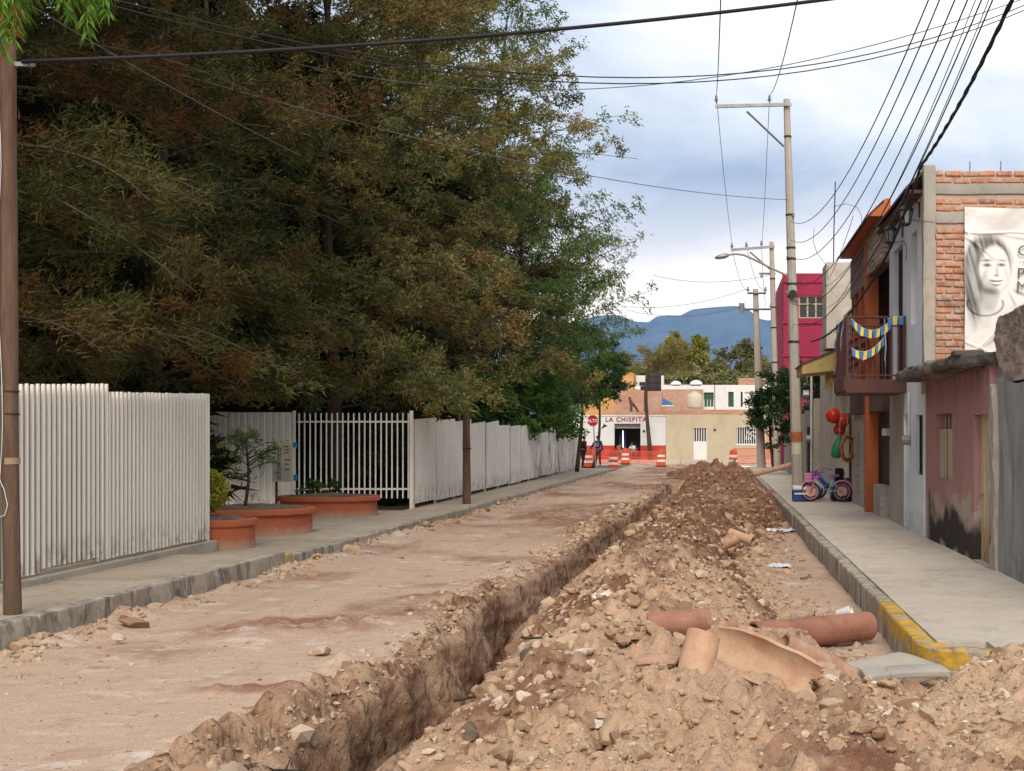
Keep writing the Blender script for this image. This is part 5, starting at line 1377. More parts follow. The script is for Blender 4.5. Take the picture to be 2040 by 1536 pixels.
# ================================================================== far side: shop, beige house, buildings behind
YB = 97.0
S = lambda px: (px-VPX)*YB/FPX
Zf = lambda py: 1.9+(VPY-py)*YB/FPX
t = NT('white_and_red_wall')
p = t.sep()
col = t.mix(t.mr(p[2], 1.20, 1.21), (0.42, 0.045, 0.035), (0.60, 0.60, 0.59))
col = t.mix(t.mr(t.noise(0.8, 8, 0.7), 0.5, 0.75, 0, 0.35), col, (0.40, 0.38, 0.36))
t.bump(t.noise(12, 5, 0.6), 0.2, 0.01); m_wr = t.done(col, 0.85, 0, 0.2)
m_beige = M('pale_beige_render', (0.50, 0.43, 0.30), (0.44, 0.375, 0.265), 0.6, 0.9, 0.2, 14, dirt=0.35, dcol=(0.26, 0.22, 0.16))
m_bw = M('far_white_wall', (0.72, 0.71, 0.69), (0.66, 0.65, 0.63), 0.5, 0.85, 0.1, 8, dirt=0.2)
m_farbrick = None
t = NT('far_brick_wall')
bt = t.n('ShaderNodeTexBrick'); bt.inputs['Scale'].default_value = 1.0; bt.inputs['Brick Width'].default_value = 0.28; bt.inputs['Row Height'].default_value = 0.11; bt.inputs['Mortar Size'].default_value = 0.014
bt.inputs['Color1'].default_value = (0.46, 0.22, 0.13, 1); bt.inputs['Color2'].default_value = (0.36, 0.15, 0.09, 1); bt.inputs['Mortar'].default_value = (0.40, 0.31, 0.25, 1)
cmb = t.n('ShaderNodeCombineXYZ'); pp_ = t.sep(); t.l(pp_[0], cmb.inputs[0]); t.l(pp_[2], cmb.inputs[1]); t.l(cmb.outputs[0], bt.inputs['Vector'])
col = t.mix(t.mr(t.noise(0.7, 7, 0.7), 0.45, 0.7, 0, 0.6), bt.outputs['Color'], (0.50, 0.38, 0.30))
m_farbrick = t.done(col, 0.9, 0, 0.2)
lc = empty('white_red_shop', (S(1250), YB, 0.2), 0, 'low white shop with red painted base, lettered front and dark open doorway', 'shop')
d0, d1 = S(1224), S(1276)
part(wall_y(MB(), YB, 0.3, S(1140), S(1326.5), 0.0, Zf(829), [(d0, d1, 0.0, Zf(844))]), 'front_wall', m_wr, lc)
part(MB().box(S(1140), S(1326.5), YB-0.05, YB+0.3, Zf(829)+0.002, Zf(827), bev=0.01), 'coping', m_bw, lc)
part(MB().box(d0, d1, YB+0.3, YB+0.36, Zf(853.5), Zf(843)), 'rolled_shutter', m_steel, lc)
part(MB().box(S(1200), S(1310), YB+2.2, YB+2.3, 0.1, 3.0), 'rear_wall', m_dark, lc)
part(MB().box(S(1140), S(1326), YB+0.31, YB+9, 3.05, 3.2), 'roof', m_farbrick, lc)
part(MB().box(d0+0.25, d0+0.75, YB+1.2, YB+1.25, 0.2, 2.2), 'cooler_door', M('dark_blue_cooler', (0.02, 0.03, 0.09), None, 3, 0.4, 0.0), lc)
t = NT('lit_tube'); t.b.inputs['Emission Color'].default_value = (0.75, 0.80, 1.0, 1); t.b.inputs['Emission Strength'].default_value = 2.5
m_tube = t.done((0.8, 0.8, 0.9), 0.5)
part(MB().tube([(S(1240), YB+0.9, 1.0), (S(1239), YB+0.9, 2.28)], 0.03, 8), 'tube_light', m_tube, lc)
m_redp = M('red_lettering', (0.33, 0.03, 0.04), None, 3, 0.7, 0.0)
o = text('lettering', 'LA CHISPITA', 0.44, m_redp, lc, ((S(1212)+S(1282))/2, YB-0.012, Zf(836.3)), (R(90), 0, 0), 0.005, space=1.22, off=0.012); o.matrix_parent_inverse = Matrix.Translation(-Vector(lc.location))
mb = MB(); ball(mb, (S(1283), YB-0.04, Zf(859)), 0.09, 8); part(mb, 'meter', m_dark, lc)

bh = empty('beige_house', (S(1420), YB, 0.2), 0, 'low beige rendered house with white barred door and arched window grille', 'house')
wx0, wx1 = S(1468), S(1516)
part(wall_y(MB(), YB-0.06, 0.3, S(1327), S(1528), 0.0, Zf(826), [(S(1381), S(1409), 0.0, Zf(853)), (wx0, wx1, Zf(884), Zf(852))]), 'front_wall', m_beige, bh)
part(MB().box(S(1327), S(1528), YB-0.0, YB+0.24, Zf(826)+0.003, Zf(816)), 'parapet', m_farbrick, bh)
part(MB().box(S(1200), S(1326.8), YB+0.35, YB+0.6, Zf(829)-0.2, Zf(820)), 'parapet', m_farbrick, bh)
part(MB().box(S(1327), S(1528), YB+0.25, YB+9, 3.0, 3.15), 'roof', m_farbrick, bh)
dd_ = part(MB().box(S(1381)+0.02, S(1409)-0.02, YB+0.04, YB+0.08, 0.2, Zf(879)), 'door', m_bw, bh)
gl = MB().box(S(1381)+0.02, S(1409)-0.02, YB+0.10, YB+0.12, Zf(879), Zf(853)).build('door_pane', m_glass, dd_)
for k in range(6):
    x = S(1381)+0.06+k*(S(1409)-S(1381)-0.12)/5; MB().box(x-0.03, x+0.03, YB+0.03, YB+0.07, Zf(879), Zf(853)).build('door_bar', m_bw, dd_)
wn_ = part(MB().box(wx0, wx1, YB+0.10, YB+0.12, Zf(884), Zf(852)), 'window', m_glass, bh)
for k in range(11):
    x = wx0+0.05+k*(wx1-wx0-0.1)/10
    MB().box(x-0.025, x+0.025, YB+0.02, YB+0.05, Zf(884), Zf(852)).build('window_bar', m_bw, wn_)
for r_ in (0.2, 0.38, 0.56):
    cxw = wx0+1.15; MB().tube([(cxw+r_*math.cos(a)*0.9, YB, Zf(876)+r_*math.sin(a)*1.5) for a in np.linspace(0, math.pi, 11)], 0.028, 5).build('grille_arch', m_bw, wn_)
MB().box(wx0-0.05, wx1+0.05, YB-0.08, YB+0.02, Zf(887), Zf(884)-0.003).build('window_sill', m_bw, wn_)
mb = MB(); ball(mb, (S(1424), YB-0.1, Zf(856)), 0.09, 8); part(mb, 'lamp', m_dark, bh)
MB().box(S(1327), S(1528), YB-0.14, YB-0.062, 0.19, 0.55).build('base_band', m_beige, None).parent = bh
bh.children[-1].matrix_parent_inverse = Matrix.Translation(-Vector(bh.location))
# pinkish house and red wall at the right end
pe = empty('peach_wall', (S(1550), YB, 0.2), 0, 'low peach coloured wall ending in a red gate at the far right', 'wall')
part(MB().box(S(1528)+0.01, S(1560), YB-0.02, YB+0.28, 0, Zf(850)), 'wall_section', M('peach_paint', (0.52, 0.30, 0.22), (0.45, 0.24, 0.17), 0.8, 0.9, 0.1), pe)
part(MB().box(S(1560)+0.01, S(1640), YB-0.05, YB+0.25, 0, Zf(862)), 'red_gate', M('crimson_paint', (0.42, 0.03, 0.05), (0.35, 0.03, 0.045), 1, 0.7, 0.1), pe)

# second row of buildings
YC = 118.0
S2 = lambda px: (px-VPX)*YC/FPX
Z2 = lambda py: 1.9+(VPY-py)*YC/FPX
br = empty('brick_building', (S2(1330), YC, 0), 0, 'unfinished salmon brick building with a brick stub tower behind the white shop', 'building')
part(wall_y(MB(), YC, 0.4, S2(1225), S2(1401), 0, Z2(776)), 'front_wall', m_farbrick, br)
part(MB().box(S2(1265), S2(1401), YC-0.03, YC+0.5, Z2(776)+0.003, Z2(769)), 'coping', m_bw, br)
part(MB().box(S2(1290), S2(1326), YC-8, YC-6.5, 2.5, Z2(785)), 'tower', m_farbrick, br)
part(MB().box(S2(1342), S2(1346), YC-0.05, YC-0.005, Z2(820), Z2(778)), 'pilaster', m_cem, br)
wt_ = empty('water_tank', (S2(1309), YC-7.3, Z2(785)), 0, 'black plastic water tank on the brick stub tower', 'water tank')
MB().lathe([(0.62, 0), (0.66, 0.1), (0.66, 0.5), (0.64, 0.55), (0.66, 0.6), (0.66, 1.0), (0.64, 1.05), (0.66, 1.1), (0.64, 1.4), (0.45, 1.6)], 20).build('body', m_dark, wt_, True)
MB().lathe([(0.24, 1.6), (0.24, 1.72), (0.1, 1.76)], 14).build('lid', m_dark, wt_)
m_creamt = M('cream_plastic', (0.60, 0.54, 0.42), (0.5, 0.45, 0.35), 1, 0.6, 0.05)
wt2 = empty('water_tank', (S2(1385), YC-3, Z2(815)), 0, 'round cream water tank beside the unfinished brick wall', 'water tank')
MB().lathe([(0.6, 0), (0.66, 0.12), (0.66, 0.9), (0.58, 1.15), (0.3, 1.35)], 20).build('body', m_creamt, wt2, True)
MB().lathe([(0.22, 1.35), (0.22, 1.43), (0.08, 1.47)], 14).build('lid', m_creamt, wt2)
m_green = M('green_window', (0.05, 0.13, 0.09), (0.03, 0.08, 0.06), 1, 0.3, 0.0)
wb = empty('white_building', (S2(1460), YC+1, 0), 0, 'white flat roofed building with roof domes and green windows behind the beige house', 'building')
hl = [(S2(1402), S2(1422), Z2(810), Z2(781)), (S2(1451), S2(1462), Z2(810), Z2(780)), (S2(1476), S2(1480), Z2(810), Z2(780)), (S2(1484), S2(1506), Z2(812), Z2(780))]
part(wall_y(MB(), YC+1, 0.3, S2(1398), S2(1560), 0, Z2(766), hl), 'front_wall', m_bw, wb)
for i, h in enumerate(hl):
    w_ = part(MB().box(h[0], h[1], YC+1.15, YC+1.2, h[2], h[3]), 'window', m_green if i < 2 else (m_dark if i == 2 else m_bw), wb)
    if i == 0:
        for k in range(4): MB().box(h[0]+k*0.28, h[0]+k*0.28+0.05, YC+1.1, YC+1.149, h[2], Z2(795)).build('frame', m_bw, w_)
part(MB().box(S2(1320), S2(1400), YC+3, YC+9, 0, Z2(764)), 'rear_block', m_bw, wb)
for px, r_ in ((1345, 0.5), (1386, 0.6)):
    part(MB().lathe([(r_*math.cos(a), r_*0.75*math.sin(a)) for a in np.linspace(0, math.pi/2*0.98, 8)], 18, at=(S2(px), YC+2.5, Z2(765))), 'roof_dome', m_bw, wb, True)
part(MB().box(S2(1472), S2(1530), YC+1.4, YC+6, Z2(766), Z2(752)), 'roof_hut', m_farbrick, wb)
w2 = empty('white_building', (S2(1280), YC+14, 0), 0, 'small white wall with a dark window slot behind the black water tank', 'building')
part(MB().box((1262-VPX)*132/FPX, (1322-VPX)*132/FPX, 132, 134, 0, 1.9+(VPY-748)*132/FPX), 'wall', m_bw, w2)
part(MB().box((1274-VPX)*132/FPX, (1290-VPX)*132/FPX, 131.93, 131.99, 1.9+(VPY-768)*132/FPX, 1.9+(VPY-761)*132/FPX), 'window', m_dark, w2)
ow = empty('orange_building', ((1180-VPX)*130/FPX, 128, 0), 0, 'orange and yellow wall glimpsed between the leaves left of the far shop', 'building')
part(MB().box((1155-VPX)*128/FPX, (1262-VPX)*128/FPX, 128, 136, 0, 1.9+(VPY-742)*128/FPX), 'wall', M('orange_render', (0.60, 0.33, 0.12), (0.5, 0.28, 0.11), 0.3, 0.85, 0.05), ow)
part(MB().box((1172-VPX)*128/FPX, (1190-VPX)*128/FPX, 127.93, 127.99, 1.9+(VPY-775)*128/FPX, 1.9+(VPY-755)*128/FPX), 'window', m_dark, ow)
bt_ = empty('blue_tent', (S2(1338), YC-10, Z2(812)-0.2), 0, 'small blue pitched canopy on the roof beside the brick tower', 'canopy')
mb = MB(); mb.prism([(-0.45, 0.2), (0.42, 0.2), (0.35, 0.35), (-0.35, 0.75), (-0.45, 0.7)], (0, 0, 0), (1, 0, 0), (0, 0, 1), (0, 1.2, 0)); mb.build('cover', M('blue_tarp', (0.05, 0.17, 0.42), None, 2, 0.7, 0.0), bt_)
MB().box(-0.47, 0.46, -0.02, 1.2, 0.1, 0.19).build('edge', m_bw, bt_)
for (px, y0, y1, lab) in ((1282, 822, 752, 'thin dark iron mast with a short bar on the roof of the white shop'), (1424, 822, 745, 'thin dark iron mast on the roof of the beige house')):
    r_ = empty('roof_mast', ((px-VPX)*YB/FPX, YB+1.5, 3.2), 0, lab, 'mast')
    MB().tube([(0, 0, 0), (0, 0, (y0-y1)*YB/FPX)], 0.03, 6).build('shaft', m_dark, r_)
    if px == 1282: MB().box(-0.3, 0.3, -0.03, 0.03, 2.0, 2.3).build('bar', m_dark, r_)
# timbers on the roof
tr_ = empty('timber_prop', (S(1255), YB+1.0, 3.2), 0, 'dark crooked timber prop leaning on the roof of the white shop', 'timber')
MB().tube([(0, 0, 0), (0.03, 0, 0.9), (-0.1, 0, 1.5)], 0.10, 6).build('upright', m_pole, tr_)
MB().tube([(-0.05, 0, 1.25), (0.35, 0, 0.75), (0.62, 0, 0.30), (0.8, 0, 0.28)], 0.09, 6).build('leaning_branch', m_pole, tr_)

# ------------------------------------------------------------------ mountains
sil = [(-900, 700), (-300, 690), (300, 660), (700, 655), (1000, 648), (1150, 640), (1190, 628), (1235, 627), (1265, 640), (1292, 641), (1308, 630), (1330, 627), (1355, 628), (1378, 616), (1400, 613), (1425, 611), (1460, 608.5), (1482, 610), (1497, 620), (1512, 634), (1530, 638), (1548, 634), (1570, 636), (1640, 640), (1760, 634), (1900, 648), (2100, 660), (2400, 650), (2900, 690), (3600, 720)]
YM_ = 7000.0
xs_ = np.arange(-900, 3600, 8.0); hs_ = np.interp(xs_, [a for a, b in sil], [(VPY-b)*YM_/FPX for a, b in sil])
X0 = (xs_-VPX)*YM_/FPX
rowsM = []
tt = np.linspace(0, 1, 40)
for q in tt:
    Yr = 4300 + (YM_-4300)*q
    env_ = q**1.25
    gull = fbm(X0/420 + q*0.6, q*3.0, 0, 151, 5)
    zz = hs_*env_*(1 + 0.22*gull*(1-q)*1.6) + 3.0*fbm(X0/60, q*9, 0, 152, 3)*(q < 0.99)
    rowsM.append(np.stack([X0, 0*X0+Yr, np.maximum(zz, -5)], -1))
rowsM.append(np.stack([X0, 0*X0+YM_+900, 0*X0-5], -1))
t = NT('haze_blue_forest')
col = t.mix(t.mr(t.noise(0.004, 8, 0.7), 0.4, 0.62), (0.085, 0.14, 0.215), (0.115, 0.17, 0.235))  # forest tone shifted to blue: distant haze mixed into the colour
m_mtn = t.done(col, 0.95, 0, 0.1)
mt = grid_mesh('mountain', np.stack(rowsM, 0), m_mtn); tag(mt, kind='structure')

# haze over the whole scene
hzmat = bpy.data.materials.new('thin_air'); hzmat.use_nodes = True
nt = hzmat.node_tree
for n in list(nt.nodes): nt.nodes.remove(n)
pv = nt.nodes.new('ShaderNodeVolumePrincipled'); pv.inputs['Color'].default_value = (0.26, 0.52, 1.0, 1); pv.inputs['Density'].default_value = 0.000032; pv.inputs['Anisotropy'].default_value = 0.2
out = nt.nodes.new('ShaderNodeOutputMaterial'); nt.links.new(pv.outputs[0], out.inputs['Volume'])
hb = MB().box(-12000, 12000, -400, 17000, -8, 720).build('haze', hzmat); tag(hb, kind='stuff')
# ================================================================== trees
def leaf_mat(name, stops, transl=0.25):
    t = NT(name)
    a = t.attr('tint')['Fac']
    col = t.ramp(a, stops)
    t.l(col, t.b.inputs['Base Color']); t.b.inputs['Roughness'].default_value = 0.7; t.b.inputs['Specular IOR Level'].default_value = 0.2
    tr = t.n('ShaderNodeBsdfTranslucent'); t.l(col, tr.inputs['Color'])
    mx = t.n('ShaderNodeMixShader'); mx.inputs[0].default_value = transl
    out = t.t.nodes['Material Output']
    t.l(t.b.outputs[0], mx.inputs[1]); t.l(tr.outputs[0], mx.inputs[2]); t.l(mx.outputs[0], out.inputs['Surface'])
    return t.mat
m_cas = leaf_mat('casuarina_needles', [(0.0, (0.0172, 0.0250, 0.0070)), (0.25, (0.0437, 0.0530, 0.0117)), (0.5, (0.0842, 0.0827, 0.0211)), (0.70, (0.1092, 0.0858, 0.0257)), (0.85, (0.1131, 0.0593, 0.0172)), (1.0, (0.1131, 0.0406, 0.0117))])
m_cas2 = leaf_mat('grey_olive_needles', [(0.0, (0.0476, 0.0656, 0.0180)), (0.4, (0.165, 0.168, 0.052)), (0.75, (0.245, 0.212, 0.070)), (1.0, (0.2378, 0.1558, 0.0541))])
m_euc = leaf_mat('eucalyptus_leaves', [(0.0, (0.05, 0.08, 0.025)), (0.5, (0.115, 0.185, 0.05)), (0.8, (0.18, 0.26, 0.07)), (1.0, (0.18, 0.14, 0.055))], 0.42)
m_grn = leaf_mat('fresh_green_leaves', [(0.0, (0.03, 0.07, 0.015)), (0.5, (0.07, 0.16, 0.03)), (1.0, (0.17, 0.31, 0.05))], 0.42)
m_dkg = leaf_mat('dark_green_leaves', [(0.0, (0.012, 0.028, 0.01)), (0.5, (0.025, 0.055, 0.018)), (1.0, (0.045, 0.085, 0.025))], 0.2)
m_yg = leaf_mat('yellow_green_sprays', [(0.0, (0.13, 0.14, 0.03)), (0.5, (0.26, 0.255, 0.05)), (1.0, (0.38, 0.345, 0.08))], 0.25)
m_far = leaf_mat('far_olive_leaves', [(0.0, (0.10, 0.11, 0.05)), (0.5, (0.21, 0.21, 0.085)), (1.0, (0.31, 0.285, 0.12))], 0.2)
m_top = leaf_mat('variegated_shrub_leaves', [(0.0, (0.06, 0.10, 0.012)), (0.5, (0.28, 0.27, 0.03)), (1.0, (0.45, 0.40, 0.06))], 0.25)
m_pep = leaf_mat('pepper_tree_leaves', [(0.0, (0.06, 0.14, 0.02)), (0.5, (0.13, 0.27, 0.035)), (0.8, (0.22, 0.36, 0.05)), (1.0, (0.30, 0.12, 0.04))], 0.4)
t = NT('tree_bark')
col = t.mix(t.mr(t.noise(5, 8, 0.7, (2, 2, 0.4)), 0.38, 0.65), (0.085, 0.06, 0.042), (0.035, 0.025, 0.018))
t.bump(t.noise(12, 7, 0.7, (2, 2, 0.3)), 0.7, 0.02); m_bark = t.done(col, 0.92, 0, 0.15)
m_twig = M('grey_twigs', (0.085, 0.064, 0.046), (0.045, 0.034, 0.025), 6, 0.9, 0.0)

def blades(C, D, L, W, tint, rs, leaf=False, curl=0.0):
    """one thin blade per row: base C, direction D, length L, width W -> (verts, faces, tint)"""
    n = len(C)
    D = D/np.linalg.norm(D, axis=1)[:, None]
    r = rs.normal(size=(n, 3)); s_ = np.cross(D, r); s_ /= (np.linalg.norm(s_, axis=1)[:, None]+1e-9)
    h = (W/2)[:, None]*s_
    tip = C + D*L[:, None]
    if curl: tip = tip + np.array([0, 0, -1.0])*(L*curl)[:, None]
    if leaf:
        mid = C + D*(L*0.42)[:, None]
        V = np.stack([C, mid+h, tip, mid-h], 1).reshape(-1, 3); F = np.arange(4*n).reshape(n, 4)
    else:
        V = np.stack([C-h, C+h, tip], 1).reshape(-1, 3); F = np.arange(3*n).reshape(n, 3)
    return V, F, tint
def foliage(name, Vs, Fs, Ts, mat, parent, loc):
    V = np.concatenate(Vs); off = 0; FF = []
    for v, f in zip(Vs, Fs): FF.append(f+off); off += len(v)
    me = bpy.data.meshes.new(name); fast_mesh(me, V-np.array(loc), np.concatenate(FF))
    a = me.attributes.new('tint', 'FLOAT', 'FACE'); a.data.foreach_set('value', np.clip(np.concatenate(Ts), 0, 1).astype(np.float32))
    o = link(name, me, mat, parent); return o

def tree(name, label, base, H, rad, n_bough, per, crown0, mat, seed, blade=(0.30, 0.016), tilt=0.45, leaf=False, trunk_r=0.22, lean=(0, 0), group=None, clump=0.75, twig_n=9, tint0=0.45, tint_v=0.22, prof=None, droop=0.35, subs=5, bias=None, trunk=True, nmin=0.35, rust=0.0, curl=0.15, cat='tree', zmin=-1.0, fuzz=0.62, upb=0.0):
    """trunk, boughs that rise and droop, side twigs, and tufts of blades along them"""
    rs = np.random.RandomState(seed)
    base = np.array(base, float)
    root = empty(name, tuple(base), 0, label, cat, group)
    prof = prof or (lambda f: (0.55+0.45*np.sin(np.pi*min(1, f*0.95+0.12)))*(1.0 if f < 0.7 else max(0.18, (1-f)/0.3)**0.7))
    WB = 0.15*min(1, H/6)
    axis = lambda f: base + np.array([lean[0]*f*H + WB*math.sin(f*5+seed), lean[1]*f*H + WB*math.cos(f*4+seed), f*H])
    tp = [axis(f) for f in np.linspace(0, 0.96, 14)]
    tb_ = MB().tube([Vector(p-base) for p in tp], [trunk_r*(1-0.88*f)+0.012 for f in np.linspace(0, 1, 14)], 9)
    tb_.build('trunk', m_bark, root, True)
    tw = MB(); Cs, Ds, Tn = [], [], []
    for b in range(n_bough):
        f = crown0 + (1-crown0)*((b+rs.rand())/n_bough)**0.92
        az = rs.rand()*2*np.pi if bias is None else (bias[0] + rs.normal()*bias[1])
        fr = (f-crown0)/(1-crown0)
        L = rad*prof(fr)*rs.uniform(0.72, 1.12)
        p0 = axis(f*0.97)
        dirh = np.array([math.cos(az), math.sin(az), 0])
        up = tilt*(0.35+0.9*fr)+rs.normal()*0.14
        side = np.array([-dirh[1], dirh[0], 0]); bend = rs.normal()*0.25
        n = 8; pts = []
        for i in range(n+1):
            s_ = i/n
            pts.append(p0 + dirh*L*s_ + side*L*bend*s_*s_ + np.array([0, 0, 1])*L*(up*s_ - droop*s_*s_*(1-0.55*fr)))
        pts = np.array(pts)
        r0 = max(0.010, trunk_r*0.16*(1-0.6*fr)*min(1.2, L/rad))
        dfc = zmin + 0.25 - pts[:, 2].min()
        if zmin > 0 and dfc > 0 and p0[2] < zmin + 0.25: continue
        if zmin > 0 and dfc > 0: pts[:, 2] += dfc*1.1*(np.arange(n+1)/n)**1.5
        tw.tube([Vector(p-base) for p in pts], [r0*(1-0.85*i/n)+0.004 for i in range(n+1)], 4, cap=False)
        bt = tint0 + rs.normal()*tint_v*0.75
        bt = bt + (rust*rs.rand() if rs.rand() < 0.35 else 0)
        for s2 in range(subs):
            s_ = nmin + (1-nmin)*(s2+rs.rand())/subs
            q0 = pts[0] + 0; j = min(n-1, int(s_*n)); q0 = pts[j]+(pts[j+1]-pts[j])*(s_*n-j)
            tl = clump*rs.uniform(0.5, 1.3)*(1.15-0.45*s_)*(0.6+0.4*L/rad)
            dv = dirh*rs.uniform(0.2, 1.0) + side*rs.normal()*0.9 + np.array([0, 0, 1])*rs.uniform(-0.45, 0.75)
            dv /= np.linalg.norm(dv)
            q1 = q0+dv*tl + np.array([0, 0, -0.15*tl])
            tw.tube([Vector(q0-base), Vector((q0+q1)/2-base)+Vector((0, 0, 0.06*tl)), Vector(q1-base)], [0.011, 0.007, 0.003], 3, cap=False)
            if min(q0[2], q1[2]) < zmin: continue
            st = bt + rs.normal()*tint_v*0.7
            for k in range(twig_n):
                u_ = (k+rs.rand())/twig_n
                Cs.append(q0+(q1-q0)*u_ + rs.normal(size=3)*0.10*clump + np.array([0, 0, 0.05*math.sin(u_*3.14)]))
                Ds.append(dv*0.9 + np.array([0, 0, 0.12]) + dirh*0.2)
                Tn.append(st + rs.normal()*tint_v*0.35)
    tw.build('branchwork', m_twig, root)
    C = np.repeat(np.array(Cs), per, 0); D = np.repeat(np.array(Ds), per, 0); T = np.repeat(np.array(Tn), per, 0)
    N = len(C)
    C = C + rs.normal(size=(N, 3))*np.array([0.085, 0.085, 0.075])*clump*(1.35 if fuzz < 0.8 else 1.0)
    D = D + rs.normal(size=(N, 3))*fuzz + np.array([0, 0, upb])
    T = T + rs.normal(size=N)*0.08
    L = blade[0]*rs.uniform(0.55, 1.3, N); W = blade[1]*rs.uniform(0.7, 1.3, N)
    V, F, T = blades(C, D, L, W, T, rs, leaf, curl)
    foliage('crown', [V], [F], [T], mat, root, base)
    return root, N

CASP = lambda f: 0.70+0.42*math.sin(math.pi*min(1, f*0.9+0.18)) if f < 0.62 else 1.1*max(0.22, (1.03-f)/0.41)**0.6
tot = 0
cas = [
 # x, y, H, rad, boughs, per, crown0, mat, tint
 ((-10.6, 18.2, 0), 13.5, 4.2, 140, 28, 0.15, m_cas, 0.50, 3, 'nearest casuarina with rusty brown needles hanging over the slatted fence'),
 ((-10.9, 26.2, 0), 15.5, 4.7, 140, 23, 0.15, m_cas, 0.42, 5, 'second casuarina, olive and brown, rising behind the terracotta planters'),
 ((-9.9, 35.0, 0), 17.0, 4.9, 140, 19, 0.15, m_cas2, 0.45, 8, 'tall olive casuarina behind the barred gate with trunk hidden'),
 ((-9.2, 43.5, 0), 17.5, 4.8, 125, 15, 0.15, m_cas2, 0.50, 13, 'tall greyish olive casuarina behind the middle of the panel fence'),
 ((-9.4, 56.0, 0), 12.0, 4.2, 90, 12, 0.26, m_cas2, 0.45, 21, 'lower greyish casuarina behind the far part of the panel fence'),
]
for (b, H, rad, nb_, per, c0, mat, ti, sd, lab) in cas:
    k = b[1]/22.0
    r, n_ = tree('casuarina_tree', lab, b, H, rad, nb_, per, c0, mat, sd, (0.14, 0.0205 if b[1] < 20 else 0.027*max(1, k)), 0.62, trunk_r=0.2, tint0=ti, tint_v=0.24, prof=CASP, group='casuarina trees behind the left fence', clump=1.0, twig_n=10, subs=7, droop=0.50, rust=0.30, nmin=0.12, fuzz=0.9, upb=0.3, zmin=2.35 if b[1] < 40 else (2.9 if b[1] < 50 else 4.0))
    tot += n_
# dark trees deeper in the yard
for (b, H, rad, sd, lab) in (((-16.5, 22, 0), 13, 4.6, 31, 'dark tree deep in the yard behind the slatted fence'), ((-15.8, 33, 0), 15, 5.0, 32, 'dark tree deep in the yard behind the barred gate'), ((-14.5, 46, 0), 16, 5.0, 33, 'dark tree deep in the yard behind the panel fence'), ((-18.5, 13, 0), 12, 4.5, 34, 'dark tree at the left rear of the yard'), ((-13.0, 58, 0), 15, 5, 35, 'dark tree at the far end of the yard'), ((-21.5, 29, 0), 14, 5, 36, 'dark tree beyond the others at the left rear of the yard'), ((-13.6, 36, 0), 14, 4.4, 48, 'dark tree behind the tall olive casuarina'), ((-18.5, 37, 0), 15, 5, 49, 'dark tree at the middle rear of the yard'), ((-12.8, 50, 0), 13, 4.5, 50, 'dark tree behind the middle of the panel fence'), ((-14.8, 17, 0), 10, 3.9, 39, 'dark tree close behind the nearest casuarina'), ((-14.0, 28, 0), 10, 4, 46, 'dark tree close behind the second casuarina'), ((-17, 52, 0), 12, 5, 47, 'dark tree behind the far end of the yard'), ((-12.6, 40.5, 0), 13, 4.6, 37, 'dark tree behind the gap between the gate and the panel fence'), ((-21, 44, 0), 16, 5, 38, 'dark tree at the farthest rear of the yard')):
    r, n_ = tree('yard_tree', lab, b, H, rad, 70, 8, 0.10, m_cas, sd, (0.5, 0.11), 0.4, trunk_r=0.25, tint0=0.22, tint_v=0.2, prof=CASP, group='dark trees deep in the yard', clump=1.1, twig_n=8, subs=5)
    tot += n_
# low dark shrubs behind the gate
for i, (x, y, h, lab) in enumerate(((-9.6, 36.5, 1.6, 'low dark shrub seen between the gate bars'), (-9.2, 37.5, 1.9, 'dark shrub behind the right half of the barred gate'), (-11.8, 38, 2.2, 'dark shrub behind the set-back sheet fence'), (-9.9, 41.5, 2.4, 'dark shrub deeper behind the barred gate'), (-10.6, 39.5, 3.2, 'tall dark shrub filling the middle of the barred gate'), (-10.6, 43, 3.2, 'tall dark shrub far behind the gate post'), (-12.8, 44, 3.4, 'tall dark shrub behind the sheet fence and gate'), (-10.3, 46, 3.4, 'tall dark shrub at the rear of the yard seen through the gate'))):
    r, n_ = tree('yard_shrub', lab, (x, y, 0), h, 1.0+0.25*h, 30, 9, 0.04, m_dkg, 40+i, (0.16, 0.075), 0.6, leaf=True, trunk_r=0.05, tint0=0.35, tint_v=0.2, clump=0.5, twig_n=6, subs=4, cat='shrub')
    tot += n_
# eucalyptus and broadleaf trees at the far end of the row
EUP = lambda f: 0.5+0.55*math.sin(math.pi*min(1, f+0.05))
for (b, H, rad, nb_, sd, ln_, lab, mt_, ti) in (
 ((-7.9, 55.0, 0), 12.6, 4.4, 66, 51, (0.02, 0.0), 'airy green eucalyptus standing out against the sky beyond the casuarinas', m_euc, 0.55),
 ((-8.6, 49.0, 0), 17.5, 3.6, 44, 52, (0.06, 0.0), 'tall thin eucalyptus whose topmost sprays lean over the street', m_euc, 0.35),
 ((-8.0, 63.5, 0), 10.6, 4.4, 54, 53, (0.04, 0.0), 'airy eucalyptus with brownish leaves at the far end of the tree row', m_euc, 0.42)):
    r, n_ = tree('eucalyptus_tree', lab, b, H, rad, nb_, 9, 0.34, mt_, sd, (0.20, 0.06), 0.75, leaf=True, trunk_r=0.2, lean=ln_, tint0=ti, tint_v=0.2, prof=EUP, group='eucalyptus trees at the end of the row', clump=1.05, twig_n=6, subs=6, droop=0.2, nmin=0.3, curl=0.5)
    tot += n_
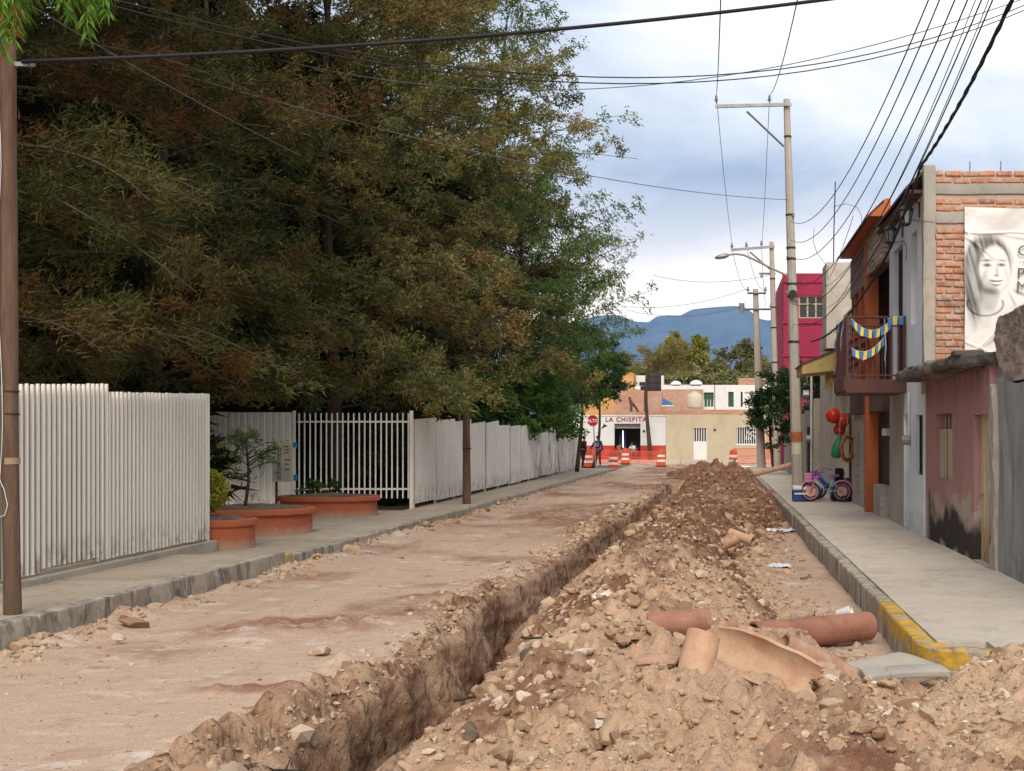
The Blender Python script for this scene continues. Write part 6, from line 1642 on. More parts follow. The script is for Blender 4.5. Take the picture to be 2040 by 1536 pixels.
for (b, H, rad, nb_, per, c0, mat, ti, sd, lab, bl, zm) in (
 ((-8.0, 53.0, 0), 4.0, 2.2, 70, 11, 0.30, m_grn, 0.55, 61, 'bright green bushy tree bulging over the far panel fence', (0.17, 0.08), 1.7),
 ((-9.4, 47.5, 0), 3.3, 2.0, 56, 10, 0.15, m_grn, 0.45, 66, 'green bush behind the panel fence beside the white pipe frame', (0.17, 0.08), 1.6),
 ((-9.0, 60.5, 0), 4.2, 2.2, 60, 10, 0.2, m_grn, 0.5, 67, 'green bush behind the far end of the panel fence', (0.17, 0.08), 1.6),
 ((-10.2, 68.5, 0), 5.0, 2.2, 60, 10, 0.2, m_grn, 0.35, 68, 'darker green bush beyond the end of the panel fence', (0.17, 0.08), 1.2),
 ((-6.6, 65.6, 0.15), 6.8, 2.0, 60, 10, 0.30, m_grn, 0.40, 62, 'small green street tree with a thin dark trunk by the far end of the fence', (0.17, 0.08), 3.3),
 ((-7.15, 79.0, 0.0), 5.9, 1.7, 46, 9, 0.50, m_dkg, 0.6, 63, 'dark green street tree beside the red stop sign', (0.18, 0.09), 3.5),
 ((3.75, 58.0, 0.2), 4.3, 1.5, 40, 8, 0.36, m_dkg, 0.6, 64, 'dark green tree behind the nearest concrete pole on the right', (0.17, 0.085), -1),
 ((3.0, 72.0, 0.2), 4.2, 0.9, 34, 8, 0.42, m_dkg, 0.5, 65, 'small dark green street tree left of the second concrete pole', (0.17, 0.085), -1)):
    r, n_ = tree('broadleaf_tree', lab, b, H, rad, nb_, per, c0, mat, sd, bl, 0.5, leaf=True, trunk_r=0.10, tint0=ti, tint_v=0.22, prof=lambda f: 0.6+0.5*math.sin(math.pi*min(1, f*0.9+0.1)), clump=0.62, twig_n=6, subs=5, droop=0.25, zmin=zm, lean=(0.12, 0) if b[1] == 79.0 else (0, 0))
    tot += n_
# slender leaning tree in front of the shop
r, n_ = tree('leaning_pine', 'slender tree with bare dark trunk and flat brown crown in front of the white shop', (S(1294), 95.2, 0.2), 7.9, 3.2, 22, 7, 0.80, m_cas2, 71, (0.45, 0.05), 0.25, trunk_r=0.17, lean=(0.002, 0), tint0=0.55, tint_v=0.2, prof=lambda f: 1.0 if f < 0.5 else 0.75, clump=0.9, twig_n=8, subs=5, droop=0.3, bias=(0.3, 1.3), zmin=6.3); tot += n_
# trees behind the houses
Tfar = lambda px, py, Y: ((px-VPX)*Y/FPX, Y, 0, 1.9+(VPY-py)*Y/FPX)
CON = lambda f: max(0.08, 1.02-f)**0.8*1.1
far_trees = [(1345, 640, 150, 4.4, m_yg, 0.55, CON, 'pointed yellow green conifer behind the white building, left of its twin'),
 (1398, 645, 152, 3.6, m_yg, 0.45, CON, 'narrow pointed yellow green conifer right of its broader twin'),
 (1310, 668, 140, 3.6, m_far, 0.55, None, 'olive tree left of the yellow green conifers'),
 (1455, 655, 148, 3.6, m_far, 0.30, EUP, 'grey green open crowned tree behind the white building'),
 (1487, 652, 150, 3.2, m_far, 0.22, EUP, 'thin dark tree rising behind the farthest concrete pole'),
 (1425, 690, 138, 4.4, m_far, 0.5, None, 'low olive tree between the conifers and the grey green tree'),
 (1370, 700, 136, 4.2, m_far, 0.65, None, 'low yellowish tree in front of the conifers'),
 (1520, 690, 140, 4.0, m_far, 0.35, None, 'dull green tree right of the farthest concrete pole'),
 (1280, 700, 138, 4.0, m_far, 0.4, None, 'dull green tree behind the black water tank'),
 (1570, 680, 150, 4.5, m_far, 0.3, None, 'dark tree behind the concrete poles at the right'),
 (1240, 690, 150, 4.5, m_far, 0.3, None, 'dull tree at the left behind the orange building'),
 (1490, 715, 134, 3.8, m_far, 0.55, None, 'low olive bush tree just above the white building')]
for i, (px, py, Y, rad, mat, ti, pf, lab) in enumerate(far_trees):
    x, y, z, h = Tfar(px, py, Y)
    r, n_ = tree('background_tree', lab, (x, y, 0), h*(0.9 if pf is CON else 0.82), rad*0.9, 40, 6, 0.12, mat, 200+i, (0.5, 0.16), 0.6, leaf=True, trunk_r=0.2, tint0=ti, tint_v=0.22, prof=pf, group='trees behind the far houses', clump=1.1, twig_n=6, subs=5, droop=0.2)
    tot += n_
# sapling and clipped shrub in the planters
r, n_ = tree('planter_sapling', 'thin branching sapling with dark leaves in the wide oval planter', (-8.42, 24.3, 0.62), 1.28, 0.55, 15, 3, 0.40, m_euc, 81, (0.085, 0.038), 0.8, leaf=True, trunk_r=0.022, lean=(0.03, 0), tint0=0.6, tint_v=0.2, clump=0.26, twig_n=4, subs=4, droop=0.15, cat='sapling'); tot += n_
rs = np.random.RandomState(9)
sp = empty('clipped_shrub', (-7.93, 21.1, 0.58), 0, 'round clipped yellow green shrub in the small planter', 'shrub')
MB().tube([(0, 0, 0), (0, 0, 0.3)], 0.02, 6).build('stem', m_bark, sp)
n_ = 2600; d = rs.normal(size=(n_, 3)); d /= np.linalg.norm(d, axis=1)[:, None]
C = d*(0.30*rs.uniform(0.75, 1.0, n_))[:, None]*np.array([1, 1, 1.12]) + np.array([0, 0, 0.46])
V, F, T = blades(C, d+rs.normal(size=(n_, 3))*0.7, rs.uniform(0.05, 0.09, n_), rs.uniform(0.025, 0.045, n_), 0.55+rs.normal(size=n_)*0.25, rs, True)
foliage('crown', [V], [F], [T], m_top, sp, (0, 0, 0))
# small green plants along the rear edge of the far planter
for i, (x, y) in enumerate(((-9.0, 30.1), (-8.6, 30.25))):
    r, n_ = tree('planter_plant', ('low leafy plant at the left rear of the dark red planter', 'low leafy plant at the middle of the dark red planter')[i], (x, y, 0.58), 0.25, 0.22, 8, 5, 0.1, m_grn, 90+i, (0.08, 0.03), 0.8, leaf=True, trunk_r=0.008, tint0=0.4, clump=0.12, twig_n=3, subs=3, cat='plant')

# pepper tree whose hanging sprays enter at the top left
pt = empty('pepper_tree', (-7.1, 9.2, 0.235), 0, 'pepper tree at the upper left whose bright green sprays hang into view', 'tree')
tp_ = [(0, 0, -0.2), (0.05, 0.05, 2), (0.0, 0.2, 4.0), (0.1, 0.4, 6.2)]
MB().tube(tp_, [0.2, 0.17, 0.14, 0.08], 10).build('trunk', m_bark, pt, True)
rs = np.random.RandomState(12); bw = MB(); Cs, Ds, Ts = [], [], []
hang = [(-8, 60), (25, 40), (10, 100), (48, 25), (150, 30), (178, 62), (205, -5), (215, 20), (130, 10), (5, 20), (30, 75), (185, 0), (160, -10), (238, -40), (60, -20), (100, -30), (20, -10), (-20, 30), (190, 20), (40, 50), (-15, 85)]
bw_main = [Vector((0.1, 0.3, 5.4)), Vector((0.8, 1.0, 5.95)), Vector((1.6, 1.5, 6.1)), Vector((2.5, 1.7, 6.0))]
bw.tube(bw_main, [0.06, 0.045, 0.03, 0.012], 6)
for i, (px, py) in enumerate(hang):
    tip = np.array(P(px, py, Y=10.7+0.25*math.sin(i*2.3)))-np.array(pt.location)
    topp = tip + np.array([rs.normal()*0.06, 0, rs.uniform(0.5, 0.9)])
    n = 12
    src = min(bw_main, key=lambda q: (q-Vector(topp)).length)
    pts = [Vector(topp)] + [Vector(topp+(tip-topp)*k/n + np.array([0.03*math.sin(k), 0, 0])) for k in range(1, n+1)]
    bw.tube([src, Vector(topp)], [0.012, 0.006], 4); bw.tube(pts, 0.003, 4)
    for k in range(n+1):
        for s_ in range(12):
            Cs.append(np.array(pts[k])+rs.normal(size=3)*0.012); 
            an = rs.rand()*6.28; Ds.append([math.cos(an)*0.6, math.sin(an)*0.6, -0.75+rs.normal()*0.2]); Ts.append((0.92 if (px < 45 and rs.rand() < 0.35) else 0.45)+rs.normal()*0.2)
bw.build('branchwork', m_twig, pt)
n_ = len(Cs); V, F, T = blades(np.array(Cs), np.array(Ds), rs.uniform(0.07, 0.15, n_), rs.uniform(0.012, 0.022, n_), np.array(Ts), rs, True, 0.15)
foliage('crown', [V], [F], [T], m_pep, pt, (0, 0, 0))
print('TRIS', tot, sum(len(o.data.polygons) for o in bpy.data.objects if o.type=='MESH'))
# ================================================================== rubble, pipes, litter
t = NT('broken_stone')
ri = t.rnd()
col = t.ramp(ri, [(0.0, (0.36, 0.25, 0.16)), (0.3, (0.50, 0.37, 0.25)), (0.55, (0.43, 0.29, 0.185)), (0.75, (0.58, 0.46, 0.34)), (0.9, (0.62, 0.54, 0.45)), (1.0, (0.28, 0.16, 0.10))])
col = t.mix(t.mr(t.noise(16, 7, 0.7), 0.42, 0.68, 0, 0.7), col, (0.33, 0.21, 0.13))
t.bump(t.noise(60, 6, 0.7), 0.6, 0.01)
m_rock = t.done(col, 0.95, 0, 0.15)
t = NT('small_rubble')
a = t.attr('tint')['Fac']
col = t.ramp(a, [(0.0, (0.22, 0.125, 0.075)), (0.3, (0.40, 0.27, 0.17)), (0.6, (0.50, 0.365, 0.245)), (0.85, (0.58, 0.46, 0.34)), (1.0, (0.68, 0.61, 0.53))])
col = t.mix(1.0, col, t.ramp(t.noise(70, 4, 0.7), [(0.25, 0.7), (0.75, 1.1)]), 'MULTIPLY')
m_rub = t.done(col, 0.95, 0, 0.15)
def rock_mesh(seed, sub=3):
    bm = bmesh.new(); bmesh.ops.create_icosphere(bm, subdivisions=sub, radius=1.0)
    co = np.array([v.co for v in bm.verts])
    rs = np.random.RandomState(seed)
    # chip the ball with planes, then roughen
    for k in range(11):
        n = rs.normal(size=3); n /= np.linalg.norm(n); d = rs.uniform(0.42, 0.85)
        h = co @ n - d; co = co - np.outer(np.clip(h, 0, None), n)*0.93
    co = co*(1 + 0.10*fbm(co[:, 0]*2+seed, co[:, 1]*2, co[:, 2]*2, seed, 3)[:, None])
    for v, c in zip(bm.verts, co): v.co = c
    me = bpy.data.meshes.new('stone'); bm.to_mesh(me); bm.free(); me.materials.append(m_rock); return me
rocks = [rock_mesh(300+i, 3) for i in range(14)]
rng = random.Random(77)
cand = []
while len(cand) < 2600:
    y = 6.5*(40/6.5)**(rng.random()**1.25)
    zone = rng.random()
    if zone < 0.72: x = rng.uniform(float(lip_right(y))+0.05, float(toe_right(y))+0.25)
    elif zone < 0.84 and y < 11.5: x = rng.uniform(0.6, 3.6)
    elif zone < (0.92 if y < 9.5 else 0.87): x = float(lip_left(y)) - abs(rng.gauss(0, 0.28)) - 0.02
    else: x = float(kerb_left(y)) + abs(rng.gauss(0, 0.22)) + 0.06
    s = 0.018*math.exp(abs(rng.gauss(0, 0.75)))+0.006
    if y > 11 and zone < .84 and x > 1.5 and y < 30: continue
    if float(fbm(x*0.9, y*0.6, 0, 191, 3)) + 0.25*rng.random() < 0.05: continue
    cand.append((s/y, x, y, min(s, 0.13)*(1 if y < 20 else 1.3)))
cand.sort(reverse=True)
def stone_mat(name, c1, c2):
    t = NT(name); col = t.mix(t.mr(t.rnd(), 0, 1), c1, c2)
    col = t.mix(t.mr(t.noise(16, 7, 0.7), 0.42, 0.68, 0, 0.7), col, tuple(c*0.66 for c in c1))
    t.bump(t.noise(60, 6, 0.7), 0.6, 0.01); return t.done(col, 0.95, 0, 0.15)
kinds = [('whitish', stone_mat('whitish_stone', (0.58, 0.47, 0.35), (0.66, 0.58, 0.48))), ('tan', stone_mat('tan_stone', (0.48, 0.345, 0.225), (0.42, 0.285, 0.18))), ('brown', stone_mat('brown_stone', (0.34, 0.215, 0.13), (0.25, 0.14, 0.085)))]
rock_k = {}
for nm_, m_ in kinds:
    rock_k[nm_] = []
    for me in rocks:
        q = me.copy(); q.name = 'stone'; q.materials.clear(); q.materials.append(m_); rock_k[nm_].append(q)
for (k, x, y, s) in cand[:285]:
    z = top_z(x, y)
    kd = rng.choice(('whitish', 'tan', 'tan', 'tan', 'tan', 'brown', 'brown'))
    o = bpy.data.objects.new('stone', rng.choice(rock_k[kd])); COL.objects.link(o)
    o.location = (x, y, z+s*rng.uniform(-0.22, 0.10)); o.scale = (s*rng.uniform(0.8, 1.35), s*rng.uniform(0.8, 1.3), s*rng.uniform(0.5, 0.85))
    o.rotation_euler = (rng.uniform(-0.5, 0.5), rng.uniform(-0.5, 0.5), rng.uniform(0, 6.28))
    if x < float(lip_left(y)): w = 'on the left lip of the trench' if x > -4.2 else 'at the foot of the left kerb'
    elif y < 11.6 and x > 0.9: w = 'in the pale heap by the pavement corner'
    else: w = 'on the near slope of the spoil mound' if y < 12 else ('on the middle of the spoil mound' if y < 22 else 'on the far part of the spoil mound')
    big = 'large' if s > 0.075 else ('mid sized' if s > 0.05 else 'small')
    tag(o, '%s %s stone lying loose %s' % (big, kd, w), 'stone', '%s %s stones %s' % (big, kd, w))
# the rest: small rubble in one mesh
rs = np.random.RandomState(5)
bm = bmesh.new(); bmesh.ops.create_icosphere(bm, subdivisions=1, radius=1.0)
ico_v = np.array([v.co for v in bm.verts]); ico_f = np.array([[v.index for v in f.verts] for f in bm.faces]); bm.free()
pts = [(x, y, s*0.85) for (k, x, y, s) in cand[285:]]
for i in range(20000):
    y = 6.2*(46/6.2)**(rs.rand()**1.35); zone = rs.rand()
    if zone < 0.56: x = rs.uniform(float(lip_right(y))+0.04, float(toe_right(y))+0.35)
    elif zone < 0.80: y = rs.uniform(5.8, 11.6); x = rs.uniform(0.4, 4.0)
    elif zone < 0.89: x = float(lip_left(y)) - abs(rs.normal()*0.25)
    elif zone < 0.94: x = float(kerb_left(y)) + abs(rs.normal()*0.2)+0.05
    else: x = rs.uniform(float(kerb_left(y)), float(lip_left(y)))
    s = 0.007*math.exp(abs(rs.normal()*0.6)); 
    if zone >= 0.94: s *= 0.6
    dn_ = float(fbm(x*0.9+3, y*0.55, 0, 192, 3))
    if zone < 0.80 and dn_ + 0.6*rs.rand() < 0.02: continue
    pts.append((x, y, s*(1+0.02*y)*(1+0.5*max(0, dn_))))
for i in range(2200):                                   # scatter over the strip of road beside the right kerb
    y = 11.5*(48/11.5)**rs.rand(); x = float(toe_right(y)) + abs(rs.normal())*0.5
    if x < 1.58: pts.append((x, y, 0.008*math.exp(abs(rs.normal()*0.75))*(1+0.012*y)))
pts = [(x, y, s) for (x, y, s) in pts if not (x > 1.6 and y > 11)]
n = len(pts); Pp = np.array([(x, y, top_z(x, y)+s*0.02) for x, y, s in pts]); Ss = np.array([s for _, _, s in pts])
ang = rs.rand(n)*6.28; ca_, sa_ = np.cos(ang), np.sin(ang)
loc = ico_v[None]*(Ss[:, None, None]*rs.uniform(0.65, 1.35, (n, 1, 3)))*(1+0.22*rs.normal(size=(n, len(ico_v), 1)))
xr_ = loc[..., 0]*ca_[:, None]-loc[..., 1]*sa_[:, None]; yr_ = loc[..., 0]*sa_[:, None]+loc[..., 1]*ca_[:, None]
V = np.stack([xr_, yr_, loc[..., 2]*0.8], -1)+Pp[:, None]
F = ico_f[None]+(np.arange(n)*len(ico_v))[:, None, None]
me = bpy.data.meshes.new('rubble'); fast_mesh(me, V.reshape(-1, 3), F.reshape(-1, 3))
a = me.attributes.new('tint', 'FLOAT', 'FACE'); a.data.foreach_set('value', np.repeat(np.clip(0.42+0.22*rs.normal(size=n) - 0.3*np.clip((Pp[:, 1]-15)/14, 0, 1)*(Pp[:, 0] > -1.9), 0, 1), len(ico_f)).astype(np.float32))
rub = link('rubble', me, m_rub); tag(rub, 'small stones and clods strewn over the dug earth', None, None, 'stuff')
# broken crust slabs along the trench edge
m_asph = M('dark_crust', (0.07, 0.055, 0.042), (0.17, 0.12, 0.08), 6, 0.95, 0.8, 40)
m_crust = M('tan_crust', (0.42, 0.32, 0.22), (0.30, 0.21, 0.14), 5, 0.95, 0.7, 40)
rng = random.Random(21)
def crust(x, y, L, W, T, rz, tilt, mat, label, seed):
    me = rocks[int(seed) % len(rocks)].copy(); me.materials.clear()
    o = link('crust_slab', me, mat, None, (x, y, top_z(x, y)+T*0.1)); o.rotation_euler = (tilt*0.5, rng.uniform(-0.1, 0.1), rz+1.1 if mat is m_asph else rz); o.scale = (L*0.55, W*0.8, T*0.8)
    tag(o, label, 'slab', 'broken crust along the trench'); return o
for i, (px, py, L, W, mat, tl, lab) in enumerate((
  (740, 1325, 0.75, 0.10, m_asph, 0.5, 'long dark slab of crust on the left lip of the trench beside the pale puddle mark'),
  (655, 1378, 0.55, 0.10, m_asph, 0.3, 'dark jagged slab of crust on the left lip nearer than the long one'),
  (520, 1458, 0.45, 0.12, m_asph, 0.6, 'dark broken crust piece at the left edge of the near rubble'),
  (455, 1500, 0.5, 0.22, m_crust, 0.4, 'tan tilted crust slab at the near left lip'),
  (600, 1425, 0.4, 0.2, m_crust, 0.25, 'pale flat crust slab on the near left lip'),
  (700, 1410, 0.5, 0.3, m_crust, 0.2, 'wide pale crust slab tipping into the trench'),
  (990, 1378, 0.55, 0.09, m_asph, 0.4, 'dark slab of crust on the right lip of the trench'),
  (935, 1490, 0.40, 0.10, m_asph, 0.2, 'dark slab of crust on the near right lip of the trench'),
  (1065, 1340, 0.6, 0.14, m_asph, 0.35, 'dark crust fragment half buried on the mound beside the trench'),
  (870, 1478, 0.4, 0.2, m_crust, 0.1, 'pale flat slab overhanging the near right lip'))):
    p = P(px, py, Z=0.08); crust(p.x, p.y, L, W, 0.055, 0.5 if mat is m_asph else rng.uniform(0, 3), tl, mat, lab, i*3.3)

# half buried clods of the same soil
rs = np.random.RandomState(15); cl_src = [rock_mesh(500+i, 2) for i in range(8)]
cs_v = [np.array([v.co for v in m.vertices]) for m in cl_src]; cs_f = [np.array([p.vertices[:] for p in m.polygons]) for m in cl_src]
Vc, Fc, off = [], [], 0
for i in range(650):
    y = 6.3*(32/6.3)**(rs.rand()**1.3)
    if rs.rand() < 0.75: x = rs.uniform(float(lip_right(y))+0.1, float(toe_right(y)))
    else: y = rs.uniform(5.9, 10.2); x = rs.uniform(0.6, 3.6)
    s = 0.022*math.exp(abs(rs.normal()*0.6)); j = rs.randint(8)
    E = Euler((rs.uniform(-0.6, 0.6), rs.uniform(-0.6, 0.6), rs.uniform(0, 6.28))).to_matrix()
    v = (cs_v[j]*np.array([1.2, 1.0, 0.75])*s) @ np.array(E).T + np.array([x, y, top_z(x, y)-s*0.12])
    Vc.append(v); Fc.append(cs_f[j]+off); off += len(v)
me = bpy.data.meshes.new('clods'); fast_mesh(me, np.concatenate(Vc), np.concatenate(Fc), False)
clo = link('clods', me, m_heap); tag(clo, 'clods of tan earth half buried in the dug soil', None, None, 'stuff')
# dry roots along the trench lips
rng = random.Random(31)
for i, (px, py, L, lab) in enumerate(((735, 1318, 0.5, 'dark root lying on the left lip of the trench beside the road'), (700, 1345, 0.35, 'thin dark root hanging over the left trench wall'), (540, 1478, 0.4, 'dark root in the broken crust at the near left'), (1090, 1335, 0.4, 'thin root lying across the mound'), (960, 1385, 0.35, 'dark root on the right lip of the trench'), (1615, 1222, 0.3, 'clump of dark roots standing on the mound beside the red pipe'))):
    p = P(px, py, Z=0.08); p.z = top_z(p.x, p.y)+0.012; a = rng.uniform(-0.5, 0.9)
    pts = [Vector((L*(k/7-0.5)*math.cos(a)+0.03*math.sin(k*0.9+i), L*(k/7-0.5)*math.sin(a)+0.03*math.cos(k*1.1+i), 0.012*math.sin(k*0.8+i)+(0.16*k/7 if 'sticking' in lab or 'standing' in lab else 0))) for k in range(8)]
    mb = MB(); mb.tube(pts, [0.013-0.0013*k for k in range(8)], 5)
    for k in (2, 4, 5): mb.tube([pts[k], pts[k]+Vector((rng.uniform(-0.08, 0.08), rng.uniform(-0.08, 0.08), rng.uniform(0, 0.07)))], [0.006, 0.002], 4)
    o = mb.build('dry_root', m_bark, None, True, p); tag(o, lab, 'root')
# clay pipes
t = NT('fired_clay_pipe')
col = t.mix(t.mr(t.noise(4, 8, 0.7), 0.4, 0.66), (0.40, 0.225, 0.15), (0.30, 0.155, 0.105))
col = t.mix(t.mr(t.noise(7, 8, 0.75, (1, 1, 1), (3, 1, 0)), 0.46, 0.62, 0, 0.8), col, (0.47, 0.33, 0.225))
t.bump(t.noise(40, 7, 0.7), 0.4, 0.01); m_clay = t.done(col, 0.85, 0, 0.25)
t = NT('dusty_clay_pipe')
col = t.mix(t.mr(t.noise(5, 8, 0.7), 0.42, 0.62), (0.50, 0.34, 0.22), (0.44, 0.24, 0.15))
t.bump(t.noise(50, 7, 0.7), 0.5, 0.012); m_clayd = t.done(col, 0.92, 0, 0.2)
t = NT('dark_stained_pipe')
col = t.mix(t.mr(t.noise(3.5, 8, 0.72), 0.4, 0.64), (0.32, 0.15, 0.10), (0.22, 0.095, 0.065))
col = t.mix(t.mr(t.noise(10, 8, 0.75), 0.56, 0.72, 0, 0.5), col, (0.36, 0.25, 0.18))
t.bump(t.noise(40, 7, 0.7), 0.3, 0.01); m_clayr = t.done(col, 0.7, 0, 0.3)
def shard(name, label, loc, rot, r, L, arc, th, mat, seed, taper=0.0, rag=0.08, n=40, m=34, cat='broken pipe', group=None):
    """piece of a pipe wall: axis along local z, broken ragged ends and sides, real thickness"""
    zz = np.linspace(0, 1, m)[:, None]; uu = np.linspace(0, 1, n)[None, :]
    a0 = arc[0] + (rag*1.6*fbm(zz*3, seed, 0, 171, 3) if arc[1]-arc[0] < 6.2 else 0)
    a1 = arc[1] + (rag*1.6*fbm(zz*3, seed+5, 0, 172, 3) if arc[1]-arc[0] < 6.2 else 0)
    A = a0 + (a1-a0)*uu
    z0 = rag*fbm(uu*4*np.ones_like(zz), seed+9, 0, 173, 4)*L*0.6; z1 = L + rag*fbm(uu*4*np.ones_like(zz), seed+3, 0, 174, 4)*L*1.2
    if arc[1]-arc[0] > 6.2:
        ph = 0.5-0.5*np.cos(2*np.pi*uu); z0 = z0*ph; z1 = L+(z1-L)*ph
    Zz = z0 + (z1-z0)*zz
    Rr = r*(1-taper*zz) * (1+0.012*fbm(A*2, Zz*4, 0, 175, 3))
    O = np.stack([Rr*np.cos(A), Rr*np.sin(A), Zz+0*A], -1); I_ = np.stack([(Rr-th)*np.cos(A), (Rr-th)*np.sin(A), Zz+0*A], -1)
    V = np.concatenate([O.reshape(-1, 3), I_.reshape(-1, 3)]); k = n*m
    i = np.arange(k).reshape(m, n)
    q = np.stack([i[:-1, :-1], i[:-1, 1:], i[1:, 1:], i[1:, :-1]], -1).reshape(-1, 4)
    Fs = [q, q[:, ::-1]+k]
    for e0, fl in ((i[0], 0), (i[-1], 1), (i[:, 0], 1), (i[:, -1], 0)):
        f = np.stack([e0[:-1], e0[1:], e0[1:]+k, e0[:-1]+k], -1); Fs.append(f if fl else f[:, ::-1])
    me = bpy.data.meshes.new(name); fast_mesh(me, V, np.concatenate(Fs)); 
    o = link(name, me, mat, None, loc); o.rotation_euler = rot
    tag(o, label, cat, group); return o
def aim(d, roll=0.0):
    return (Vector(d).to_track_quat('Z', 'Y').to_matrix() @ Matrix.Rotation(roll, 3, 'Z')).to_euler()
G = 'broken clay pipes on the mound'
def on_mound(px, py, Y, dz):
    p = P(px, py, Y=Y); return Vector((p.x, p.y, top_z(p.x, p.y)+dz))
# pipe lying on the road beside the kerb
pa = P(1565, 1268, Y=12.0); 
p0 = Vector((0.35, 12.4, 0.06)); p1 = Vector((1.48, 13.1, 0.06))
shard('clay_pipe', 'dark red clay pipe lying across the dug road beside the right kerb', p0, aim(p1-p0), 0.138, (p1-p0).length, (0, 2*math.pi), 0.02, m_clayr, 1.0, 0, 0.0, 30, 20, 'pipe', G)
e = (p1-p0).normalized()
cap_ = MB().lathe([(0.134, -0.012), (0.136, 0.0), (0.122, 0.02), (0.08, 0.034), (0.0, 0.036)], 24, at=p1, rot=aim(e).to_matrix(), close=False).build('pipe_end_plug', m_clayr, None, True)
cap_.parent = bpy.data.objects['clay_pipe']; bpy.context.view_layer.update(); cap_.matrix_parent_inverse = bpy.data.objects['clay_pipe'].matrix_world.inverted()
# long broken half pipe across the top of the mound: open face up, running right and down towards us
A0 = P(1395, 1258, Y=9.15); A1 = P(1590, 1345, Y=8.35)
shard('broken_pipe', 'large pale half pipe shard lying hollow side up on top of the mound', A0, aim(A1-A0, R(240)), 0.15, (A1-A0).length*1.08, (R(-20), R(150)), 0.024, m_clayd, 2.0, -0.15, 0.11, 46, 40, group=G)
# short upright stub under it
B0 = P(1372, 1385, Y=8.55)+Vector((0, 0, -0.06)); B1 = P(1402, 1262, Y=8.75)
shard('broken_pipe', 'stub of pale clay pipe standing on end under the large shard', B0, aim(B1-B0, 0.5), 0.125, (B1-B0).length, (0, 2*math.pi-0.001), 0.022, m_clayd, 3.0, 0.12, 0.05, 36, 24, group=G)
# reddish halves behind
C0 = P(1290, 1272, Y=9.9); C1 = P(1395, 1250, Y=9.9)
shard('broken_pipe', 'reddish broken pipe lying behind the standing stub on the mound', on_mound(1292, 1262, 9.9, 0.05), aim((0.9, 0.15, 0.06), R(0)), 0.10, (C1-C0).length*1.1, (0, 2*math.pi-0.001), 0.02, m_clayr, 4.0, 0.0, 0.14, 40, 26, group=G)
D0 = P(1405, 1232, Y=9.6)
shard('broken_pipe', 'thin upturned red shard behind the rim of the large pale shard', P(1410, 1256, Y=9.5), aim((0.55, 0.0, 0.25), R(160)), 0.13, 0.22, (R(0), R(110)), 0.02, m_clay, 5.0, 0, 0.14, 24, 20, group=G)
shard('broken_pipe', 'flat red shard left of the standing stub', on_mound(1290, 1305, 9.0, -0.09), aim((0.9, -0.5, 0.05), R(50)), 0.19, 0.26, (R(-10), R(80)), 0.02, m_clay, 6.0, 0, 0.07, 22, 20, group=G)
shard('broken_pipe', 'small orange shard at the left end of the broken pipes', on_mound(1238, 1292, 9.6, -0.10), aim((0.5, -0.6, 0.1), R(60)), 0.16, 0.17, (R(0), R(60)), 0.018, m_clay, 7.0, 0, 0.08, 18, 18, group=G)
# long half buried pipe descending to the right toe
E0 = P(1560, 1270, Y=9.9); E1 = P(1722, 1352, Y=10.1)
shard('broken_pipe', 'long dusty pipe half buried in the right slope of the mound above the concrete slab', E0+Vector((0, 0.05, -0.05)), aim(E1-E0, 0), 0.085, (E1-E0).length, (0, 2*math.pi-0.001), 0.02, m_clay, 8.0, 0.05, 0.03, 28, 30, group=G)
# farther pipes
F0 = P(1425, 1085, Y=20.5); F1 = P(1465, 1068, Y=20.5)
shard('broken_pipe', 'short orange pipe end on the mound beyond the near rubble', F0-Vector((0, 0, 0.05)), aim(F1-F0+Vector((0, .15, 0))), 0.095, 0.38, (0, 2*math.pi-0.001), 0.02, m_clay, 9.0, 0, 0.05, 28, 20, group=G)
shard('broken_pipe', 'tilted clay pipe leaning on the far mound above the short orange one', P(1500, 1072, Y=22)-Vector((0, 0, 0.05)), aim((-0.5, 0.3, 0.16)), 0.08, 0.45, (0, 2*math.pi-0.001), 0.02, m_clayd, 10.0, 0, 0.05, 28, 20, group=G)
shard('broken_pipe', 'orange half pipe shard on the middle of the mound behind the large shard', P(1340, 1185, Y=13.4), aim((0.5, -0.3, -0.2), R(80)), 0.14, 0.36, (R(-20), R(90)), 0.02, m_clay, 11.0, 0, 0.12, 24, 24, group=G)
shard('broken_pipe', 'small pipe shard lying near the crest at the far end of the mound', P(1440, 1010, Y=33), aim((0.8, 0.1, 0.1), R(80)), 0.14, 0.6, (R(-20), R(120)), 0.02, m_clay, 12.0, 0, 0.1, 24, 24, group=G)
shard('broken_pipe', 'long clay pipe lying on the far mound pointing up to the right', P(1500, 945, Y=52), aim((0.9, 0.1, 0.22)), 0.10, 1.5, (0, 2*math.pi-0.001), 0.02, m_clay, 13.0, 0, 0.04, 24, 24, group=G)
# paper cup
cu_ = P(1676, 1216, Y=12.9)
pcup = empty('paper_cup', P(1668, 1222, Y=13.08)-Vector((0, 0, 0.085)), 0, 'white paper cup lying on top of the dark red pipe', 'cup')
pcup.scale = (0.75, 0.75, 0.75)
ro = aim((0.85, -0.35, 0.25)).to_matrix()
bz0 = Vector((0.0, 0, 0.06))
MB().lathe([(0.045, -0.003), (0.047, 0.0), (0.068, 0.19), (0.071, 0.195), (0.066, 0.196), (0.063, 0.19), (0.043, 0.006), (0.0, 0.006)], 24, at=bz0+Vector((0, 0, 0.05)), rot=ro, close=False).build('cup_wall', m_white, pcup, True)
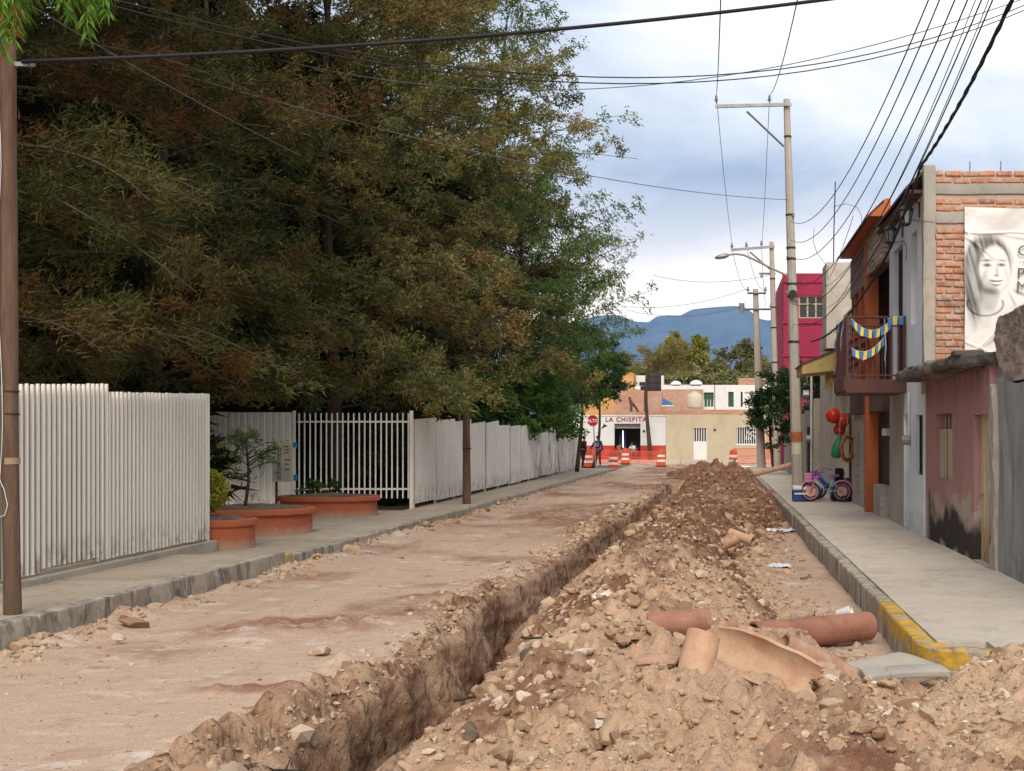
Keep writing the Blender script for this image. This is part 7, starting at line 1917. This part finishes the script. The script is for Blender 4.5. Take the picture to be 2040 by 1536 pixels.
# concrete slabs by the corner
me = conc_piece(-0.34, 0.34, -0.26, 0.26, -0.05, 0.05, 4.0, 0.03, 0.09, 0.015)
o = link('broken_slab', me, m_cem, None, (1.32, 10.55, 0.06)); o.rotation_euler = (0.12, -0.10, 0.5); tag(o, 'grey broken concrete slab tilted against the foot of the yellow kerb', 'slab', 'broken concrete slabs by the corner')
me = conc_piece(-0.32, 0.32, -0.12, 0.12, -0.025, 0.025, 7.0, 0.02, 0.09, 0.01)
o = link('broken_slab', me, m_cem, None, (1.38, 9.95, 0.16)); o.rotation_euler = (0.05, -0.03, 0.1); tag(o, 'thin flat concrete slab bridging a dark gap below the tilted slab', 'slab', 'broken concrete slabs by the corner')
me = conc_piece(-0.42, 0.42, -0.28, 0.28, -0.04, 0.04, 12.0, 0.05, 0.08, 0.02)
o = link('broken_slab', me, m_clayd, None, tuple(P(1990, 1475, Y=7.9)+Vector((0.05, 0, -0.06)))); o.rotation_euler = (0.35, -0.55, 0.3); tag(o, 'tan slab of hardened earth tilted in the heap at the lower right corner', 'slab')
me = conc_piece(-0.12, 0.12, -0.02, 0.02, -0.14, 0.14, 17.0, 0.02, 0.08, 0.01)
o = link('broken_slab', me, m_cem, None, tuple(P(962, 1432, Y=9.0)+Vector((0, 0, -0.03)))); o.scale = (0.35, 1, 1); o.rotation_euler = (0.1, 0.05, 0.3); tag(o, 'small grey upright chip of slab on the right lip of the trench', 'slab')
for i, (px, py, L, lab) in enumerate(((268, 1245, 0.30, 'pale block of broken kerb lying against the left kerb'), (235, 1275, 0.15, 'small tan lump in front of the pale block at the left kerb'), (640, 1300, 0.28, 'tan clod lying alone on the road left of the trench lip'))):
    p = P(px, py, Z=0.03); o = bpy.data.objects.new('kerb_lump', rocks[i]); COL.objects.link(o); o.location = (p.x, p.y, 0.05); o.scale = (L*0.6, L*0.4, L*0.3); o.rotation_euler = (0.1, 0.2, i); tag(o, lab, 'stone')
# litter
m_foil = M('crumpled_white_film', (0.66, 0.66, 0.66), (0.5, 0.5, 0.52), 14, 0.35, 0.2)
def film(label, px, py, w, h, seed):
    p = P(px, py, Z=-0.02); n_ = 18
    u = np.linspace(-1, 1, n_)[None, :]; v = np.linspace(-1, 1, n_)[:, None]
    X = w*u*(1+0.25*fbm(v*2, seed, 0, 181, 2)); Y = h*v*(1+0.25*fbm(u*2, seed, 0, 182, 2))
    Z = 0.035+0.05*np.abs(fbm(u*2.5+seed, v*2.5, 0, 183, 3))*(w/0.3)
    o = grid_mesh('plastic_film', np.stack([X+0*Y, Y+0*X, Z], -1), m_foil, None, False); o.location = (p.x, p.y, top_z(p.x, p.y)-0.025); tag(o, label, 'litter', 'white litter on the dug road')
film('crumpled white plastic film on the dug road beside the far kerb', 1555, 1050, 0.28, 0.35, 1)
film('flat white piece of litter on the dug road nearer than the crumpled film', 1552, 1120, 0.17, 0.22, 5)
film('tiny white scrap on the right lip of the near trench', 715, 1425, 0.05, 0.03, 9)

# ================================================================== barrels, net, stop sign
m_bor = M('orange_barrel', (0.62, 0.095, 0.025), (0.54, 0.075, 0.02), 3, 0.5, 0.0)
m_bwh = M('white_reflective_band', (0.78, 0.76, 0.72), None, 3, 0.4, 0.0)
m_rub2 = M('black_rubber', (0.02, 0.02, 0.02), None, 3, 0.8, 0.0)
def barrel(loc, label):
    r = empty('traffic_barrel', loc, 0, label, 'traffic barrel', 'orange traffic barrels at the end of the dug street')
    zs = [0.07, 0.30, 0.44, 0.60, 0.74, 0.98]; rr = lambda z: 0.29-0.075*z
    for i in range(5):
        z0, z1 = zs[i], zs[i+1]-0.001; k = 0.008 if i % 2 == 0 else 0
        MB().lathe([(rr(z0)+k-0.006, z0), (rr(z0)+k, z0+0.015), (rr(z1)+k, z1-0.015), (rr(z1)+k-0.006, z1)], 20).build('white_band' if i % 2 else 'orange_band', m_bwh if i % 2 else m_bor, r)
    MB().lathe([(0.21, 0.98), (0.20, 1.02), (0.12, 1.03)], 20).build('top', m_bor, r)
    MB().box(-0.08, 0.08, -0.015, 0.015, 1.03, 1.10, bev=0.01).build('handle', m_bor, r)
    MB().lathe([(0.36, 0.0), (0.36, 0.05), (0.29, 0.07)], 20).build('base_ring', m_rub2, r)
for (px, py, Y, lab) in ((1222, 937, 74.5, 'orange and white barrel nearest the trench, alone in front of the shop'), (1246, 925, 89.5, 'orange barrel behind the nearest one, in front of the seated people'), (1317, 930, 83.0, 'orange barrel in front of the shop corner where red meets beige'), (1461, 922, 82.0, 'orange barrel rising behind the top of the earth mound'), (1172, 931, 80.0, 'orange barrel at the left beside the stop sign post')):
    barrel(((px-VPX)*Y/FPX, Y, 0.0 if Y < 88 else 0), lab)
m_net = M('orange_plastic_net', (0.62, 0.10, 0.045), (0.55, 0.08, 0.04), 3, 0.6, 0.0)
def net(label, x0, x1, y, z0, z1):
    r = empty('safety_net', (x0, y, z0), 0, label, 'safety net', 'orange safety nets across the street end')
    mb = MB(); nx = int((x1-x0)/0.13)
    for k in range(nx+1):
        x = (x1-x0)*k/nx; mb.box(x-0.014, x+0.014, -0.003, 0.003, 0.03*math.sin(x*1.7), z1-z0+0.05*math.sin(x*0.9))
    for j in range(9):
        z = (z1-z0)*j/8; w = 0.03 if j in (0, 8, 4) else 0.014
        for k in range(nx):
            xa, xb = (x1-x0)*k/nx, (x1-x0)*(k+1)/nx; zz = z+0.04*math.sin(xa*1.1+0.3)
            mb.box(xa, xb+0.002, -0.006, -0.0035, zz-w, zz+w)
    mb.build('mesh', m_net, r)
    for x in np.linspace(0, x1-x0, max(2, int((x1-x0)/2.5)+1)): MB().tube([(x, 0.03, -0.1), (x, 0.03, z1-z0+0.1)], 0.025, 6).build('stake', m_dark, r)
net('orange safety net stretched in front of the white and red shop', S(1168)*0.94, S(1322)*0.94, 92.0, 0.0, 0.85)
net('orange safety net stretched behind the mound in front of the beige house', S(1466)*0.9, S(1555)*0.94, 91.0, 0.0, 1.0)
# stop sign
xs0 = (1187-VPX)*76.5/FPX
ss = empty('stop_sign', (xs0, 76.5, 0.15), 0, 'red octagonal stop sign reading ALTO on a thin post', 'sign')
MB().tube([(0, 0.03, -0.1), (-0.16, 0.03, 2.95)], 0.035, 8).build('post', m_steel, ss)
m_sred = M('stop_sign_red', (0.45, 0.02, 0.025), None, 3, 0.45, 0.0)
oc = lambda r_: [(r_*math.cos(math.pi/8+k*math.pi/4), r_*math.sin(math.pi/8+k*math.pi/4)) for k in range(8)]
MB().prism(oc(0.345), (-0.17, 0.0, 2.60), (1, 0, 0), (0, 0, 1), (0, -0.012, 0)).build('border', m_bwh, ss)
MB().prism(oc(0.325), (-0.17, -0.0125, 2.60), (1, 0, 0), (0, 0, 1), (0, -0.006, 0)).build('plate', m_sred, ss)
o = text('lettering', 'ALTO', 0.26, m_bwh, ss, (-0.17, -0.022, 2.59), (R(90), 0, 0), 0.002, off=0.006)
MB().prism([(-0.1, -0.25), (0.12, -0.12), (0.3, -0.05), (0.14, 0.02), (0.1, 0.1)], (0.38, 0.02, 2.35), (1, 0, 0), (0, 0, 1), (0, 0.02, 0)).build('back_plate', m_dark, ss)

# ================================================================== shop wares: bicycles, cooler, balls
def torus(mb, c, R_, r_, axis='x', n=26, m=8, sq=1.0):
    vs, fs = [], []
    for i in range(n):
        a = 2*math.pi*i/n
        for j in range(m):
            b = 2*math.pi*j/m; rr = R_+r_*math.cos(b); h = r_*math.sin(b)*sq
            p = (rr*math.cos(a), h, rr*math.sin(a)) if axis == 'y' else (h, rr*math.cos(a), rr*math.sin(a))
            vs.append(Vector(p)+Vector(c))
    for i in range(n):
        for j in range(m): fs.append((i*m+j, ((i+1) % n)*m+j, ((i+1) % n)*m+(j+1) % m, i*m+(j+1) % m))
    mb.add(vs, fs); return mb
m_pink2 = M('pink_enamel', (0.62, 0.22, 0.36), (0.55, 0.18, 0.31), 3, 0.35, 0.0)
m_teal = M('mint_enamel', (0.14, 0.50, 0.40), (0.12, 0.44, 0.36), 3, 0.35, 0.0)
m_purp = M('purple_enamel', (0.22, 0.08, 0.34), (0.17, 0.06, 0.28), 3, 0.35, 0.0)
m_peach = M('peach_disc', (0.62, 0.30, 0.20), (0.5, 0.25, 0.2), 12, 0.5, 0.0)
m_tyre = M('bicycle_tyre', (0.03, 0.03, 0.033), None, 3, 0.8, 0.0)
m_blue2 = M('blue_enamel', (0.05, 0.16, 0.40), (0.04, 0.12, 0.33), 3, 0.4, 0.0)
def bicycle(loc, rz, frame, trim, disc, label, k=1.0):
    r = empty('child_bicycle', loc, rz, label, 'bicycle', 'children bicycles for sale before the shop'); r.scale = (k, k, k)
    for x, nm in ((-0.36, 'front_wheel'), (0.36, 'rear_wheel')):
        w = torus(MB(), (x, 0, 0.23), 0.205, 0.026, 'y', 28, 8).build('wheel', m_tyre, r, True)
        torus(MB(), (x, 0, 0.23), 0.178, 0.012, 'y', 28, 6).build('rim', trim, w, True)
        sp_ = MB()
        for q in range(10):
            a = math.pi*q/10; sp_.tube([(x-0.17*math.cos(a), 0, 0.23-0.17*math.sin(a)), (x+0.17*math.cos(a), 0, 0.23+0.17*math.sin(a))], 0.004, 4)
        sp_.build('spokes', m_steel, w)
        MB().lathe([(0.02, -0.006), (0.12, -0.004), (0.12, 0.004), (0.02, 0.006)], 16, at=(x, 0, 0.23), rot=Matrix.Rotation(R(90), 3, 'X')).build('spoke_disc', disc, w)
        g_ = MB(); pts = [(x+0.245*math.cos(a), 0, 0.23+0.245*math.sin(a)) for a in np.linspace(0.2, 2.7, 12)]
        g_.tube(pts, 0.02, 6); g_.build('mudguard', trim, r, True)
    f = MB(); hd, bb, st_, rw = (-0.27, 0, 0.50), (0.06, 0, 0.25), (0.15, 0, 0.50), (0.36, 0, 0.23)
    f.tube([hd, (-0.1, 0, 0.34), bb], 0.022, 8); f.tube([(-0.26, 0, 0.44), (-0.05, 0, 0.29), bb], 0.018, 8); f.tube([bb, st_], 0.02, 8)
    f.tube([(0.08, 0.04, 0.25), (0.36, 0.05, 0.23)], 0.011, 6); f.tube([(0.08, -0.04, 0.25), (0.36, -0.05, 0.23)], 0.011, 6)
    f.tube([(0.14, 0.03, 0.46), (0.36, 0.05, 0.23)], 0.010, 6); f.tube([(0.14, -0.03, 0.46), (0.36, -0.05, 0.23)], 0.010, 6)
    f.build('frame', frame, r, True)
    fk = MB(); fk.tube([(-0.36, 0.05, 0.23), (-0.29, 0.045, 0.46), (-0.25, 0, 0.58)], 0.013, 6); fk.tube([(-0.36, -0.05, 0.23), (-0.29, -0.045, 0.46), (-0.25, 0, 0.58)], 0.013, 6)
    fk.build('fork', trim, r, True)
    MB().tube([(-0.16, -0.26, 0.70), (-0.22, -0.12, 0.72), (-0.25, 0, 0.60), (-0.22, 0.12, 0.72), (-0.16, 0.26, 0.70)], 0.012, 6).build('handlebar', m_steel, r, True)
    for s_ in (-1, 1): MB().tube([(-0.17, s_*0.24, 0.703), (-0.13, s_*0.34, 0.69)], 0.018, 8).build('grip', trim, r)
    MB().tube([st_, (0.17, 0, 0.57)], 0.014, 6).build('seat_post', m_steel, r)
    mb = MB(); mb.prism([(-0.12, 0), (0.12, 0), (0.13, 0.03), (0.10, 0.06), (-0.05, 0.045), (-0.13, 0.02)], (0.17, -0.07, 0.57), (1, 0, 0), (0, 0, 1), (0, 0.14, 0)); mb.build('seat', m_purp if frame is m_teal else m_pink2, r)
    bk = MB()
    for z in (0.46, 0.53, 0.60): 
        bk.box(-0.49, -0.33, -0.12, -0.105, z, z+0.05); bk.box(-0.49, -0.33, 0.105, 0.12, z, z+0.05); bk.box(-0.49, -0.475, -0.104, 0.104, z, z+0.05); bk.box(-0.345, -0.33, -0.104, 0.104, z, z+0.05)
    bk.box(-0.48, -0.34, -0.11, 0.11, 0.44, 0.455); bk.build('basket', m_pink2 if frame is m_teal else m_purp, r)
    MB().lathe([(0.05, -0.004), (0.055, 0), (0.05, 0.004)], 14, at=(0.06, -0.05, 0.25), rot=Matrix.Rotation(R(90), 3, 'X')).build('chainring', m_steel, r)
    for s_ in (-1, 1):
        MB().tube([(0.06, s_*0.05, 0.25), (0.06+s_*0.08, s_*0.07, 0.25-s_*0.07)], 0.009, 6).build('crank', m_steel, r)
        MB().box(0.02+s_*0.08, 0.10+s_*0.08, s_*0.08-0.015 if s_ > 0 else -0.125, s_*0.08+0.045 if s_ > 0 else -0.065, 0.245-s_*0.07-0.012, 0.245-s_*0.07+0.012).build('pedal', m_tyre, r)
    for s_ in (-1, 1):
        tw_ = torus(MB(), (0.40, s_*0.17, 0.075), 0.05, 0.022, 'y', 16, 6).build('training_wheel', m_tyre, r, True)
        MB().tube([(0.36, s_*0.05, 0.23), (0.40, s_*0.14, 0.075)], 0.008, 5).build('stabiliser', m_steel, r)
    return r
bicycle((2.86, 34.9, 0.206), R(-6), m_teal, m_pink2, m_peach, 'mint green child bicycle with pink mudguards and basket parked before the shop', 1.12)
bicycle((2.98, 35.7, 0.206), R(4), m_purp, m_pink2, m_teal, 'purple child bicycle standing behind the mint green one', 1.12)
bicycle((3.15, 36.4, 0.206), R(10), m_blue2, m_blue2, m_steel, 'dark blue child bicycle at the rear of the row before the shop', 1.15)
cl = empty('cool_box', (2.22, 35.1, 0.206), R(5), 'blue cool box with white lid beside the concrete pole', 'cool box')
MB().box(-0.22, 0.2, -0.15, 0.15, 0.0, 0.29, bev=0.02).build('body', M('cool_box_blue', (0.025, 0.06, 0.24), None, 3, 0.45, 0.0), cl)
MB().box(-0.23, 0.21, -0.16, 0.16, 0.292, 0.40, bev=0.035).build('lid', m_white, cl)
MB().box(-0.2, 0.18, -0.172, -0.161, 0.18, 0.22).build('handle', m_white, cl)
m_rball = M('red_vinyl', (0.52, 0.035, 0.02), (0.42, 0.03, 0.02), 8, 0.25, 0.0)
for i, (px, py, r_, lab) in enumerate(((1660, 828, 0.20, 'left red ball of the bunch hanging before the shop'), (1677, 838, 0.20, 'right red ball of the bunch hanging before the shop'), (1672, 856, 0.16, 'lowest red ball of the bunch hanging before the shop'))):
    p = P(px, py, Y=34.6+0.12*i); rb = empty('red_ball', p, 0, lab, 'ball', 'red balls hanging before the shop')
    mb = MB(); ball(mb, (0, 0, 0), r_, 18); mb.build('skin', m_rball, rb, True)
    MB().tube([(0, 0, r_), (0.02, 0, 2.72-p.z+0.9)], 0.004, 4).build('string', m_white, rb)
m_gbt = M('green_vinyl', (0.035, 0.23, 0.10), (0.02, 0.16, 0.07), 8, 0.25, 0.0)
p = P(1668, 905, Y=34.5); gb_ = empty('inflatable_bottle', p, 0, 'green bottle shaped inflatable hanging under the red balls', 'inflatable')
MB().lathe([(0.0, 0), (0.09, 0.01), (0.13, 0.06), (0.135, 0.3), (0.10, 0.42), (0.06, 0.52), (0.055, 0.6), (0.0, 0.62)], 16, rot=Matrix.Rotation(R(12), 3, 'Y'), at=(-0.05, 0, -0.1), close=False).build('skin', m_gbt, gb_, True)
MB().tube([(0.06, 0, 0.5), (0.08, 0, 1.2)], 0.004, 4).build('string', m_white, gb_)
p = P(1688, 893, Y=34.4); hp = empty('swim_ring', p, R(55), 'orange and brown swim ring hanging at the shop doorway', 'swim ring')
tr0 = torus(MB(), (0, 0, 0), 0.30, 0.055, 'y', 28, 8); tr0.build('skin', M('orange_vinyl', (0.55, 0.20, 0.05), (0.20, 0.08, 0.04), 9, 0.35, 0.0), hp, True)
MB().tube([(0, 0, 0.33), (0, 0, 1.0)], 0.004, 4).build('string', m_white, hp)
m_toy = M('toy_blue', (0.06, 0.22, 0.36), None, 3, 0.4, 0.0)
ty = empty('ride_on_toy', (3.3, 35.3, 0.206), 0, 'purple and black ride-on toy car at the shop doorway behind the bicycles', 'toy car')
MB().prism([(-0.3, 0.1), (0.3, 0.1), (0.32, 0.28), (0.12, 0.34), (0.05, 0.5), (-0.2, 0.5), (-0.32, 0.3)], (0, -0.18, 0.0), (1, 0, 0), (0, 0, 1), (0, 0.36, 0)).build('body', m_purp, ty)
MB().box(-0.18, 0.04, -0.14, 0.14, 0.505, 0.85, bev=0.04).build('seat', m_rub2, ty)
for x in (-0.2, 0.2):
    for s_ in (-1, 1): torus(MB(), (x, s_*0.2, 0.1), 0.065, 0.035, 'y', 16, 6).build('wheel', m_tyre, ty, True)

# ================================================================== people
m_skin = M('brown_skin', (0.30, 0.16, 0.10), (0.26, 0.135, 0.085), 9, 0.6, 0.0)
m_hair = M('black_hair', (0.015, 0.012, 0.011), None, 9, 0.6, 0.0)
def skinned(name, chains, mat, root, sub=1):
    """chains: list of [(x,y,z,r), ...]; joined where points coincide"""
    verts, rad, edges, idx = [], [], [], {}
    for ch in chains:
        prev = None
        for (x, y, z, r_) in ch:
            k = (round(x, 3), round(y, 3), round(z, 3))
            if k not in idx: idx[k] = len(verts); verts.append((x, y, z)); rad.append(r_)
            if prev is not None and prev != idx[k]: edges.append((prev, idx[k]))
            prev = idx[k]
    me = bpy.data.meshes.new(name); me.from_pydata(verts, edges, [])
    o = bpy.data.objects.new(name, me); COL.objects.link(o)
    sk = o.modifiers.new('skin', 'SKIN'); sv = me.skin_vertices[0].data
    for i, r_ in enumerate(rad): sv[i].radius = (r_, r_)
    sv[0].use_root = True
    sb_ = o.modifiers.new('sub', 'SUBSURF'); sb_.levels = sub; sb_.render_levels = sub
    dg = bpy.context.evaluated_depsgraph_get(); dg.update()
    nm_ = bpy.data.meshes.new_from_object(o.evaluated_get(dg)); nm_.name = name
    bpy.data.objects.remove(o); bpy.data.meshes.remove(me)
    nm_.materials.clear(); nm_.materials.append(mat)
    nm_.polygons.foreach_set('use_smooth', [True]*len(nm_.polygons))
    return link(name, nm_, None, root)
def person(loc, rz, label, J, top, leg, hairm, sleeve=0.55, shoes=None, extra=None, long_hair=False):
    """J: joints (facing -y): pelvis, chest, neck, head, shoulders, elbows, hands, hips, knees, ankles, toes"""
    r = empty('person', loc, rz, label, 'person', 'people at the far end of the street')
    g_ = lambda n, rad: (*J[n], rad)
    body = [[g_('pelvis', 0.125), g_('waist', 0.115), g_('chest', 0.135), g_('neck', 0.052), g_('chin', 0.062), g_('head', 0.085), g_('crown', 0.06)]]
    for s_ in 'lr':
        body.append([g_('chest', 0.135), g_('sh'+s_, 0.058), g_('el'+s_, 0.043), g_('wr'+s_, 0.030), g_('ha'+s_, 0.036)])
        body.append([g_('pelvis', 0.125), g_('hi'+s_, 0.085), g_('kn'+s_, 0.055), g_('an'+s_, 0.038), g_('to'+s_, 0.038)])
    for s_ in 'lr':                                        # five fingers rooted in the palm
        h = Vector(J['ha'+s_]); w = Vector(J['wr'+s_]); d = (h-w).normalized(); sd = d.cross(Vector((0, 1, 0.2))).normalized()
        for k in range(4):
            b_ = h + sd*(0.012*(k-1.5)); L_ = (0.055, 0.066, 0.062, 0.046)[k]
            e_ = b_ + d*L_ + Vector((0, -0.006, 0)); body.append([g_('ha'+s_, 0.036), (*b_ + d*0.02, 0.009), (*e_, 0.007)])
        e_ = h + sd*0.045 + d*0.02; body.append([g_('ha'+s_, 0.036), (*(h+sd*0.028), 0.011), (*e_, 0.009)])
    skinned('body', body, m_skin, r)
    tp_ = [[(*J['pelvis'], 0.15), (*J['waist'], 0.145), (*J['chest'], 0.165), (J['neck'][0], J['neck'][1]+0.01, J['neck'][2]-0.03, 0.075)]]
    for s_ in 'lr':
        tp_.append([(*J['chest'], 0.165), (*J['sh'+s_], 0.08), (*J['el'+s_], 0.062)] + ([(*J['wr'+s_], 0.048)] if sleeve > 0.6 else []))
    skinned('jacket' if sleeve > 0.6 else 'shirt', tp_, top, r)
    lg = []
    for s_ in 'lr': lg.append([(*J['pelvis'], 0.148), (*J['hi'+s_], 0.105), (*J['kn'+s_], 0.078), (*J['an'+s_], 0.058)])
    skinned('trousers', lg, leg, r)
    for s_ in 'lr':
        a = Vector(J['an'+s_]); b_ = Vector(J['to'+s_]); skinned('shoe', [[(a.x, a.y+0.03, a.z-0.03, 0.045), (*b_.lerp(a, 0.4), 0.045), (*b_, 0.038)]], m_tyre if shoes is None else shoes, r)
    h = Vector(J['head']); c = Vector(J['crown']); up = (c-h).normalized()
    mb = MB(); ball(mb, h+up*0.035+Vector((0, 0.022, 0)), 0.108, 14, (0.95, 1.02, 0.98)); 
    if long_hair: ball(mb, h+Vector((0, 0.07, -0.08)), 0.09, 12, (1, 0.7, 1.5))
    mb.build('hair', hairm, r, True)
    ch = Vector(J['chin']); mb = MB(); mb.prism([(-0.012, 0), (0.012, 0), (0.006, 0.05), (-0.006, 0.05)], h.lerp(ch, 0.35)+Vector((0, -0.082, -0.03)), (1, 0, 0), (0, 0, 1), (0, -0.022, 0)); mb.build('nose', m_skin, r)
    for s_ in (-1, 1):
        mb = MB(); ball(mb, h.lerp(ch, 0.15)+Vector((s_*0.032, -0.078, 0)), 0.012, 6); mb.build('eye', m_rub2, r)
    return r
def stand(arms=((-0.26, 0, 1.05), (0.26, 0, 1.05)), hands=((-0.28, -0.06, 0.80), (0.28, -0.06, 0.80)), stride=0.08, lean=0.0):
    J = dict(pelvis=(0, 0, 0.95), waist=(0, 0, 1.10), chest=(0, -lean, 1.30), neck=(0, -lean*1.2, 1.47), chin=(0, -0.02-lean*1.4, 1.54), head=(0, -0.01-lean*1.5, 1.62), crown=(0, 0-lean*1.5, 1.69))
    for i, s_ in enumerate('lr'):
        k = -1 if s_ == 'l' else 1
        J['sh'+s_] = (k*0.19, -lean, 1.40); J['el'+s_] = arms[i]; h = Vector(hands[i]); e_ = Vector(arms[i]); J['ha'+s_] = tuple(h); J['wr'+s_] = tuple(h.lerp(e_, 0.28))
        J['hi'+s_] = (k*0.10, 0, 0.88); J['kn'+s_] = (k*0.11, -0.03+k*stride*0.5, 0.48); J['an'+s_] = (k*0.12, 0.02+k*stride, 0.09); J['to'+s_] = (k*0.13, -0.14+k*stride, 0.045)
    return J
m_navy = M('navy_jacket', (0.02, 0.03, 0.11), (0.016, 0.022, 0.08), 9, 0.8, 0.0)
m_maroon = M('maroon_trousers', (0.13, 0.035, 0.045), (0.10, 0.03, 0.035), 9, 0.8, 0.0)
m_blk = M('black_clothes', (0.016, 0.015, 0.015), None, 9, 0.85, 0.0)
m_khaki = M('olive_top', (0.20, 0.16, 0.10), (0.13, 0.1, 0.07), 9, 0.85, 0.0)
m_wsh = M('white_shirt', (0.62, 0.60, 0.57), None, 9, 0.8, 0.0)
m_jean = M('grey_trousers', (0.11, 0.10, 0.11), None, 9, 0.85, 0.0)
pr = person(((1191-VPX)*77.5/FPX, 77.5, 0.15), R(-15), 'person in a navy jacket and dark red trousers standing by the stop sign', stand(((-0.34, 0.0, 1.16), (0.27, 0, 1.08)), ((-0.50, -0.04, 0.92), (0.30, -0.05, 0.82))), m_navy, m_maroon, m_hair, 0.9)
MB().box(-0.10, 0.12, -0.172, -0.158, 1.12, 1.34, bev=0.004).build('pale_print', m_steel, pr)
person(((1161-VPX)*75.5/FPX, 75.5, 0.15), R(60), 'person all in black, half hidden behind the thin street tree trunk', stand(lean=0.06, stride=0.12), m_blk, m_blk, m_hair, 0.9)
def sit(arms, hands):
    J = dict(pelvis=(0, 0.05, 0.50), waist=(0, 0.02, 0.64), chest=(0, -0.06, 0.84), neck=(0, -0.11, 1.00), chin=(0, -0.15, 1.06), head=(0, -0.15, 1.14), crown=(0, -0.14, 1.21))
    for i, s_ in enumerate('lr'):
        k = -1 if s_ == 'l' else 1
        J['sh'+s_] = (k*0.19, -0.06, 0.94); J['el'+s_] = arms[i]; h = Vector(hands[i]); e_ = Vector(arms[i]); J['ha'+s_] = tuple(h); J['wr'+s_] = tuple(h.lerp(e_, 0.28))
        J['hi'+s_] = (k*0.11, 0.02, 0.50); J['kn'+s_] = (k*0.14, -0.38, 0.52); J['an'+s_] = (k*0.13, -0.36, 0.09); J['to'+s_] = (k*0.14, -0.52, 0.045)
    return J
def chair(loc, rz, label):
    r = empty('plastic_chair', loc, rz, label, 'chair', 'red chairs at the shop door')
    MB().box(-0.22, 0.22, -0.22, 0.22, 0.36, 0.395, bev=0.01).build('seat', m_rball, r); MB().box(-0.21, 0.21, 0.2, 0.23, 0.396, 0.80, bev=0.01).build('backrest', m_rball, r)
    for x in (-0.19, 0.19):
        for y in (-0.19, 0.19): MB().tube([(x, y, 0), (x*0.95, y*0.95, 0.36)], 0.02, 6).build('leg', m_rball, r)
for (px, rz, top, lab, lab2, lh) in ((1233, 50, m_khaki, 'seated person in an olive top bending forward left of the doorway light', 'red chair under the person in olive', True), (1262, -45, m_wsh, 'seated person in a white shirt leaning forward in the shop doorway', 'red chair under the person in white', False)):
    x = (px-VPX)*96.0/FPX
    chair((x, 96.0, 0.2), R(rz), lab2)
    person((x, 96.0, 0.2), R(rz), lab, sit(((-0.26, -0.22, 0.74), (0.26, -0.22, 0.74)), ((-0.10, -0.42, 0.66), (0.10, -0.42, 0.66))), top, m_jean, m_hair, 0.5, None, None, lh)
